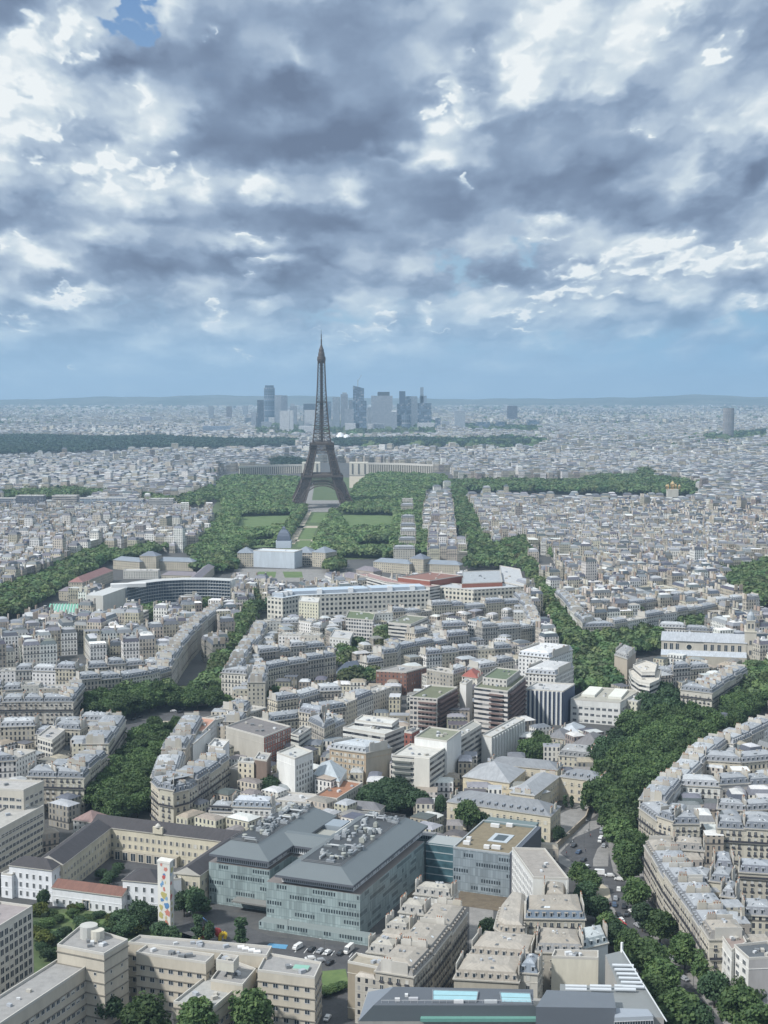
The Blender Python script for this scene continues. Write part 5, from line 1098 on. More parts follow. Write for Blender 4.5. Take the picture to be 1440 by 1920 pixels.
# --- beige banded hospital-like offices, bottom left
def beige():
    r=root('beige_office_building','large beige office building of several wings with dark string courses and flat grey roofs','office building',(*gp(250,1880,0),0)); W1=(.47,.43,.36)
    def blk(nm,P,z,win='sq',step=3.3,sh=4.0,first=1.6,edges=None,rc=(.27,.265,.26),z0=0,n=5,w=W1,cap=100):
        P=ccw(P); m=MB()
        for i in range(len(P)): m.wall(P[i],P[(i+1)%len(P)],z0,z,0,w)
        zz=z0+3.2
        while zz<z-1: m.prism(inset(P,-.35),zz,zz+.28,0,(.20,.185,.16),bottom=True); zz+=sh
        m.build(nm,FM,r); roof(r,P,z,'flat',rc,random.Random(int(z*7)),False,None,3,1)
        if win: windows(r,P,z0,z,win,step,sh,first,edges=edges,cap=cap)
        FOOT.append(P)
    A,B=gp(187,1799,20),gp(20,1910,20)
    L=math.dist(A,B); n=((B[1]-A[1])/L*-13,(B[0]-A[0])/L*13); n=(-abs(n[0]),abs(n[1]))
    B2=lerp(A,B,1.5); blk('long_wing',[B2,A,(A[0]+n[0],A[1]+n[1]),(B2[0]+n[0],B2[1]+n[1])],20,step=2.9,sh=4.2)
    blk('tower_wing',[gp(107,1775,26),gp(195,1792,26),gp(240,1765,26),gp(152,1738,26)],26,win='sm',step=5,sh=4.2)
    m=MB(); c=gp(193,1812,20); m.box(*c,0,1.6,1.6,25,.4,0,(.33,.32,.30)); m.box(c[0]-2.6,c[1]+.4,0,1.2,1.2,25,.4,0,(.5,.46,.38)); m.box(c[0]+2.4,c[1]+2,0,3.5,.6,18,.55,1,(.2,.2,.2)); m.build('corner_pilaster',[CONC,GLASS],r)
    m=MB(); c=gp(172,1752,27); m.lathe(c[0]-1,c[1],[(3.2,26),(3.2,30.5),(0,30.6)],12,0,(.42,.42,.40)); m.lathe(c[0]+2.5,c[1]-2,[(2.4,26),(2.4,29.5),(0,29.6)],12,0,(.5,.48,.42)); m.build('water_tank',[CONC],r)
    blk('front_wing',[gp(255,1789,19),gp(386,1808,19),gp(402,1793,19),gp(275,1775,19)],19,step=3.6,sh=4.0)
    blk('rear_wing',[gp(240,1770,19.5),gp(500,1795,19.5),gp(510,1778,19.5),gp(262,1757,19.5)],19.5,step=3.6,sh=4.0)
    blk('low_wing',[gp(325,1882,13),gp(400,1893,13),gp(458,1843,13),gp(388,1832,13)],13,step=3.4,sh=4.2,win='sq',rc=(.33,.33,.32))
    blk('centre_wing',[gp(395,1840,16),gp(455,1850,16),gp(480,1820,16),gp(425,1800,16)],16,step=3.4,sh=4)
    blk('right_wing',[gp(483,1822,18.5),gp(590,1836,18.5),gp(603,1808,18.5),gp(500,1790,18.5)],18.5,step=3.4,sh=4)
    blk('stair_box',[gp(405,1803,22),gp(438,1808,22),gp(448,1796,22),gp(415,1791,22)],22,win=None,z0=19,w=(.5,.48,.42))
    for k,(x,y) in enumerate(((452,1777),(460,1780),(472,1783),(482,1786))): m=MB(); p=gp(x,y,19.6); m.box(*p,19.6,2.4,2,.6,.2,0,(.7,.7,.7)); m.build('skylight',[PAINT],r)
    m=MB(); p=gp(565,1817,18.6); m.box(*p,18.6,5.5,3.5,.8,-.2,0,(.45,.47,.45),1,(.22,.42,.34)); m.build('skylight',[PAINT,MROOF],r)
beige()
# --- left edge slabs
P=[gp(-70,1782,30),gp(61,1702,30)]; L=math.dist(*P); n=(-(P[1][1]-P[0][1])/L*14,(P[1][0]-P[0][0])/L*14); P=P+[(P[1][0]+n[0],P[1][1]+n[1]),(P[0][0]+n[0],P[0][1]+n[1])]
r=bq(P,30,'tall pale slab with a grid of dark square windows at the lower left edge',wall=(.55,.53,.48),wm=3,kind='flat',roofc=(.28,.25,.25),near=True,win='cell',step=2.75,sh=3.35,first=6.0,chim=False,name='office_building',wskip=(),lines=False)
bq(deep((-80,1600),(82,1513),16,22),22,'long concrete office slab with rows of ribbon windows at the left edge',wall=(.50,.47,.41),wm=3,kind='flat',roofc=(.36,.35,.33),near=True,win='wide',step=3.0,sh=3.4,chim=False,name='office_building')
bq([gp(-60,1478,31),gp(44,1484,31),gp(82,1467,31),gp(-20,1462,31)],31,'upper concrete office block with a cream end wall above the long slab',wall=(.50,.47,.41),wm=4,z0=0,kind='flat',roofc=(.36,.35,.34),near=True,win='wide',step=3.2,sh=3.6,chim=False,name='office_building')
bq(quad((137,1537),(175,1543),(205,1530),8),8,'small white annex behind the school roof',wall=WHT,wm=2,roofc=(.22,.15,.14),kind='hip',chim=False,name='annex')
# --- stone slab with blank brown gable near the bottom, and tan roofs beside it
row([(775,1832),(812,1792),(846,1748),(876,1706)],20,'on the sloping street','near end',depth=14,lot=17,near=True,wc=(0,2),rc=(4,),modern=0)
bq([gp(652,1806,20),gp(742,1824,20),gp(757,1810,20),gp(668,1790,20)],20,'tall blank brown party wall with tiny windows ending the sloping street',wall=(.50,.47,.40),wm=0,kind='flat',roofc=(.3,.27,.22),ecol={0:(.30,.26,.20)},near=True,win='sm',step=11,sh=3.9,first=1.5,chim=False)
for k,(a,b,c) in enumerate((((688,1785),(740,1792),(757,1775)),((720,1745),(765,1750),(785,1735)),((748,1710),(795,1716),(810,1700)),((776,1676),(845,1684),(860,1672)))):
    bq(quad(a,b,c,19),19,f'tan-roofed courtyard wing with white dormer wall, {ORD[k]} from the near end behind the sloping street',wall=(.62,.61,.58),wm=2,kind='mansard',roofc=(.30,.29,.27),roofc2=(.36,.34,.30),near=True,win='plain',group='courtyard wings behind the sloping street')
TAN=(.31,.28,.24)
bq([gp(851,1835,17),gp(972,1842,17),gp(985,1806,17),gp(870,1800,17)],17,'tan building with a blank gable and white door frame above the dark metal roof',wall=(.40,.37,.31),wm=0,kind='mansard',roofc=TAN,roofc2=(.34,.31,.27))
bq([gp(880,1790,18),gp(995,1800,18),gp(1008,1766,18),gp(905,1757,18)],18,'tan crooked roof behind the blank gable',wall=(.42,.39,.33),wm=2,kind='mansard',roofc=TAN,roofc2=(.35,.32,.28))
bq([gp(972,1823,19),gp(1008,1826,19),gp(1018,1806,19),gp(985,1800,19)],19,'small blue-slate house with two roof windows above the dark metal roof',wall=(.5,.48,.43),wm=1,kind='mansard',roofc=(.19,.22,.26),roofc2=(.27,.30,.34),near=True,win='plain')
bq([gp(1034,1797,21),gp(1122,1800,21),gp(1122,1786,21),gp(1040,1784,21)],21,'blank cream wall block above the dark metal roof',wall=(.60,.57,.48),wm=0,kind='flat',roofc=(.3,.28,.25),chim=False)
bq([gp(1005,1785,20),gp(1096,1788,20),gp(1085,1755,20),gp(1008,1750,20)],20,'tan slated house with a tall blank rear behind the cream wall',wall=(.38,.36,.32),wm=2,kind='mansard',roofc=(.27,.27,.27),roofc2=TAN,near=True,win='sm')
bq([gp(1092,1780,20),gp(1140,1768,20),gp(1130,1745,20),gp(1088,1752,20)],20,'white-walled house with a curved grey roof by the boulevard',wall=(.62,.62,.60),wm=0,kind='mansard',roofc=(.36,.40,.41),roofc2=(.40,.43,.44))
bq([gp(985,1722,20),gp(1097,1724,20),gp(1088,1688,20),gp(985,1690,20)],20,'stone house with blue slate mansard and pointed dormers below the white block',wall=BEI,wm=1,kind='mansard',roofc=(.15,.19,.24),roofc2=TAN,near=True,win='tall')
bq([gp(927,1740,17),gp(942,1750,17),gp(985,1752,17),gp(990,1690,17),gp(955,1685,17),gp(935,1710,17)],17,'tan rounded corner building below the grey offices',wall=(.48,.45,.40),wm=2,kind='mansard',roofc=TAN,roofc2=(.36,.33,.29),near=True,win='tall')
bq([gp(1020,1690,20),gp(1062,1692,20),gp(1062,1668,20),gp(1020,1662,20)],20,'small tan roof with a chimney wall right below the white block',wall=BEI,wm=0,kind='mansard',roofc=TAN,roofc2=TAN)
# --- dark metal-roofed building at the bottom
def dark_block():
    r=root('metal_roofed_building','long dark grey metal-roofed building with turquoise skylights at the bottom edge','building',(*gp(950,1900,0),0)); DKM=(.085,.10,.11); zt=26
    D_=[gp(738,1850,zt),gp(1000,1855,zt),gp(1000,1885,zt),gp(700,1885,zt)]; m=MB(); m.prism(ccw(D_),21,zt,0,(.09,.10,.115)); m.build('flat_roof',[MROOF],r)
    F0,F1=gp(672,1915,21),gp(1045,1915,21); m=MB(); m.face([(*F0,21),(*F1,21),(*D_[2],zt),(*D_[3],zt)],0,DKM)
    a=gp(690,1860,21); m.face([(*F0,21),(*D_[3],zt),(*D_[0],zt),(*a,21)],0,(.17,.19,.22)); m.build('sloping_roof',[MROOF],r)
    W=[F0,F1,(F1[0],D_[1][1]+4),(a[0],a[1]+3)]; m=MB(); m.prism(ccw(W),0,21,0,(.3,.29,.27)); m.build('wall',[WALL],r); FOOT.append(W)
    SK=M_plain('skylight_glass',.15,.4,.15,.6,fixed=(.30,.50,.55))
    for q in (((812,1857),(896,1859),(893,1876),(812,1875)),((938,1861),(993,1863),(996,1880),(941,1879))):
        m=MB(); P=ccw([gp(*p,zt+.5) for p in q]); m.prism(P,zt+.0,zt+.5,0); m.build('skylight',[SK],r); f=MB(); P2=inset(P,-.25)
        for i in range(4): f.prism([P2[i],P2[(i+1)%4],P[(i+1)%4],P[i]],zt,zt+.7,0,(.2,.22,.24))
        for t in (.5,): f.bar((*lerp(P[0],P[3],t),zt+.55),(*lerp(P[1],P[2],t),zt+.55),.08,0,(.15,.2,.2)); 
        f.build('skylight_frame',[PAINT],r)
    m=MB(); S0,S1,S2,S3=gp(790,1912,22.2),gp(1050,1912,22.2),gp(1048,1906,23),gp(792,1906,23)
    m.prism(ccw([gp(788,1925,20),gp(1053,1925,20),gp(1050,1905,22),gp(790,1905,22)]),21.5,22.6,0); m.build('skylight',[M_plain('green_glass',.2,.6,.2,.6,fixed=(.14,.30,.26))],r)
    m=MB()
    for k in range(22): p=lerp(gp(715,1881,zt),gp(1000,1881,zt),k/21); m.bar((*p,zt),(*p,zt+1),.06,0,(.5,.5,.5),3)
    m.bar((*gp(715,1881,zt),zt+1),(*gp(1000,1881,zt),zt+1),.07,0,(.5,.5,.5),3); m.build('railing',[PAINT],r)
    for (x,y,w_,c) in ((775,1875,3,(.4,.4,.42)),(762,1868,1,(.6,.6,.6)),(860,1880,3,(.6,.6,.6)),(920,1880,4,(.45,.47,.48)),(745,1876,1.6,(.5,.5,.5))): m=MB(); p=gp(x,y,zt); m.box(*p,zt,w_,1.2,.8,0,0,c); m.build('rooftop_unit',[PAINT],r)
    # raised right-hand part
    R_=[gp(1018,1890,28),gp(1070,1915,28),gp(1165,1880,28),gp(1150,1853,28),gp(1035,1845,28)]; 
    U=[gp(1005,1888,28),gp(1155,1890,28),gp(1150,1862,28),gp(1025,1856,28)]; m=MB(); m.prism(ccw(U),15,28,0,(.12,.135,.155),0,(.12,.135,.155)); m.build('raised_roof',[MROOF],r); FOOT.append(U)
    V=[gp(1025,1862,24),gp(1150,1872,24),gp(1235,1905,24),gp(1215,1860,24),gp(1165,1790,24),gp(1150,1850,24),gp(1040,1845,24)]
    V=[gp(1150,1905,24),gp(1245,1908,24),gp(1168,1782,24),gp(1135,1790,24),gp(1160,1850,24),gp(1050,1845,24),gp(1050,1880,24)]; m=MB(); m.prism(ccw(V),0,24,0,(.33,.32,.3),1,(.20,.21,.21)); m.build('service_roof',[CONC,MROOF],r); FOOT.append(V)
    for k in range(12):
        m=MB(); x0=1060+(k%3)*46 if k<6 else 1148+(k-6)*4; y0=(1851+(k//3)*6 if k<6 else 1812+(k-6)*8); p=gp(x0,y0,24.6); q=gp(x0+40,y0+1,24.6); m.bar((*p,25),(*q,25),.55,0,(.50,.53,.56),8); m.build('rooftop_duct',[PAINT],r)
    m=MB(); p,q=gp(1166,1780,25),gp(1250,1915,25); m.bar((*p,25),(*q,25),.25,0,(.5,.52,.53)); m.bar((*gp(1166,1780,25),24),(*gp(1166,1780,25),27.5),.5,0,(.7,.7,.7)); m.build('parapet',[PAINT],r)
    T=[gp(1152,1908,26),gp(1225,1905,26),gp(1215,1892,26),gp(1155,1890,26)]; m=MB(); m.prism(ccw(T),20,26,0,(.4,.43,.46),0,(.28,.31,.35)); 
    m.build('glazed_lantern',[PAINT],r); a,b=T[0],T[1]; ang=math.atan2(b[1]-a[1],b[0]-a[0])
    for k in range(5): p=lerp(a,b,(k+.5)/5); place(WM['wide'],'window',r,p[0],p[1],22,ang,(1,1,1.6))
dark_block()
# --- grey-roofed residence with yellow walls
RS=(.20,.21,.225);YW=(.56,.49,.36)
bq(quad((837,1503),(1032,1531),(1051,1512),13),13,'long cream residence with a grey slate roof and a row of dormers in front',wall=(.52,.47,.36),wm=2,kind='mansard',roofc=RS,roofc2=RS,near=True,win='shut',step=3.6,sh=3.7,first=1.3,name='residence',cat_='x') if False else None
def resid(P,z,l,**k): return bq(P,z,l,name='residence_building',wall=k.pop('wall',(.52,.47,.37)),wm=2,kind=k.pop('kind','hip'),roofc=k.pop('rc',RS),near=True,win='shut',step=3.5,sh=3.7,first=1.2,detail=0,chim=k.pop('ch',True),steep=2.4,group='wings of the grey-roofed residence',**k)
def dorm_row(a,b,z,n,par,d=1.2):
    A,B=gp(*a,z),gp(*b,z); ang=math.atan2(B[1]-A[1],B[0]-A[0]); s,c=math.sin(ang),math.cos(ang)
    for k in range(n): q=MB(); p=lerp(A,B,(k+.5)/n); dormer(q,p[0]-s*d,p[1]+c*d,z+.9,ang,1.1,1.3,2.2,c=(.22,.24,.27),fr=(.45,.45,.45)); q.build('dormer',ROOFM,par)
R1=resid(quad((838,1503),(1032,1531),(1051,1512),13),13,'front wing of the cream residence with a grey slate roof and dormers'); dorm_row((850,1505),(1020,1529),13,12,R1)
resid(quad((868,1456),(955,1468),(985,1444),12.5),12.5,'yellow-walled pavilion at the left of the residence',wall=YW,rc=(.30,.31,.325),ch=False)
resid(deep((1002,1492),(1049,1456),13,13),13,'middle wing of the residence running back to the far wing',rc=(.30,.31,.325))
resid(deep((955,1478),(1000,1492),12,11),11,'low pale-roofed link between the yellow pavilion and the middle wing',rc=(.33,.34,.35),ch=False)
R2=resid(deep((1049,1456),(1124,1466),14,13),13,'far right wing of the residence facing the clipped cones'); dorm_row((1055,1457),(1120,1465),13,5,R2)
resid(deep((915,1432),(1045,1444),13,13),13,'far rear wing of the residence under a grey roof')
# --- small white row houses and neighbours behind the offices
row([(393,1521),(434,1523)],11,'behind the glass offices','left',depth=10,lot=40,near=True,wc=(3,),modern=0,wing=False,win='plain')
bq(deep((434,1512),(508,1515),11,14),14,'white row house with pale zinc mansard behind the glass offices',wall=(.62,.62,.6),wm=2,kind='mansard',roofc=(.20,.23,.27),roofc2=(.45,.48,.52),near=True,win='plain')
bq(deep((512,1502),(582,1508),16,8),8,'low pale flat building behind the zinc-roofed row house',wall=(.6,.59,.55),wm=2,kind='flat',roofc=(.38,.37,.36),chim=False)
bq([gp(590,1494,9),gp(632,1500,9),gp(680,1470,9),gp(640,1463,9)],9,'long white building with a rust-brown flat roof',wall=(.6,.58,.52),wm=2,kind='flat',roofc=(.27,.14,.09),chim=False,name='annex')
bq(quad((588,1452),(636,1466),(650,1444),12),12,'small white villa with a grey pitched roof',wall=(.6,.61,.6),wm=2,kind='hip',roofc=(.36,.40,.43),chim=False,near=True,win='plain')
bq(deep((630,1513),(712,1520),9,7),7,'long low dark-roofed house with dormers behind the offices',wall=(.5,.5,.48),wm=2,kind='hip',roofc=(.15,.15,.16),chim=False)
for (a,b,c,z,l,w_,k) in [((423,1364),(495,1384),(545,1364),22,'broad flat-roofed block with blank concrete side and brick-red window front',(.40,.38,.34),dict(kind='flat',ecol={1:(.30,.12,.09)},skip=(0,),near=True,win='plain',roofc=(.17,.16,.16))),
 ((545,1378),(560,1382),(584,1366),20,'dark-windowed block with planted balconies right of the brick-red front',(.5,.5,.46),dict(kind='flat',wm=4,roofc=(.2,.2,.2))),
 ((519,1413),(553,1425),(587,1411),25,'white eight-storey tower block with rows of small windows',(.66,.66,.64),dict(kind='flat',skip=(0,),near=True,win='plain',roofc=(.42,.42,.4))),
 ((427,1443),(455,1448),(478,1436),15,'beige blank-sided house left of the brown gable',(.46,.43,.37),dict(kind='flat',wm=0,roofc=(.36,.34,.32))),
 ((446,1430),(476,1433),(480,1424),20,'cream balconied house between the beige house and the brown gable',(.58,.53,.42),dict(kind='flat',wm=2,roofc=(.4,.4,.38))),
 ((477,1425),(500,1428),(508,1415),22,'narrow building with a tall brown blank gable',(.19,.145,.12),dict(kind='flat',wm=0,roofc=(.3,.3,.3))),
 ((618,1403),(686,1412),(734,1402),20,'ochre brick building with tall windows and blank stone side',(.40,.31,.22),dict(kind='mansard',skip=(1,),ecol={1:(.40,.37,.31)},near=True,win='shut',roofc=(.3,.32,.34),roofc2=(.42,.45,.48))),
 ((643,1366),(722,1379),(758,1365),19,'white terraced modern block with long horizontal balconies',(.58,.58,.55),dict(kind='flat',wm=4,roofc=(.45,.45,.43))),
 ((665,1352),(735,1360),(748,1350),22,'white penthouse storeys set back above the white terraced block',(.62,.62,.6),dict(kind='flat',wm=4,roofc=(.5,.5,.48))),
 ((758,1374),(772,1376),(787,1368),21,'narrow brick-red stair tower between white blocks',(.24,.09,.07),dict(kind='flat',wm=2,roofc=(.4,.4,.4))),
 ((735,1418),(806,1424),(838,1402),23,'white office block with a blank cream panel and dark balconies at the street corner',(.58,.56,.51),dict(kind='flat',wm=4,ecol={},roofc=(.47,.46,.43))),
 ((777,1384),(838,1392),(865,1372),27,'white set-back terrace storeys with roof gardens above the corner office block',(.66,.66,.64),dict(kind='flat',wm=0,roofc=(.20,.21,.16))),
 ((862,1282),(874,1285),(886,1276),27,'slim white tower panel between the two garden-roofed towers',(.60,.59,.57),dict(kind='flat',wm=0,roofc=(.4,.4,.4))),
 ((768,1308),(820,1312),(858,1290),24,'apartment block with brown balconies and a roof garden, the left of two',(.50,.47,.43),dict(kind='flat',wm=3,ecol={1:(.14,.09,.08)},skip=(),roofc=(.14,.15,.10))),
 ((889,1290),(952,1298),(986,1270),30,'taller apartment block with brown balconies and a roof garden, the right of two',(.56,.53,.50),dict(kind='flat',wm=4,ecol={1:(.15,.10,.09)},roofc=(.15,.16,.11))),
 ((905,1272),(950,1277),(975,1258),34,'stepped garden penthouse on top of the taller brown-balconied block',(.5,.48,.45),dict(kind='flat',wm=2,roofc=(.12,.15,.10))),
 ((983,1294),(1056,1298),(1078,1284),22,'office block with white vertical fins and dark glass',(.08,.10,.15),dict(kind='flat',wm=0,roofc=(.42,.42,.42))),
 ((972,1228),(1030,1234),(1074,1218),31,'big white apartment house with a white mansard rising beside the avenue trees',(.66,.66,.65),dict(kind='mansard',wm=2,roofc=(.45,.47,.5),roofc2=(.6,.6,.6))),
 ((985,1262),(1042,1266),(1076,1250),27,'white apartment house with grey dormers in front of the big white one',(.62,.61,.58),dict(kind='mansard',wm=1,roofc=(.30,.32,.35),roofc2=(.5,.5,.5))),
 ((903,1380),(922,1384),(984,1350),17,'low white office row with vertical fins running up the street',(.60,.60,.58),dict(kind='flat',wm=0,roofc=(.42,.42,.41))),
 ((1070,1312),(1163,1319),(1200,1296),15,'wide white warehouse with large grid windows and vaulted rooflights',(.60,.60,.58),dict(kind='flat',wm=0,near=True,win='wide',step=3.6,sh=4.2,roofc=(.33,.32,.28))),
 ((1165,1312),(1195,1318),(1215,1306),14,'low house with black-framed windows right of the warehouse',(.52,.5,.42),dict(kind='flat',wm=2,roofc=(.36,.36,.36))),
 ((1152,1228),(1176,1236),(1192,1222),22,'narrow house with a blank brown side beside the avenue trees',(.40,.35,.29),dict(kind='mansard',wm=0,roofc=(.3,.3,.3))),
 ((705,1259),(762,1262),(800,1252),16,'red-brown brick block with a pale stair strip',(.24,.13,.10),dict(kind='flat',wm=2,roofc=(.28,.27,.26))),
 ((866,1268),(895,1272),(905,1262),20,'low house with a bright red tiled roof between the garden-roofed towers',(.6,.57,.5),dict(kind='hip',wm=2,roofc=(.27,.085,.065))),
 ((560,1128),(597,1131),(600,1122),27,'cream seven-storey tower block before the long pale office palace',(.60,.58,.46),dict(kind='flat',wm=2,roofc=(.5,.5,.48))),
 ((728,1168),(770,1172),(803,1158),22,'white terraced apartment block with planted balconies',(.58,.56,.52),dict(kind='flat',wm=4,roofc=(.16,.17,.13))),
 ((877,1164),(897,1168),(917,1160),22,'white grid-front block with dark square windows',(.58,.58,.57),dict(kind='flat',wm=3,roofc=(.2,.25,.3))),
 ((618,1196),(656,1200),(663,1186),18,'white small-windowed block before a dark courtyard tree',(.60,.60,.58),dict(kind='flat',wm=2,roofc=(.4,.4,.4))),
 ((648,1160),(700,1164),(704,1150),18,'white block with a planted roof before the long pale office palace',(.58,.57,.55),dict(kind='flat',wm=3,roofc=(.12,.15,.09))),
 ((1027,1382),(1062,1386),(1075,1374),9,'small slate-roofed mansion, leftmost of the mansions by the garden',(.48,.45,.37),dict(kind='hip',wm=2,roofc=(.17,.17,.18))),
 ((1073,1396),(1125,1402),(1145,1385),10,'slate-roofed mansion with tall chimneys by the garden',(.48,.45,.37),dict(kind='hip',wm=2,roofc=(.16,.155,.16))),
 ((1047,1416),(1108,1422),(1118,1408),9,'long slate-roofed mansion nearest the residence',(.48,.45,.37),dict(kind='mansard',wm=2,roofc=(.15,.155,.16),roofc2=(.3,.3,.3))),
 ((1050,1372),(1085,1375),(1097,1362),8,'pale zinc-roofed annex behind the mansions',(.5,.5,.48),dict(kind='hip',wm=2,roofc=(.42,.45,.48))),
 ((631,1264),(691,1254),(690,1245),8,'low hall with a dark blue slate roof',(.44,.40,.33),dict(kind='hip',wm=2,roofc=(.10,.12,.16))),
 ((327,1392),(362,1398),(395,1370),18,'white angular modern block behind the stone flatiron corner',(.66,.67,.67),dict(kind='flat',wm=0,roofc=(.55,.57,.6))),
 ((348,1370),(380,1374),(405,1350),19,'white pointed modern block with a rose terrace near the round place',(.64,.64,.64),dict(kind='flat',wm=2,roofc=(.42,.24,.18))),
 ((390,1400),(418,1404),(430,1390),22,'white twin-shaft block with black stripe behind the flatiron corner',(.62,.63,.64),dict(kind='flat',wm=0,roofc=(.5,.5,.5))),
 ((70,1382),(98,1390),(122,1370),20,'white balconied block at the left above the long concrete slab',(.56,.54,.49),dict(kind='flat',wm=3,roofc=(.34,.33,.32)))]:
    bq(quad(a,b,c,z),z,l,wall=w_,wm=k.pop('wm',2),chim=k.get('kind')!='flat',**k)
# fins and balconies
def fins(a,b,z,n,c=(.62,.62,.60),w_=1.1,d=.9,par=None,label=None):
    A,B=gp(*a,z),gp(*b,z); ang=math.atan2(B[1]-A[1],B[0]-A[0]); q=MB(); sx,sy=math.sin(ang)*d/2,-math.cos(ang)*d/2
    for k in range(n): p=lerp(A,B,(k+.5)/n); q.box(p[0]+sx,p[1]+sy,0,w_,d,z,ang,0,c)
    return q.build('fins',[CONC],par)
def find(lab): return next(o for o in bpy.data.objects if o.get('label','').startswith(lab))
fins((983,1294),(1056,1298),22,9,par=find('office block with white vertical')); fins((922,1384),(984,1350),17,12,(.6,.6,.58),1.3,par=find('low white office row'))
def slabs(a,b,z,lv,par,c=(.55,.53,.50),d=1.6,sh=3.0):
    A,B=gp(*a,z),gp(*b,z); ang=math.atan2(B[1]-A[1],B[0]-A[0]); L=math.dist(A,B); sx,sy=math.sin(ang)*d/2,-math.cos(ang)*d/2; m_=lerp(A,B,.5)
    for k in range(lv): q=MB(); q.box(m_[0]+sx,m_[1]+sy,z-sh*(k+1),L*.96,d,.9,ang,0,c); q.build('balcony',[CONC],par)
o=find('apartment block with brown balconies'); slabs((785,1309),(819,1312),24,7,o,(.16,.11,.10)); slabs((822,1311),(857,1291),24,7,o,(.16,.11,.10))
o=find('taller apartment block with brown'); slabs((918,1294),(945,1297),30,8,o,(.17,.12,.11)); slabs((955,1296),(985,1271),30,8,o,(.17,.12,.11))
o=find('white office block with a blank cream'); slabs((737,1418),(772,1421),23,6,o,(.13,.14,.13))
q=MB(); A,B=gp(776,1421.5,23),gp(805,1424,23); ang=math.atan2(B[1]-A[1],B[0]-A[0]); p=lerp(A,B,.5); q.box(p[0]+.2,p[1]-.3,0,math.dist(A,B),.8,23.6,ang,0,(.60,.58,.53)); q.build('blank_panel',[CONC],o)
o=find('wide white warehouse')
for (a,b,c) in(((1090,1303),(1115,1305),(1130,1290)),((1140,1307),(1165,1309),(1178,1294))): q=MB(); q.prism(quad(a,b,c,16),15,16.6,0,(.6,.6,.55)); q.build('rooflight',[CONC],o)
bq([gp(838,1402,22),gp(868,1382,22),gp(903,1360,22),gp(888,1352,22),gp(828,1388,22)],22,'long balconied slab running up the street from the corner office block',wall=(.52,.50,.46),wm=4,kind='flat',roofc=(.3,.3,.28),chim=False)
P=[gp(1179,1258,22),gp(1184,1270,22),gp(1198,1280,22),gp(1218,1284,22),gp(1236,1276,22),gp(1240,1258,22),gp(1210,1246,22)]
bq(P,22,'white apartment building with a rounded balconied front beside the garden',wall=(.62,.60,.56),wm=4,kind='flat',roofc=(.5,.47,.42),chim=False)
P=[gp(1187,1248,25.5),gp(1203,1262,25.5),gp(1228,1262,25.5),gp(1232,1248,25.5),gp(1210,1240,25.5)]; bq(P,25.5,'set-back round storey of the white rounded apartment building',wall=(.62,.60,.56),wm=4,kind='flat',roofc=(.5,.47,.42),chim=False)
# --- terraces of town houses
row([(340,1350),(303,1408),(283,1462)],21,'on the left side of the flatiron','far end',depth=13,lot=17,wing=False,modern=0)
row([(283,1466),(298,1480),(325,1485),(353,1478)],21,'round the nose of the stone flatiron','left',depth=13,lot=30,near=True,wc=(0,5),rc=(0,),modern=0,wing=False)
row([(353,1478),(392,1452),(430,1425)],21,'on the right side of the flatiron','near end',depth=14,lot=18,near=True,wc=(0,2),rc=(0,1),modern=0,wing=False)
row([(203,1397),(236,1348)],19,'on the avenue below the place','near end',depth=15,lot=19,near=True,wc=(0,1),modern=0)
row([(50,1456),(157,1459),(168,1445),(201,1416)],19,'above the long concrete slab','left end',depth=14,lot=18,near=True,wc=(0,2),rc=(0,),modern=0)
row([(-40,1426),(30,1422),(68,1405)],20,'at left edge behind the corner house','left end',depth=13,lot=18,wc=(1,3),modern=.3)
row([(-50,1372),(0,1370),(65,1368),(150,1372)],19,'left between stone corner and place','left end',depth=12,lot=17)
row([(100,1352),(150,1350),(200,1352)],19,'behind the avenue below the place','left end',depth=10,lot=17,wing=False)
row([(-40,1318),(43,1316),(137,1316),(160,1288)],19,'left of the grove of the round place','left end',depth=13,lot=17,near=True,wc=(0,1,2),rc=(0,1),modern=0)
row([(-40,1296),(40,1293),(120,1292)],19,'second line left of the grove','left end',depth=12,lot=16,wing=False)
row([(150,1278),(228,1271),(282,1262),(322,1250),(340,1220),(358,1195),(383,1170),(404,1151),(418,1137)],19,'above the grove, up the avenue','left end',depth=13,lot=17,near=False,wc=(0,1,2),rc=(0,1),modern=.05)
row([(-60,1262),(60,1258),(140,1260)],19,'third line left of the grove','left end',depth=12,lot=17)
row([(165,1250),(235,1246),(300,1240)],19,'in the line behind the grove houses','left end',depth=12,lot=17)
row([(475,1177),(440,1225),(415,1263),(462,1266)],19,'down the right side of the broad avenue','far end',depth=12,lot=17,wc=(1,5),modern=.1)
row([(497,1285),(503,1252),(543,1244),(630,1231)],19,'of the terrace above clipped trees','left end',depth=12,lot=17,near=False,wc=(0,2),rc=(0,1),modern=0)
row([(690,1236),(745,1228),(752,1217),(840,1199),(880,1195)],17,'of the long slate terrace','left end',depth=12,lot=18,wc=(0,1),rc=(0,3),modern=0)
row([(577,1352),(608,1367),(648,1347)],18,'round the slate corner','left end',depth=12,lot=18,modern=0)
row([(600,1330),(650,1322),(700,1302),(735,1290)],16,'left of the garden-roofed towers','left end',depth=12,lot=18)
row([(520,1318),(560,1312),(600,1300),(640,1298)],16,'below the long stone terrace','left end',depth=12,lot=17)
row([(505,1345),(560,1338),(600,1345)],17,'behind the brick-red front','left end',depth=12,lot=17)
row([(455,1350),(470,1330),(500,1320)],16,'between place and brick-red front','near end',depth=12,lot=17)
row([(400,1345),(440,1335),(470,1325)],18,'by the round place','left end',depth=11,lot=15,wc=(3,),wing=False)
row([(800,1262),(850,1270),(900,1255),(965,1245)],19,'between brick block and big white house','left end',depth=12,lot=17)
row([(800,1228),(860,1222),(960,1215)],18,'in the line above the garden-roofed towers','left end',depth=12,lot=16)
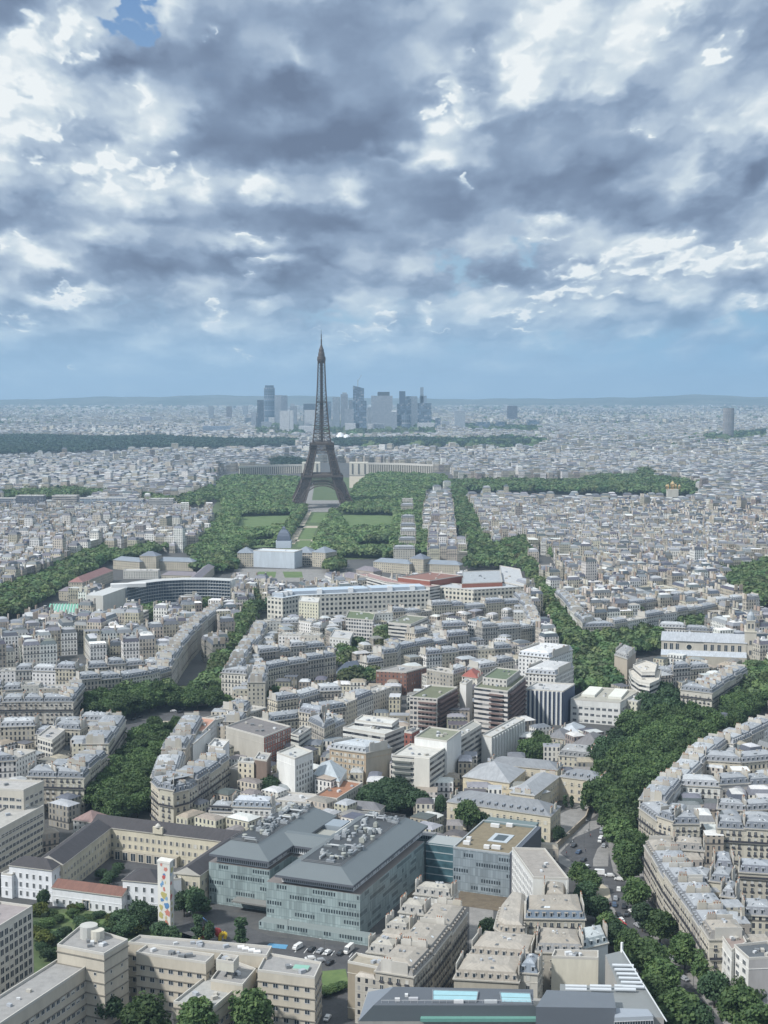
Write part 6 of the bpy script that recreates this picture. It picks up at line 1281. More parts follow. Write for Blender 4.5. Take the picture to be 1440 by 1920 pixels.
row([(485,1225),(545,1218),(610,1212)],18,'in line behind the stone terrace','left end',depth=12,lot=16)
row([(500,1168),(560,1165),(600,1172)],18,'just before the long pale palace','left end',depth=12,lot=16,wc=(1,3),modern=.5)
row([(522,1196),(600,1198)],19,'second before the long pale palace','left end',depth=12,lot=17,wc=(1,3),modern=.5)
row([(700,1150),(760,1146),(810,1140)],19,'below the office palace','left end',depth=12,lot=17,modern=.3)
row([(780,1190),(830,1180),(875,1178)],18,'beside the white grid-front block','left end',depth=12,lot=17,modern=.3)
row([(810,1140),(870,1136),(945,1130),(980,1128)],19,'below the cream ministry front','left end',depth=12,lot=18,wc=(0,1,5))
row([(905,1180),(977,1174),(1018,1168),(1005,1140),(985,1118)],18,'round the avenue corner','left end',depth=12,lot=17,wc=(0,4),modern=0)
row([(1040,1110),(1066,1140),(1092,1170),(1152,1168),(1270,1148),(1345,1132),(1425,1122)],18,'facing the tree-lined mall','far end',depth=13,lot=20,wc=(0,1,3),modern=.15)
row([(1090,1140),(1180,1132),(1260,1122),(1340,1108)],18,'in the second line across the avenue','left end',depth=12,lot=20)
row([(1235,1180),(1330,1184),(1450,1182)],12,'of low houses behind the church','left end',depth=12,lot=22,wc=(1,3),modern=.4,wing=False)
row([(1276,1293),(1335,1300),(1368,1278),(1402,1258)],18,'between garden and square','left end',depth=14,lot=17,near=True,wc=(0,1),rc=(0,1),modern=0)
row([(1190,1248),(1262,1258),(1330,1252)],17,'between the church and the corner house','left end',depth=12,lot=18)
row([(1322,1388),(1282,1418),(1240,1456),(1198,1507)],20,'on the left flank of the zinc-roofed block','far end',depth=13,lot=17,near=False,wc=(1,3,4),rc=(1,2),modern=0)
row([(1198,1510),(1232,1535),(1262,1545),(1312,1545)],20,'round the zinc-roofed block lower corner','left end',depth=13,lot=17,near=True,wc=(0,),rc=(1,0),modern=0)
row([(1345,1550),(1450,1556)],20,'of the front above the brown-roofed house','left end',depth=13,lot=16,near=True,wc=(0,),rc=(0,),modern=0)
row([(1275,1472),(1350,1476),(1450,1470)],20,'in the middle of the zinc-roofed block','left end',depth=12,lot=16,near=True,rc=(0,1,2),modern=0)
row([(1322,1426),(1390,1430),(1460,1424)],20,'in the zinc-roofed block upper part','left end',depth=12,lot=16,rc=(0,1,2),modern=0)
row([(1345,1512),(1400,1516),(1460,1512)],18,'under the zinc-roofed block middle line','left end',depth=10,lot=15,rc=(1,2),modern=0)
row([(1375,1395),(1410,1380),(1450,1360)],20,'at the top of the zinc-roofed block','left end',depth=12,lot=15,rc=(1,2),modern=0)
row([(1208,1580),(1245,1643),(1297,1715),(1330,1765)],20,'of the long stone boulevard front','far end',depth=14,lot=17,near=True,wc=(0,2),rc=(4,1),modern=0)
row([(1262,1592),(1320,1596)],19,'with tan roof behind the stone front','left',depth=11,lot=30,near=True,wc=(1,),rc=(4,),modern=0,wing=False)
row([(1340,1622),(1376,1624)],17,'behind the long stone front, slate-roofed','left',depth=14,lot=14,near=True,wc=(4,),rc=(3,),modern=0,wing=False)
row([(1386,1638),(1450,1642)],15,'with brown roof at the right edge','left',depth=11,lot=30,near=True,wc=(0,),rc=(3,),modern=0,wing=False)
row([(1290,1650),(1330,1655),(1372,1660)],18,'behind the middle of the long stone front','left',depth=12,lot=15,near=True,rc=(0,1),modern=0,wing=False)
row([(1350,1690),(1378,1694)],15,'in the court behind the long stone front','left',depth=11,lot=14,rc=(1,),modern=0,wing=False)
row([(1330,1735),(1390,1740)],17,'above the white balconied block','left',depth=12,lot=14,near=True,rc=(2,),modern=0,wing=False)
row([(1395,1715),(1450,1718)],15,'of zinc roofs at the right edge','left',depth=12,lot=14,rc=(2,1),modern=0,wing=False)
bq([gp(1349,1752,21),gp(1372,1785,21),gp(1400,1770,21),gp(1385,1742,21)],21,'white modern block with stacked dark balconies on the boulevard',wall=(.64,.63,.60),wm=0,kind='flat',roofc=(.26,.21,.19),chim=False,near=True,win='wide',sh=3.0,step=4)
bq([gp(1376,1775,22),gp(1404,1800,22),gp(1460,1798,22),gp(1440,1768,22)],22,'white modern block with a grey blank side wall at the lower right',wall=(.66,.65,.62),wm=0,kind='flat',roofc=(.10,.11,.12),ecol={1:(.42,.40,.39)},chim=False,near=True,win='wide',sh=3.0,step=5,wskip=(1,))
bq(deep((1330,1790),(1352,1815),-8,9),9,'low slate-roofed house squeezed before the white balconied block',wall=BEI,wm=2,kind='mansard',roofc=(.2,.21,.23)) if False else None
# ---------------------------------------------------------------- streets, squares, gardens
def gs_(name,z,m,*pts): return sheet(name,[gp(*p) for p in pts],z,m)
gs_('pavement',.04,PAVE,(1020,1600),(1075,1545),(1140,1535),(1200,1600),(1215,1690),(1300,1790),(1380,1880),(1500,2010),(1300,2010),(1230,1850),(1165,1770),(1120,1690),(1085,1640))
gs_('road',.08,ASPH,(1050,1600),(1078,1570),(1128,1550),(1140,1570),(1142,1600),(1150,1635),(1175,1655),(1188,1700),(1215,1745),(1255,1800),(1300,1850),(1390,1960),(1330,1960),(1262,1855),(1205,1775),(1168,1735),(1150,1700),(1140,1660),(1105,1655),(1092,1630))
gs_('traffic_island',.14,SAND,(1108,1660),(1130,1658),(1143,1668),(1145,1682),(1136,1690),(1122,1684))
gs_('works_yard',.12,PAVE,(1112,1612),(1120,1592),(1132,1580),(1142,1592),(1140,1625),(1112,1625))
for k in range(6): x=1274+k*5; gs_('zebra_stripe',.12,MARK,(x,1860+k*1.5),(x+2.4,1860.5+k*1.5),(x+7,1871+k*1.5),(x+4.4,1871+k*1.5))
for k in range(7): x=1252-k*8; y=1800-k*11; gs_('lane_mark',.12,MARK,(x,y),(x+1,y),(x+3,y+4),(x+2,y+4))
gs_('car_park',.05,ASPH,(470,1740),(505,1755),(700,1780),(730,1850),(600,1930),(560,1900),(620,1810),(440,1785),(340,1760),(345,1715),(400,1700))
gs_('blue_bay',.10,M_plain('blue_paint',.6,.5,.3,fixed=(.10,.26,.42)),(497,1776),(505,1769),(540,1772),(536,1780))
for k in range(8): gs_('bay_line',.11,MARK,(552+k*17,1786+k*1.5),(553.3+k*17,1786+k*1.5),(560+k*17,1777+k*1.5),(558.8+k*17,1777+k*1.5))
gs_('verge',.12,GRASS,(600,1822),(648,1817),(655,1850),(602,1862))
gs_('road',.09,ASPH,(590,1930),(650,1870),(690,1870),(700,1940))
gs_('place_road',.06,ASPH,(225,1378),(236,1362),(300,1340),(345,1328),(420,1318),(420,1330),(350,1345),(335,1352),(262,1372))
gs_('place_island',.12,SAND,(262,1370),(272,1357),(300,1352),(335,1352),(330,1362),(285,1380))
gs_('lawn',.17,GRASS,(290,1366),(310,1359),(331,1358),(322,1368),(300,1376))
gs_('avenue',.05,PAVE,(360,1325),(400,1270),(430,1215),(470,1160),(490,1130),(500,1135),(480,1165),(440,1222),(415,1275),(410,1320))
gs_('avenue',.05,PAVE,(150,1540),(240,1400),(335,1360),(300,1430),(285,1540))
gs_('street',.05,ASPH,(800,1540),(860,1480),(940,1420),(990,1380),(1000,1385),(960,1420),(880,1490),(830,1550))
gs_('street',.06,PAVE,(880,1855),(880,1700),(925,1690),(925,1860))
gs_('garden_ground',.05,GRASS2,(50,1700),(240,1712),(400,1770),(240,1790),(60,1830))
for q in (((85,1740),(160,1742),(140,1765),(70,1758)),((110,1712),(200,1722),(190,1736),(100,1726)),((200,1725),(250,1730),(240,1748),(190,1742))): gs_('lawn',.12,GRASS,*q)
gs_('garden_ground',.05,GRASS2,(1110,1520),(1150,1440),(1200,1350),(1280,1330),(1350,1350),(1300,1440),(1180,1560))
gs_('garden_ground',.05,GRASS2,(860,1560),(1010,1560),(1010,1600),(860,1590))
gs_('residence_court',.06,PAVE,(1040,1530),(1110,1500),(1130,1520),(1075,1560),(1045,1560))
# hedges and shrubs of the lower left garden
SH=[(110,1722,3,6,'g'),(90,1730,4,7,'g'),(150,1728,4,6,'d'),(175,1738,4,7,'g'),(205,1740,5,7,'g'),(120,1748,4,7,'d'),(100,1758,5,8,'d'),(185,1752,6,9,'d'),(230,1745,6,8,'d'),(70,1740,5,7,'g'),(150,1700,3,5,'g'),(185,1715,3,6,'d'),(62,1712,3,5,'g'),(98,1712,3,5,'g'),(135,1713,4,6,'g'),(165,1722,3.5,6,'g'),(250,1722,3,6,'g'),(160,1740,6,8,'d'),(172,1752,7,8,'d'),(140,1765,7,8,'d'),(128,1775,7,8,'d'),(225,1722,7,8,'d'),(243,1735,8,9,'d'),(262,1712,10,10,'d'),(278,1722,10,10,'d'),(300,1745,7,8,'d'),(320,1752,6,7,'d'),(90,1790,5,7,'d'),(77,1775,4,6,'d'),(110,1785,4,6,'g')]
for k,(x,y,h,w_,kd) in enumerate(SH): X,Y=gp(x,y,h*.5); tree(X,Y,h,w_,kd,'rounded green shrub in the garden before the white school','shrub','garden shrubs','shrub')
for k,(x,y,h,w_) in enumerate([(75,1706,6,7),(68,1752,6,8),(83,1762,7,8),(210,1720,3,6),(255,1740,6,6),(135,1704,4,5)]): X,Y=gp(x,y,h*.5); tree(X,Y,h,w_,'y','yellow-green flowering bush in the garden before the white school','shrub','yellow garden bushes','shrub')
X,Y=gp(82,1690,4); tree(X,Y,9,6,'d','dark pointed tree against the white school front')
for (x,y) in ((765,1660),(610,1860),(625,1855),(640,1850),(350,1700),(385,1705)): X,Y=gp(x,y,1.5); tree(X,Y,3.2,6,'g','low hedge plant near the offices','shrub','hedge plants near the offices','shrub')
# residence garden wall
r=root('garden_wall','low stone garden wall of the residence along the junction','wall',(*gp(1060,1570),0)); q=MB()
for a,b in (((1035,1600),(1098,1540)),((1098,1540),(1110,1505))):
    A,B=gp(*a),gp(*b); ang=math.atan2(B[1]-A[1],B[0]-A[0]); c=lerp(A,B,.5); q.box(*c,0,math.dist(A,B),.6,3,ang,0,(.33,.28,.22))
q.build('wall',[WALL],r)
# red and yellow sculpture
def sculpture():
    X,Y=gp(398,1765); r=root('sculpture','large red and yellow rounded sculpture on the forecourt of the glass offices','sculpture',(X,Y,0))
    def blob(nm,pts,c):
        q=MB()
        for (x,y,z,rx,rz) in pts:
            pr=[(rx*math.sin(math.pi*k/8),z-rz*math.cos(math.pi*k/8)) for k in range(9)]; pr[0]=(0,z-rz);pr[-1]=(0,z+rz); q.lathe(X+x,Y+y,pr,12,0,c)
        q.build(nm,[PAINT],r)
    blob('red_body',[(-3,1,3.2,2.2,2.4),(-1.2,.5,3.8,1.5,1.7)],(.45,.03,.03)); blob('red_arm',[(2.2,1.5,3,1.5,1.9),(1.5,1.2,4.2,1,1)],(.38,.04,.04))
    q=MB(); P=[(3,0,.3),(3.2,0,2.6),(4.6,0,3.6),(5.6,0,2.8),(5,0,1.2)]
    for a,b in zip(P,P[1:]): q.bar((X+a[0],Y+a[1],a[2]),(X+b[0],Y+b[1],b[2]),.75,0,(.60,.42,.03),8)
    q.build('yellow_loop',[PAINT],r); q=MB()
    P=[(-6.5,0,.5),(-5,0,.8),(-4,.3,1.6)]
    for a,b in zip(P,P[1:]): q.bar((X+a[0],Y+a[1],a[2]),(X+b[0],Y+b[1],b[2]),.6,0,(.55,.45,.08),8)
    q.build('yellow_foot',[PAINT],r); q=MB(); q.bar((X-5,Y+2,10),(X+1,Y+1,5),.22,0,(.10,.2,.4),6); q.build('blue_rod',[PAINT],r); q=MB(); q.box(X-.5,Y+.5,0,10,4,.5,0,0,(.2,.2,.2)); q.build('plinth',[CONC],r)
sculpture()
# cars
CARM=M_plain('car_paint',.25,.5,.05,.6)
def car_mesh(L,W,Hh,c,van=False):
    m=MB(); s=[(-L/2,.35),(-L/2,.85),(-L*.32,.95),(-L*.18,Hh),(L*.28,Hh),(L*.46,.95),(L/2,.8),(L/2,.35)] if not van else [(-L/2,.35),(-L/2,1.2),(-L*.40,1.4),(-L*.28,Hh),(L*.48,Hh),(L/2,Hh-.2),(L/2,.35),(L/2,.3)]
    n=len(s)
    for sd in(-1,1): pts=[(x,sd*(W/2-(.14 if z>1 else 0)),z) for x,z in s]; m.face(pts if sd<0 else pts[::-1],0,c)
    for k in range(n):
        (x0,z0),(x1,z1)=s[k],s[(k+1)%n]; w0=W/2-(.14 if z0>1 else 0);w1=W/2-(.14 if z1>1 else 0); m.face([(x0,w0,z0),(x1,w1,z1),(x1,-w1,z1),(x0,-w0,z0)],0,c)
    g=MB(); zt=Hh-.12
    if not van:
        for sd in(-1,1): g.face([(-L*.27,sd*(W/2-.07),1.0),(L*.40,sd*(W/2-.07),1.0),(L*.26,sd*(W/2-.12),zt),(-L*.17,sd*(W/2-.12),zt)],0)
        g.face([(-L*.325,-W*.42,1.0),(-L*.325,W*.42,1.0),(-L*.2,W*.38,zt+.02),(-L*.2,-W*.38,zt+.02)],0); g.face([(L*.45,W*.42,1.0),(L*.45,-W*.42,1.0),(L*.30,-W*.38,zt+.02),(L*.30,W*.38,zt+.02)],0)
    else:
        g.face([(-L*.41,-W*.42,1.42),(-L*.41,W*.42,1.42),(-L*.30,W*.4,Hh-.2),(-L*.30,-W*.4,Hh-.2)],0)
        for sd in(-1,1): g.face([(-L*.33,sd*(W/2-.02),1.3),(-L*.1,sd*(W/2-.02),1.3),(-L*.1,sd*(W/2-.06),Hh-.3),(-L*.26,sd*(W/2-.06),Hh-.3)],0)
    w_=MB(); P=[(.33*math.cos(t),.33*math.sin(t)) for t in [2*math.pi*k/10 for k in range(10)]]
    for sd in(-.11,.11): pts=[(x,sd,z) for x,z in P]; w_.face(pts if sd<0 else pts[::-1],0,(.03,.03,.03))
    for k in range(10): a,b=P[k],P[(k+1)%10]; w_.face([(a[0],-.11,a[1]),(a[0],.11,a[1]),(b[0],.11,b[1]),(b[0],-.11,b[1])],0,(.03,.03,.03))
    return m.mesh('body',[CARM]),g.mesh('windows',[GLASS]),w_.mesh('wheel',[PAINT])
CC={}
def car(x,y,hd,c,label,van=False,name=None,cat=None,L=None,Hh=None):
    X,Y=gp(x,y); L=L or (5.6 if van else 4.4); Hh=Hh or (2.4 if van else 1.45); k=(c,van,L,Hh)
    if k not in CC: CC[k]=car_mesh(L,1.95 if van else 1.78,Hh,c,van)
    o=bpy.data.objects.new(name or('parked_van' if van else 'parked_car'),None); COL.objects.link(o); o.location=(X,Y,.12); o.rotation_euler=(0,0,R(hd)); tag(o,label,cat or('van' if van else 'car'),'cars and vans on the streets')
    for nm,me in zip(('body','windows'),CC[k][:2]): q=bpy.data.objects.new(nm,me); COL.objects.link(q); q.parent=o
    for sx in(-1,1):
        for sy in(-1,1): q=bpy.data.objects.new('wheel',CC[k][2]); COL.objects.link(q); q.parent=o; q.location=(sx*L*.3,sy*.82,.33)
W_=(.62,.62,.62);K_=(.03,.03,.035);S_=(.30,.31,.33);B_=(.05,.08,.14)
car(558,1779,60,W_,'white van parked at the left of the forecourt bays',True,L=5,Hh=1.9); car(584,1783,62,K_,'dark car parked right of the white van'); car(601,1786,62,S_,'silver car parked third from the left in the forecourt bays'); car(614,1789,62,W_,'white car parked between the silver and the dark car'); car(639,1790,62,K_,'dark hatchback parked beside the white minibus')
car(654,1785,66,(.66,.65,.63),'white minibus with red stripe parked at the end of the bays',True,L=6.5,Hh=2.7)
car(582,1800,10,W_,'white car in the near row of the forecourt'); car(600,1804,12,S_,'silver car half hidden behind the beige office end'); car(618,1808,60,K_,'dark car at the end of the near row')
car(614,1912,75,W_,'white car driving beside the beige office end'); car(622,1860,15,S_,'grey car turning by the verge'); 
car(1126,1578,70,W_,'white van by the works yard at the junction',True); car(1128,1562,75,S_,'silver van behind the white van at the junction',True); car(1124,1545,70,K_,'dark car under the trees at the junction'); car(1094,1615,60,K_,'dark car beside the small plaza'); 
car(1122,1640,-8,(.68,.68,.68),'white van turning below the works yard',True); car(1143,1644,-5,W_,'white car right of the turning van'); car(1161,1651,-20,W_,'white taxi on the bend of the boulevard'); car(1160,1670,80,W_,'white car heading up the boulevard, nearest the island'); car(1154,1687,80,S_,'silver car behind the white one on the boulevard')
car(1152,1699,82,B_,'dark blue car below the silver one'); car(1170,1702,78,K_,'black car in the right lane'); car(1175,1717,75,K_,'black car lower in the right lane'); car(1165,1728,100,W_,'white car just above the red bus'); car(1177,1645,95,W_,'white van parked against the boulevard trees',True); car(1160,1718,100,K_,'dark car left of the lane above the bus')
car(1167,1743,105,(.42,.03,.03),'red bus heading down the boulevard',True,'red_bus','bus',9,3.0); car(1140,1700,60,(.12,.04,.03),'dark red car by the traffic island')
car(1220,1340,30,S_,'grey car on the road of the round place') if False else None
for k,(x,y,c) in enumerate([(325,1335,W_),(338,1337,K_),(262,1346,K_),(250,1350,K_),(407,1318,W_),(345,1330,S_)]): car(x,y,20+k*9,c,['white car on the round place','black car beside the white one on the round place','dark car parked under the grove','second dark car parked under the grove','white car at the mouth of the broad avenue','silver car on the far side of the round place'][k])
rk=random.Random(12)
for k,(x,y,hd) in enumerate([(1228,1752,118),(1262,1802,118),(1283,1838,118),(1310,1880,118),(1240,1776,118),(1186,1712,112),(1196,1738,112),(1142,1722,60),(1132,1588,75),(1085,1600,60),(1076,1588,60),(1100,1628,55),(905,1480,50),(890,1490,50),(925,1455,50),(960,1415,50),(845,1525,50),(835,1515,50)]):
    car(x,y,hd,rk.choice([W_,K_,S_,B_]),['car parked at the foot of the stone boulevard front','car in the boulevard by the zebra crossing','car just above the zebra crossing','car below the zebra crossing','car halfway down the boulevard','car beside the boulevard trees','car under the boulevard trees','car left of the island trees','car at the works yard','car by the residence wall','second car by the residence wall','car at the plaza corner','car on the street behind the residence','second car on the street behind the residence','car on the street below the office slab','car far up the narrow street','car near the columnar tree','second car near the columnar tree'][k])
# street lamps of the junction
def lamp_mesh():
    m=MB(); m.bar((0,0,0),(0,0,8),.09,0,(.12,.13,.13),6); m.bar((0,0,8),(1.5,0,8.4),.06,0,(.12,.13,.13),5); h=MB(); h.box(1.6,0,8.3,.8,.3,.15,0,0,(.5,.5,.5)); return m.mesh('post',[PAINT]),h.mesh('lamp_head',[PAINT])
LM=lamp_mesh()
for k,(x,y) in enumerate([(1060,1595),(1072,1612),(1105,1570),(1200,1690),(1215,1712),(1300,1850),(1150,1585),(608,1800),(360,1745),(540,1760),(1095,1590),(1245,1765)]):
    X,Y=gp(x,y); o=bpy.data.objects.new('street_lamp',None); COL.objects.link(o); o.location=(X,Y,0); o.rotation_euler=(0,0,k*1.3); tag(o,'slim dark street lamp standing by the road','street lamp','street lamps')
    for nm,me in zip(('post','lamp_head'),LM): q=bpy.data.objects.new(nm,me); COL.objects.link(q); q.parent=o
# people on the plaza
def person_mesh(top,leg):
    bm=__import__('bmesh').new(); me=bpy.data.meshes.new('person')
    V=[(0,0,.95),(0,0,1.2),(0,0,1.42),(0,0,1.52),(0,0,1.68),(.19,0,1.40),(.24,.02,1.12),(.22,.10,.88),(-.19,0,1.40),(-.24,-.02,1.12),(-.22,-.08,.88),(.10,.02,.90),(.11,.10,.48),(.11,.06,.05),(-.10,0,.90),(-.11,-.06,.48),(-.11,-.20,.06),(.11,-.08,.03),(-.11,-.32,.04)]
    E_=[(0,1),(1,2),(2,3),(3,4),(2,5),(5,6),(6,7),(2,8),(8,9),(9,10),(0,11),(11,12),(12,13),(0,14),(14,15),(15,16),(13,17),(16,18)]
    RD=[.15,.14,.15,.06,.11,.07,.05,.04,.07,.05,.04,.10,.07,.05,.10,.07,.05,.04,.04]
    me.from_pydata(V,E_,[]); o=bpy.data.objects.new('tmp',me); COL.objects.link(o); s=o.modifiers.new('s','SKIN'); 
    for k,r_ in enumerate(RD): me.skin_vertices[0].data[k].radius=(r_,r_*.8) if k!=4 else (.10,.11)
    me.skin_vertices[0].data[0].use_root=True; u=o.modifiers.new('u','SUBSURF'); u.levels=1
    dg=bpy.context.evaluated_depsgraph_get(); nm=bpy.data.meshes.new_from_object(o.evaluated_get(dg)); bpy.data.objects.remove(o); bm.free()
    m1=M_plain('clothes',.8,3,.2,fixed=top);m2=M_plain('trousers',.8,3,.2,fixed=leg);m3=M_plain('skin',.6,3,.1,fixed=(.40,.25,.18)); 
    nm.materials.clear()
    for m in(m1,m2,m3): nm.materials.append(m)
    for p in nm.polygons: z=p.center.z; p.material_index=2 if z>1.5 else (0 if z>.93 else 1)
    nm.name='person'; return nm
PM=[person_mesh((.03,.03,.04),(.03,.04,.07)),person_mesh((.30,.05,.05),(.02,.02,.02)),person_mesh((.4,.4,.42),(.05,.05,.08))]
for k,(x,y,l) in enumerate([(1104,1560,'person in dark clothes crossing the plaza near the trees'),(1107,1570,'person in a red top walking behind another on the plaza'),(1070,1590,'person in pale clothes standing by the small plaza'),(1098,1598,'person in dark clothes at the works yard fence'),(1062,1603,'person in a red top by the street lamp'),(1220,1705,'person in pale clothes on the right pavement')]):
    X,Y=gp(x,y); o=bpy.data.objects.new('person',PM[k%3]); COL.objects.link(o); o.location=(X,Y,.1); o.rotation_euler=(0,0,k*1.7); tag(o,l,'person','people on the plaza')
# ---------------------------------------------------------------- the city beyond the houses one can single out: one mass of roofs
def pip(X,Y,poly):
    r=np.zeros(len(X),bool); n=len(poly)
    for i in range(n):
        x1,y1=poly[i];x2,y2=poly[(i+1)%n]
        if y1==y2: continue
        r^=((y1>Y)!=(y2>Y))&(X<(x2-x1)*(Y-y1)/(y2-y1)+x1)
    return r
class Mass:
    """boxes with roofs, collected as arrays"""
    def __init__(s): s.v=[];s.q=[];s.mi=[];s.uv=[];s.c=[];s.nb=0
    def add(s,V,mi,uv,c):      # V (N,4,3) uv (N,4,2) c (N,3)
        n=len(V); s.v.append(V.reshape(-1,3)); s.mi.append(np.full(n,mi) if np.isscalar(mi) else mi); s.uv.append(uv.reshape(-1,2)); s.c.append(np.repeat(c,4,0))
    def boxes(s,cx,cy,w,d,ang,z0,z1,wc,rc,rc2,wm,mansard,z0uv=0):
        n=len(cx); ca,sa=np.cos(ang),np.sin(ang)
        def ring(inx,iny,z):
            P=[]
            for sx,sy in((-1,-1),(1,-1),(1,1),(-1,1)):
                lx=sx*(w/2-inx);ly=sy*(d/2-iny); P.append(np.stack([cx+lx*ca-ly*sa,cy+lx*sa+ly*ca,z],1))
            return P
        b=ring(0,0,z0);t=ring(0,0,z1)
        def strip(A,B,mi,c,za,zb):
            for i in range(4):
                j=(i+1)%4; L=np.linalg.norm(A[j]-A[i],axis=1); o=np.zeros(n)
                V=np.stack([A[i],A[j],B[j],B[i]],1); uv=np.stack([np.stack([o,za],1),np.stack([L,za],1),np.stack([L,zb],1),np.stack([o,zb],1)],1)
                s.add(V,mi,uv,c)
        strip(b,t,wm,wc,z0,z1)
        if mansard==2:
            q=ring(w*.22,d*.28,z1+1.3); strip(t,q,1,rc2,z1*0,z1*0+3); top=q
        elif mansard:
            m=np.minimum(1.3,w*.1); u=ring(m,m,z1+2.8); strip(t,u,1,rc,z1*0,z1*0+3); k=np.minimum(w,d)*.28; q=ring(m+k,m+k,z1+3.9); strip(u,q,1,rc2,z1*0,z1*0+3); top=q
        else: top=t
        s.add(np.stack(top,1),1 if mansard else 3,np.stack([p[:,:2] for p in top],1),rc2)
    def build(s,name,mats):
        V=np.concatenate(s.v);UV=np.concatenate(s.uv);C=np.concatenate(s.c);MI=np.concatenate(s.mi).astype(np.int32); n=len(V)//4
        me=bpy.data.meshes.new(name); me.vertices.add(len(V)); me.vertices.foreach_set('co',V.ravel()); me.loops.add(len(V)); me.loops.foreach_set('vertex_index',np.arange(len(V)))
        me.polygons.add(n); me.polygons.foreach_set('loop_start',np.arange(0,len(V),4)); me.update(calc_edges=True)
        for m in mats: me.materials.append(m)
        me.polygons.foreach_set('material_index',MI)
        l=me.uv_layers.new(name='uv'); l.data.foreach_set('uv',UV.ravel()); ca=me.color_attributes.new('tint','FLOAT_COLOR','CORNER'); ca.data.foreach_set('color',np.concatenate([C,np.ones((len(C),1))],1).ravel())
        o=bpy.data.objects.new(name,me); COL.objects.link(o); return o
def colset(n,base,var,hue=.03):
    c=np.array(base)[rng.integers(0,len(base),n)]; return np.clip(c*(1+var*(rng.random((n,1))-.5)*2)+hue*(rng.random((n,3))-.5),.02,.8)
WB=[(.44,.40,.33),(.50,.46,.38),(.62,.60,.55),(.34,.31,.26),(.52,.48,.39),(.72,.71,.68),(.28,.25,.22)]
RB=[(.10,.11,.13),(.16,.17,.19),(.24,.25,.27),(.42,.43,.44),(.20,.19,.18),(.55,.55,.54),(.30,.26,.21),(.09,.09,.10),(.33,.34,.36)]
KEEP=[]          # polygons on the plain where the mass must not stand
def keep(poly): KEEP.append(poly)
def mask(X,Y):
    k=np.ones(len(X),bool)
    for p in KEEP:
        P=np.array(p); bb=(X>P[:,0].min())&(X<P[:,0].max())&(Y>P[:,1].min())&(Y<P[:,1].max())&k
        idx=np.nonzero(bb)[0]
        if len(idx): k[idx[pip(X[idx],Y[idx],p)]]=False
    return k
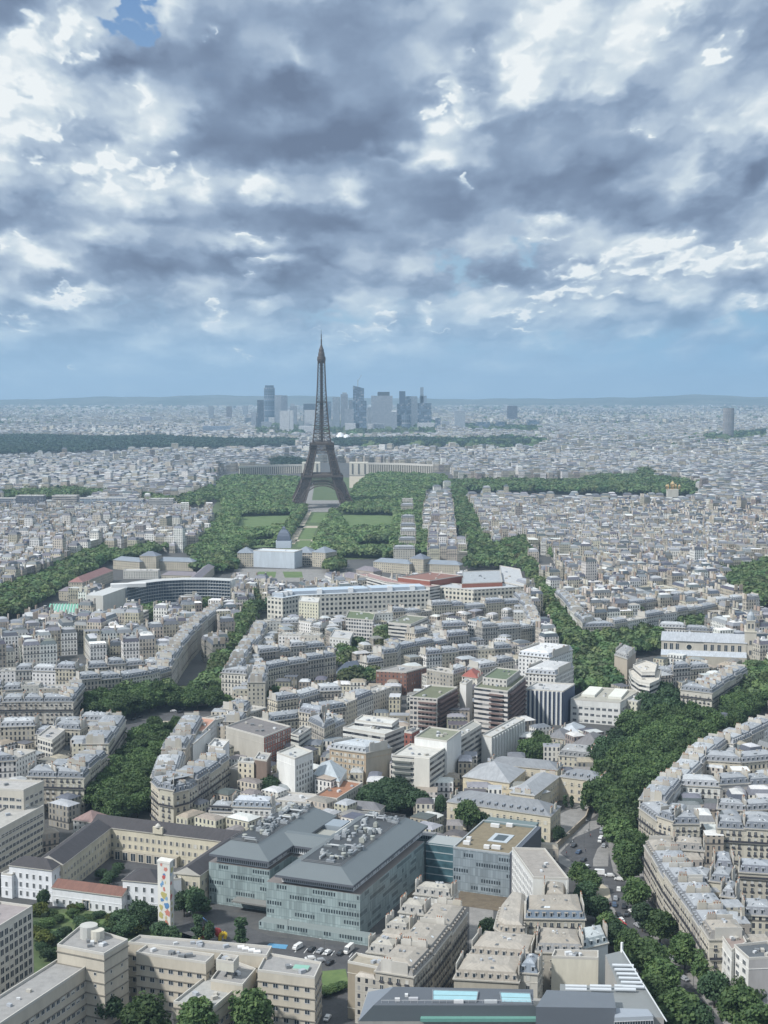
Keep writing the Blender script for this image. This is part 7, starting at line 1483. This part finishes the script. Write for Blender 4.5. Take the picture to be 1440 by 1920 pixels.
def city(M,d0,d1,bw,bd,street,lotw,dep,hz0,hvar,theta,seeds,chim,wm,lod,fill=.9,inner=.7,xlim=.30,region=None):
    """blocks of perimeter houses; seeds = (x,y,angle) districts"""
    S=np.array(seeds); 
    for si,(sx,sy,th) in enumerate(seeds):
        ca,sa=math.cos(th),math.sin(th)
        # block grid in the district frame
        ext=d1*1.1; nx=int(2*ext*.75/(bw+street))+1
        ii,jj=np.meshgrid(np.arange(-nx,nx),np.arange(-nx,nx)); off=(rng.random(jj.shape)-.5)*bw*.25
        lx=(ii*(bw+street)).ravel()+(jj.ravel()%2)*bw*.3; ly=(jj*(bd+street)).ravel()
        X=sx+lx*ca-ly*sa;Y=sy+lx*sa+ly*ca
        ok=(Y>d0*.8)&(Y<d1*1.05)&(np.abs(X)<Y*xlim+60); X,Y=X[ok],Y[ok]
        if not len(X): continue
        dd=((X[:,None]-S[None,:,0])**2+(Y[:,None]-S[None,:,1])**2).argmin(1); X,Y=X[dd==si],Y[dd==si]
        if not len(X): continue
        px=[];py=[];pw=[];pd=[];pa=[];ph=[];inn=[]
        nl=max(1,int(bw/lotw)); ns=max(0,int((bd-2*dep)/lotw))
        for side in range(4):
            k=nl if side<2 else ns
            for q in range(k):
                if side<2: a=(-bw/2+bw*(q+.5)/nl)*np.ones(len(X)); b=(bd/2-dep/2)*(1 if side else -1)*np.ones(len(X)); wq=bw/nl;dq=dep; an=0
                else: a=(bw/2-dep/2)*(1 if side==3 else -1)*np.ones(len(X)); b=(-bd/2+dep+(bd-2*dep)*(q+.5)/ns)*np.ones(len(X)); wq=(bd-2*dep)/ns; dq=dep; an=math.pi/2
                px.append(X+a*ca-b*sa);py.append(Y+a*sa+b*ca);pw.append(np.full(len(X),wq-.02));pd.append(np.full(len(X),dq));pa.append(np.full(len(X),th+an));inn.append(np.zeros(len(X)))
        ni=max(1,int(bw*bd/1400*inner*2))
        for q in range(ni):
            a=(rng.random(len(X))-.5)*(bw-2*dep);b=(rng.random(len(X))-.5)*(bd-2*dep)
            px.append(X+a*ca-b*sa);py.append(Y+a*sa+b*ca);pw.append(rng.uniform(8,20,len(X)));pd.append(rng.uniform(6,9,len(X)));pa.append(th+rng.integers(0,2,len(X))*math.pi/2);inn.append(np.ones(len(X)))
        px,py,pw,pd,pa,inn=map(np.concatenate,(px,py,pw,pd,pa,inn)); n=len(px)
        hh=hz0+hvar*(rng.random(n)-.5)*2-inn*rng.uniform(2,9,n); hh+= (rng.random(n)<.02)*rng.uniform(6,16,n)
        sl=np.hypot(px,py); ok=(rng.random(n)<fill)&(sl>d0)&(sl<d1)&mask(px,py)&(np.abs(px)<py*xlim)
        px,py,pw,pd,pa,hh=[v[ok] for v in(px,py,pw,pd,pa,hh)]; n=len(px)
        if region is not None:
            k=pip(px,py,region); px,py,pw,pd,pa,hh=[v[k] for v in(px,py,pw,pd,pa,hh)]; n=len(px)
        if n==0: continue
        flat=rng.random(n)<(.18 if lod<2 else .45); wc=colset(n,WB,.12); rc=colset(n,RB[:3],.15,.02); rc2=colset(n,RB,.12,.02)
        for fl in(False,True):
            k=flat==fl
            if k.any(): M.boxes(px[k],py[k],pw[k],pd[k],pa[k],np.zeros(k.sum()),hh[k],wc[k],rc[k],rc2[k] if not fl else colset(k.sum(),[(.45,.45,.44),(.68,.68,.67),(.20,.20,.20),(.34,.32,.28)],.15),wm,not fl)
        M.nb+=n
        if chim:
            k=np.nonzero(~flat)[0]; c2,s2=np.cos(pa[k]),np.sin(pa[k])
            for e in((-.5,.25),(-.5,-.25),(.5,.2)):
                kk=rng.random(len(k))<.7; lx=(pw[k]*e[0])[kk]; ly=(pd[k]*e[1])[kk]; q=k[kk]
                cx=px[q]+lx*c2[kk]-ly*s2[kk]; cy=py[q]+lx*s2[kk]+ly*c2[kk]; m=len(q)
                M.boxes(cx,cy,np.full(m,.8),rng.uniform(2.5,4.5,m),pa[q],hh[q]+.5,hh[q]+5.2+rng.random(m),colset(m,[(.42,.38,.32),(.5,.46,.4),(.33,.27,.22)],.1),None,colset(m,[(.30,.22,.17),(.4,.36,.3)],.1),0,False)
            # roof windows and dark gaps: small boxes on the slopes
            for rep in range(2):
                q=k[rng.random(len(k))<.6]; m=len(q); lx=(rng.random(m)-.5)*pw[q]*.7; ly=(rng.random(m)-.5)*pd[q]*.4; c3,s3=np.cos(pa[q]),np.sin(pa[q])
                M.boxes(px[q]+lx*c3-ly*s3,py[q]+lx*s3+ly*c3,rng.uniform(1,3.5,m),rng.uniform(1,2,m),pa[q],hh[q]+2.5,hh[q]+4.6+rng.random(m),colset(m,[(.5,.5,.5),(.1,.1,.12),(.65,.65,.65),(.3,.3,.32)],.1),None,colset(m,[(.5,.5,.5),(.7,.7,.7),(.2,.2,.22)],.1),0,False)
# ---------------------------------------------------------------- far trees: one mass
class Wood:
    def __init__(s): s.v=[]; s.c=[]
    def add(s,P,h,w,nq,leaf,tm=1.0):
        n=len(P)
        if not n: return
        d=rng.normal(size=(n,nq,3)); d/=np.linalg.norm(d,axis=2)[...,None]; d[...,2]=np.where(d[...,2]<-.4,-d[...,2],d[...,2])
        rad=(.80+.3*rng.random((n,nq,1))); s0=rng.uniform(.8,1.25,(n,1,1))
        hh=(h*s0[:,:,0])
        c=np.zeros((n,1,3)); c[:,0,:2]=P; c[:,0,2]=hh[:,0]*.62
        pos=c+d*rad*np.concatenate([w/2*s0,w/2*s0,h*.38*s0],2)
        nr=d*.9+rng.normal(size=d.shape)*.4+np.array([0,0,.3]); nr/=np.linalg.norm(nr,axis=2)[...,None]
        a=np.cross(nr,rng.normal(size=d.shape)); a/=np.linalg.norm(a,axis=2)[...,None]; b=np.cross(nr,a); z=leaf*(.6+.8*rng.random((n,nq,1)))
        s.c.append(np.repeat((tm*rng.uniform(.7,1.7,(n,1))*np.array([[1,1,1]])+rng.normal(size=(n,3))*np.array([[.12,.04,.06]])).clip(.3,2.6),nq*4,0))
        s.v.append(np.stack([pos-a*z-b*z,pos+a*z-b*z,pos+a*z+b*z,pos-a*z+b*z],2).reshape(-1,3))
    def build(s,name,m):
        V=np.concatenate(s.v); n=len(V)//4; me=bpy.data.meshes.new(name); me.vertices.add(len(V)); me.vertices.foreach_set('co',V.ravel()); me.loops.add(len(V)); me.loops.foreach_set('vertex_index',np.arange(len(V)))
        me.polygons.add(n); me.polygons.foreach_set('loop_start',np.arange(0,len(V),4)); me.update(calc_edges=True); me.materials.append(m); C=np.concatenate(s.c); ca=me.color_attributes.new('tint','FLOAT_COLOR','CORNER'); ca.data.foreach_set('color',np.concatenate([C,np.ones((len(C),1))],1).astype(np.float32).ravel())
        o=bpy.data.objects.new(name,me); COL.objects.link(o); o['kind']='stuff'; print('wood',name,n); return o
def scatter(poly,s,jit=.35):
    P=np.array(poly); x0,y0=P.min(0);x1,y1=P.max(0); gx,gy=np.meshgrid(np.arange(x0,x1,s),np.arange(y0,y1,s)); gx=gx+(np.arange(gx.shape[0])%2)[:,None]*s/2
    X=gx.ravel()+rng.uniform(-jit,jit,gx.size)*s; Y=gy.ravel()+rng.uniform(-jit,jit,gx.size)*s; k=pip(X,Y,poly); return np.stack([X[k],Y[k]],1)
# ---------------------------------------------------------------- lawns and paths of the long park
sheet('park_ground',[gp(*p) for p in((380,1045),(400,950),(440,890),(840,900),(800,1045),(620,1050))],.03,GRASS2)
for a in LAWNS: sheet('lawn',a,.13,GRASS)
for a in (((556,1026),(580,1026),(583,1013),(562,1013)),((560,1012),(584,1012),(594,990),(573,990)),((580,980),(610,980),(616,962),(589,962))): sheet('lawn',[gp(*q) for q in a],.14,GRASS)
for a in (((538,1020),(553,1020),(584,960),(577,960)),((580,1026),(586,1026),(621,960),(617,960)),((555,990),(610,990),(612,986),(558,986)),((553,1015),(592,1015),(592,1012),(555,1012))): sheet('path',[gp(*q) for q in a],.10,SAND)
sheet('esplanade',[gp(*p) for p in((565,960),(640,960),(650,938),(570,938))],.09,PAVE)
sheet('avenue',[gp(*p) for p in((565,938),(585,938),(590,905),(575,905))],.08,PAVE)
# tree masks keep the rooftops out
def sc_(P,z0,z1): f=(H-z1)/(H-z0); return [(p[0]*f,p[1]*f) for p in P]
for k,P,s,h in WOODS:
    for z in (7,13,20,27): keep(sc_(P,7,z))
for P,*_ in NEARW:
    for z in (7,13,20,27): keep(sc_(P,7,z))
for f in FOOT:
    c=center(f)
    if c[1]>900:
        keep([(c[0]+(p[0]-c[0])*1.15,c[1]+(p[1]-c[1])*1.15) for p in f])
        for z in(6,12): keep(sc_(f,0,z))
keep([gp(*p) for p in((380,1100),(400,950),(440,884),(570,880),(560,868),(700,868),(815,880),(796,915),(796,1045),(740,1060),(620,1100))])
for z in(0,8,16,24): keep(sc_(rect(-117,2706,150,150),0,z)); keep(sc_([(-430,3600),(180,3600),(180,3820),(-430,3820)],0,z))
keep(rect(-117,2706,150,150)); keep([(-430,3480),(180,3480),(180,3850),(-430,3850)])
keep([gp(*p) for p in((835,900),(1300,905),(1300,918),(835,918))])
def zone(*pts,z=20): return [gp(x,y,z) for x,y in pts]
# low buildings in the courtyards of the near quarter
keepN=[zone((225,1385),(150,1345),(240,1300),(420,1300),(445,1335),(400,1345),(340,1345),(285,1400),z=12),zone((0,1690),(420,1690),(330,1530),(150,1540),z=0)]
for z in(0,10,22): keep(sc_([gp(*p) for p in((478,790),(820,790),(820,813),(478,813))],0,z))
NEARZ=zone((-300,1290),(0,1268),(330,1275),(410,1260),(500,1120),(810,1105),(985,1105),(1020,1180),(1075,1290),(1150,1260),(1240,1210),(1420,1215),(1500,1180),(1800,1160),(1800,2300),(-400,2300))

M=Mass()
SAVE=list(KEEP)
for f in FOOT: keep(inset(ccw(f),-1.0))
for o_ in [o for o in bpy.data.objects if o.type=='MESH' and o.name.split('.')[0] in('road','pavement','car_park','place_road','place_island','avenue','garden_ground','street','school_court','residence_court','red_yard','verge','traffic_island')]: keep([(v.co.x,v.co.y) for v in o_.data.vertices])
keep(zone((380,1750),(760,1640),(760,1860),(560,1960),(380,1960),z=0)); keep(zone((0,1690),(420,1690),(420,1960),(-200,1960),z=0)); keep(zone((980,1520),(1150,1480),(1240,1600),(1460,1960),(1200,1960),(1080,1700),z=0)); keep(zone((860,1540),(1020,1560),(1020,1620),(860,1600),z=0))
for p in keepN: keep(p)
gx,gy=np.meshgrid(np.arange(-420,420,13.0),np.arange(480,1330,13.0)); gx=gx+rng.uniform(-3,3,gx.shape); gy=gy+rng.uniform(-3,3,gy.shape); X=gx.ravel();Y=gy.ravel()
k=mask(X,Y)&pip(X,Y,NEARZ)&(rng.random(len(X))<.85)&(Y>640)&(np.abs(X)<Y*.3); X,Y=X[k],Y[k]; n=len(X); hh=rng.uniform(6,13,n)+np.clip((Y-700)/120,0,4); zb=pip(X,Y,zone((1200,1510),(1330,1380),(1500,1330),(1500,1780),(1360,1740),(1215,1590))); hh=np.where(zb,rng.uniform(13,19,n),hh); an=np.round(np.sin(X/160)+Y/300)*.5+rng.integers(0,2,n)*math.pi/2
wc=colset(n,WB,.12); rc=colset(n,RB[:3],.15,.02); rc2=colset(n,RB,.12,.02); fl=rng.random(n)<.35
for f_ in(False,True):
  for g_ in (False,True):
    q=(fl==f_)&(zb==g_)
    if not q.any(): continue
    M.boxes(X[q],Y[q],rng.uniform(8,14,q.sum()),rng.uniform(7,11,q.sum()),an[q],np.zeros(q.sum()),hh[q],wc[q],rc[q],rc2[q],2,0 if f_ else (1 if g_ else 2))
KEEP[:]=SAVE
keep(NEARZ)
keep(zone((180,1175),(192,1100),(90,1110),(215,1040),(365,1035),(460,1030),(640,1030),(640,1060),(985,1060),(985,1110),(500,1120),(440,1110),(430,1150),(300,1160),z=0))
D1=[(-900,1500,.35),(-420,1900,-.22),(-700,2400,.12),(420,1500,.32),(300,2000,-.04),(700,2100,.5),(900,3200,.2),(-900,3600,-.3),(100,3900,.1),(-300,4300,.4),(600,4300,-.3),(1300,4400,.0),(-1300,4600,.2),(1000,2700,-.15)]
city(M,1150,2600,78,46,9,13,11,19,4,0,D1,True,2,0,fill=.97,inner=1.0)
city(M,2600,4600,90,50,10,15,12,20,5,0,D1,False,2,1,fill=.96,inner=.8)
D2=[(x*900+(y%2)*400,4500+y*900,rng.uniform(-.5,.5)) for x in range(-4,5) for y in range(0,6)]
city(M,4600,8500,110,60,12,22,15,20,9,0,D2,False,4,2,fill=.85,inner=.6)
city(M,8500,14500,170,110,30,34,20,17,14,0,[(x*1500,9000+y*1500,rng.uniform(-.5,.5)) for x in range(-4,5) for y in range(0,5)],False,4,2,fill=.55,inner=.4)
city(M,14500,20000,260,180,80,50,28,14,16,0,[(x*2500,15000+y*2500,rng.uniform(-.5,.5)) for x in range(-4,5) for y in range(0,3)],False,4,2,fill=.4,inner=.3)
o=M.build('city_rooftops',[WALL,ZINC,F_HAUS,GRAVEL,F_FAR]); tag(o,kind='stuff'); print('mass buildings',M.nb)
Wd=Wood()
for k,P,s,h in WOODS:
    if k in('bois','park'): continue
    S=scatter(P,s*.8); S=S[~np.any([pip(S[:,0],S[:,1],l) for l in LAWNS],axis=0)]; D=np.hypot(S[:,0],S[:,1])
    for lo,hi,nq,lf in((0,1700,110,1.0),(1700,2600,70,1.25),(2600,3800,40,1.7),(3800,99999,16,3.2)):
        m_=(D>=lo)&(D<hi); Wd.add(S[m_],h*(.85 if k=='champ' else 1),s*(1.15 if hi<5000 else 1.3),nq,lf,1.3 if k=='champ' else 1.05)
Wf=Wood()
for k,P,s,h in WOODS:
    if k in('bois','park'): S=scatter(P,s*.8); Wf.add(S,h,s*1.3,16,3.2)
Wf.build('far_woods',M_leaf('dark_wood_leaves',(.014,.030,.024),(.028,.050,.036),(.055,.085,.05),True))
# scattered street and garden trees
n=1500; Y=rng.uniform(1300,5000,n); X=(rng.random(n)-.5)*.58*Y; k=mask(X,Y); S=np.stack([X[k],Y[k]],1); D=S[:,1]
Wd.add(S[D<2500],13,9,60,1.2); Wd.add(S[D>=2500],15,13,20,2.2)
n=6000; Y=rng.uniform(5000,17000,n); X=(rng.random(n)-.5)*.6*Y; g=np.sin(X/700)+np.sin(Y/900+X/1500)+rng.normal(size=n)*.6; k=g>.3; Wd.add(np.stack([X[k],Y[k]],1),16,60,14,9)
TL=[]
IND=0
for P,s,h,kind,lab,grp in NEARW:
    if grp=='x': continue
    for x,y in scatter(P,s,.22):
        TL.append((math.hypot(x,y),x,y,h,s,kind,lab,grp))
TL.sort()
NT_=236
for q in TL[:NT_]: _,x,y,h,s,kind,lab,grp=q; tree(x,y,h*random.uniform(.88,1.12),s*1.28*random.uniform(.9,1.15),kind,lab,group=grp); IND+=1
rest=TL[NT_:]; Wd.add(np.array([(q[1],q[2]) for q in rest]),13.5,12,170,.75)
WOODM=M_leaf('distant_leaves',(.034,.058,.030),(.080,.118,.052),(.16,.20,.078),True); Wd.build('woodland',WOODM)
for (x,y,h,w_,kind,lab) in PTS_TREES: X,Y=gp(x,y,h*.6); tree(X,Y,h,w_,kind,lab,name='cypress' if 'cypress' in lab or 'cone' in lab else 'tree'); IND+=1
print('individual trees',IND,'houses',NROW)
# ---------------------------------------------------------------- haze
hm=bpy.data.materials.new('haze'); hm.use_nodes=True; t=hm.node_tree; t.nodes.clear(); ho=t.nodes.new('ShaderNodeOutputMaterial'); hv=t.nodes.new('ShaderNodeVolumePrincipled')
hv.inputs['Color'].default_value=HZC+(1,); hv.inputs['Density'].default_value=HZD; hv.inputs['Anisotropy'].default_value=.1; t.links.new(hv.outputs[0],ho.inputs['Volume'])
q=MB(); q.prism([(-17000,-400),(17000,-400),(17000,24500),(-17000,24500)],-5,420,0,bottom=True); o=q.build('haze',[hm]); o['kind']='stuff'; hm.cycles.homogeneous_volume=True
finish()
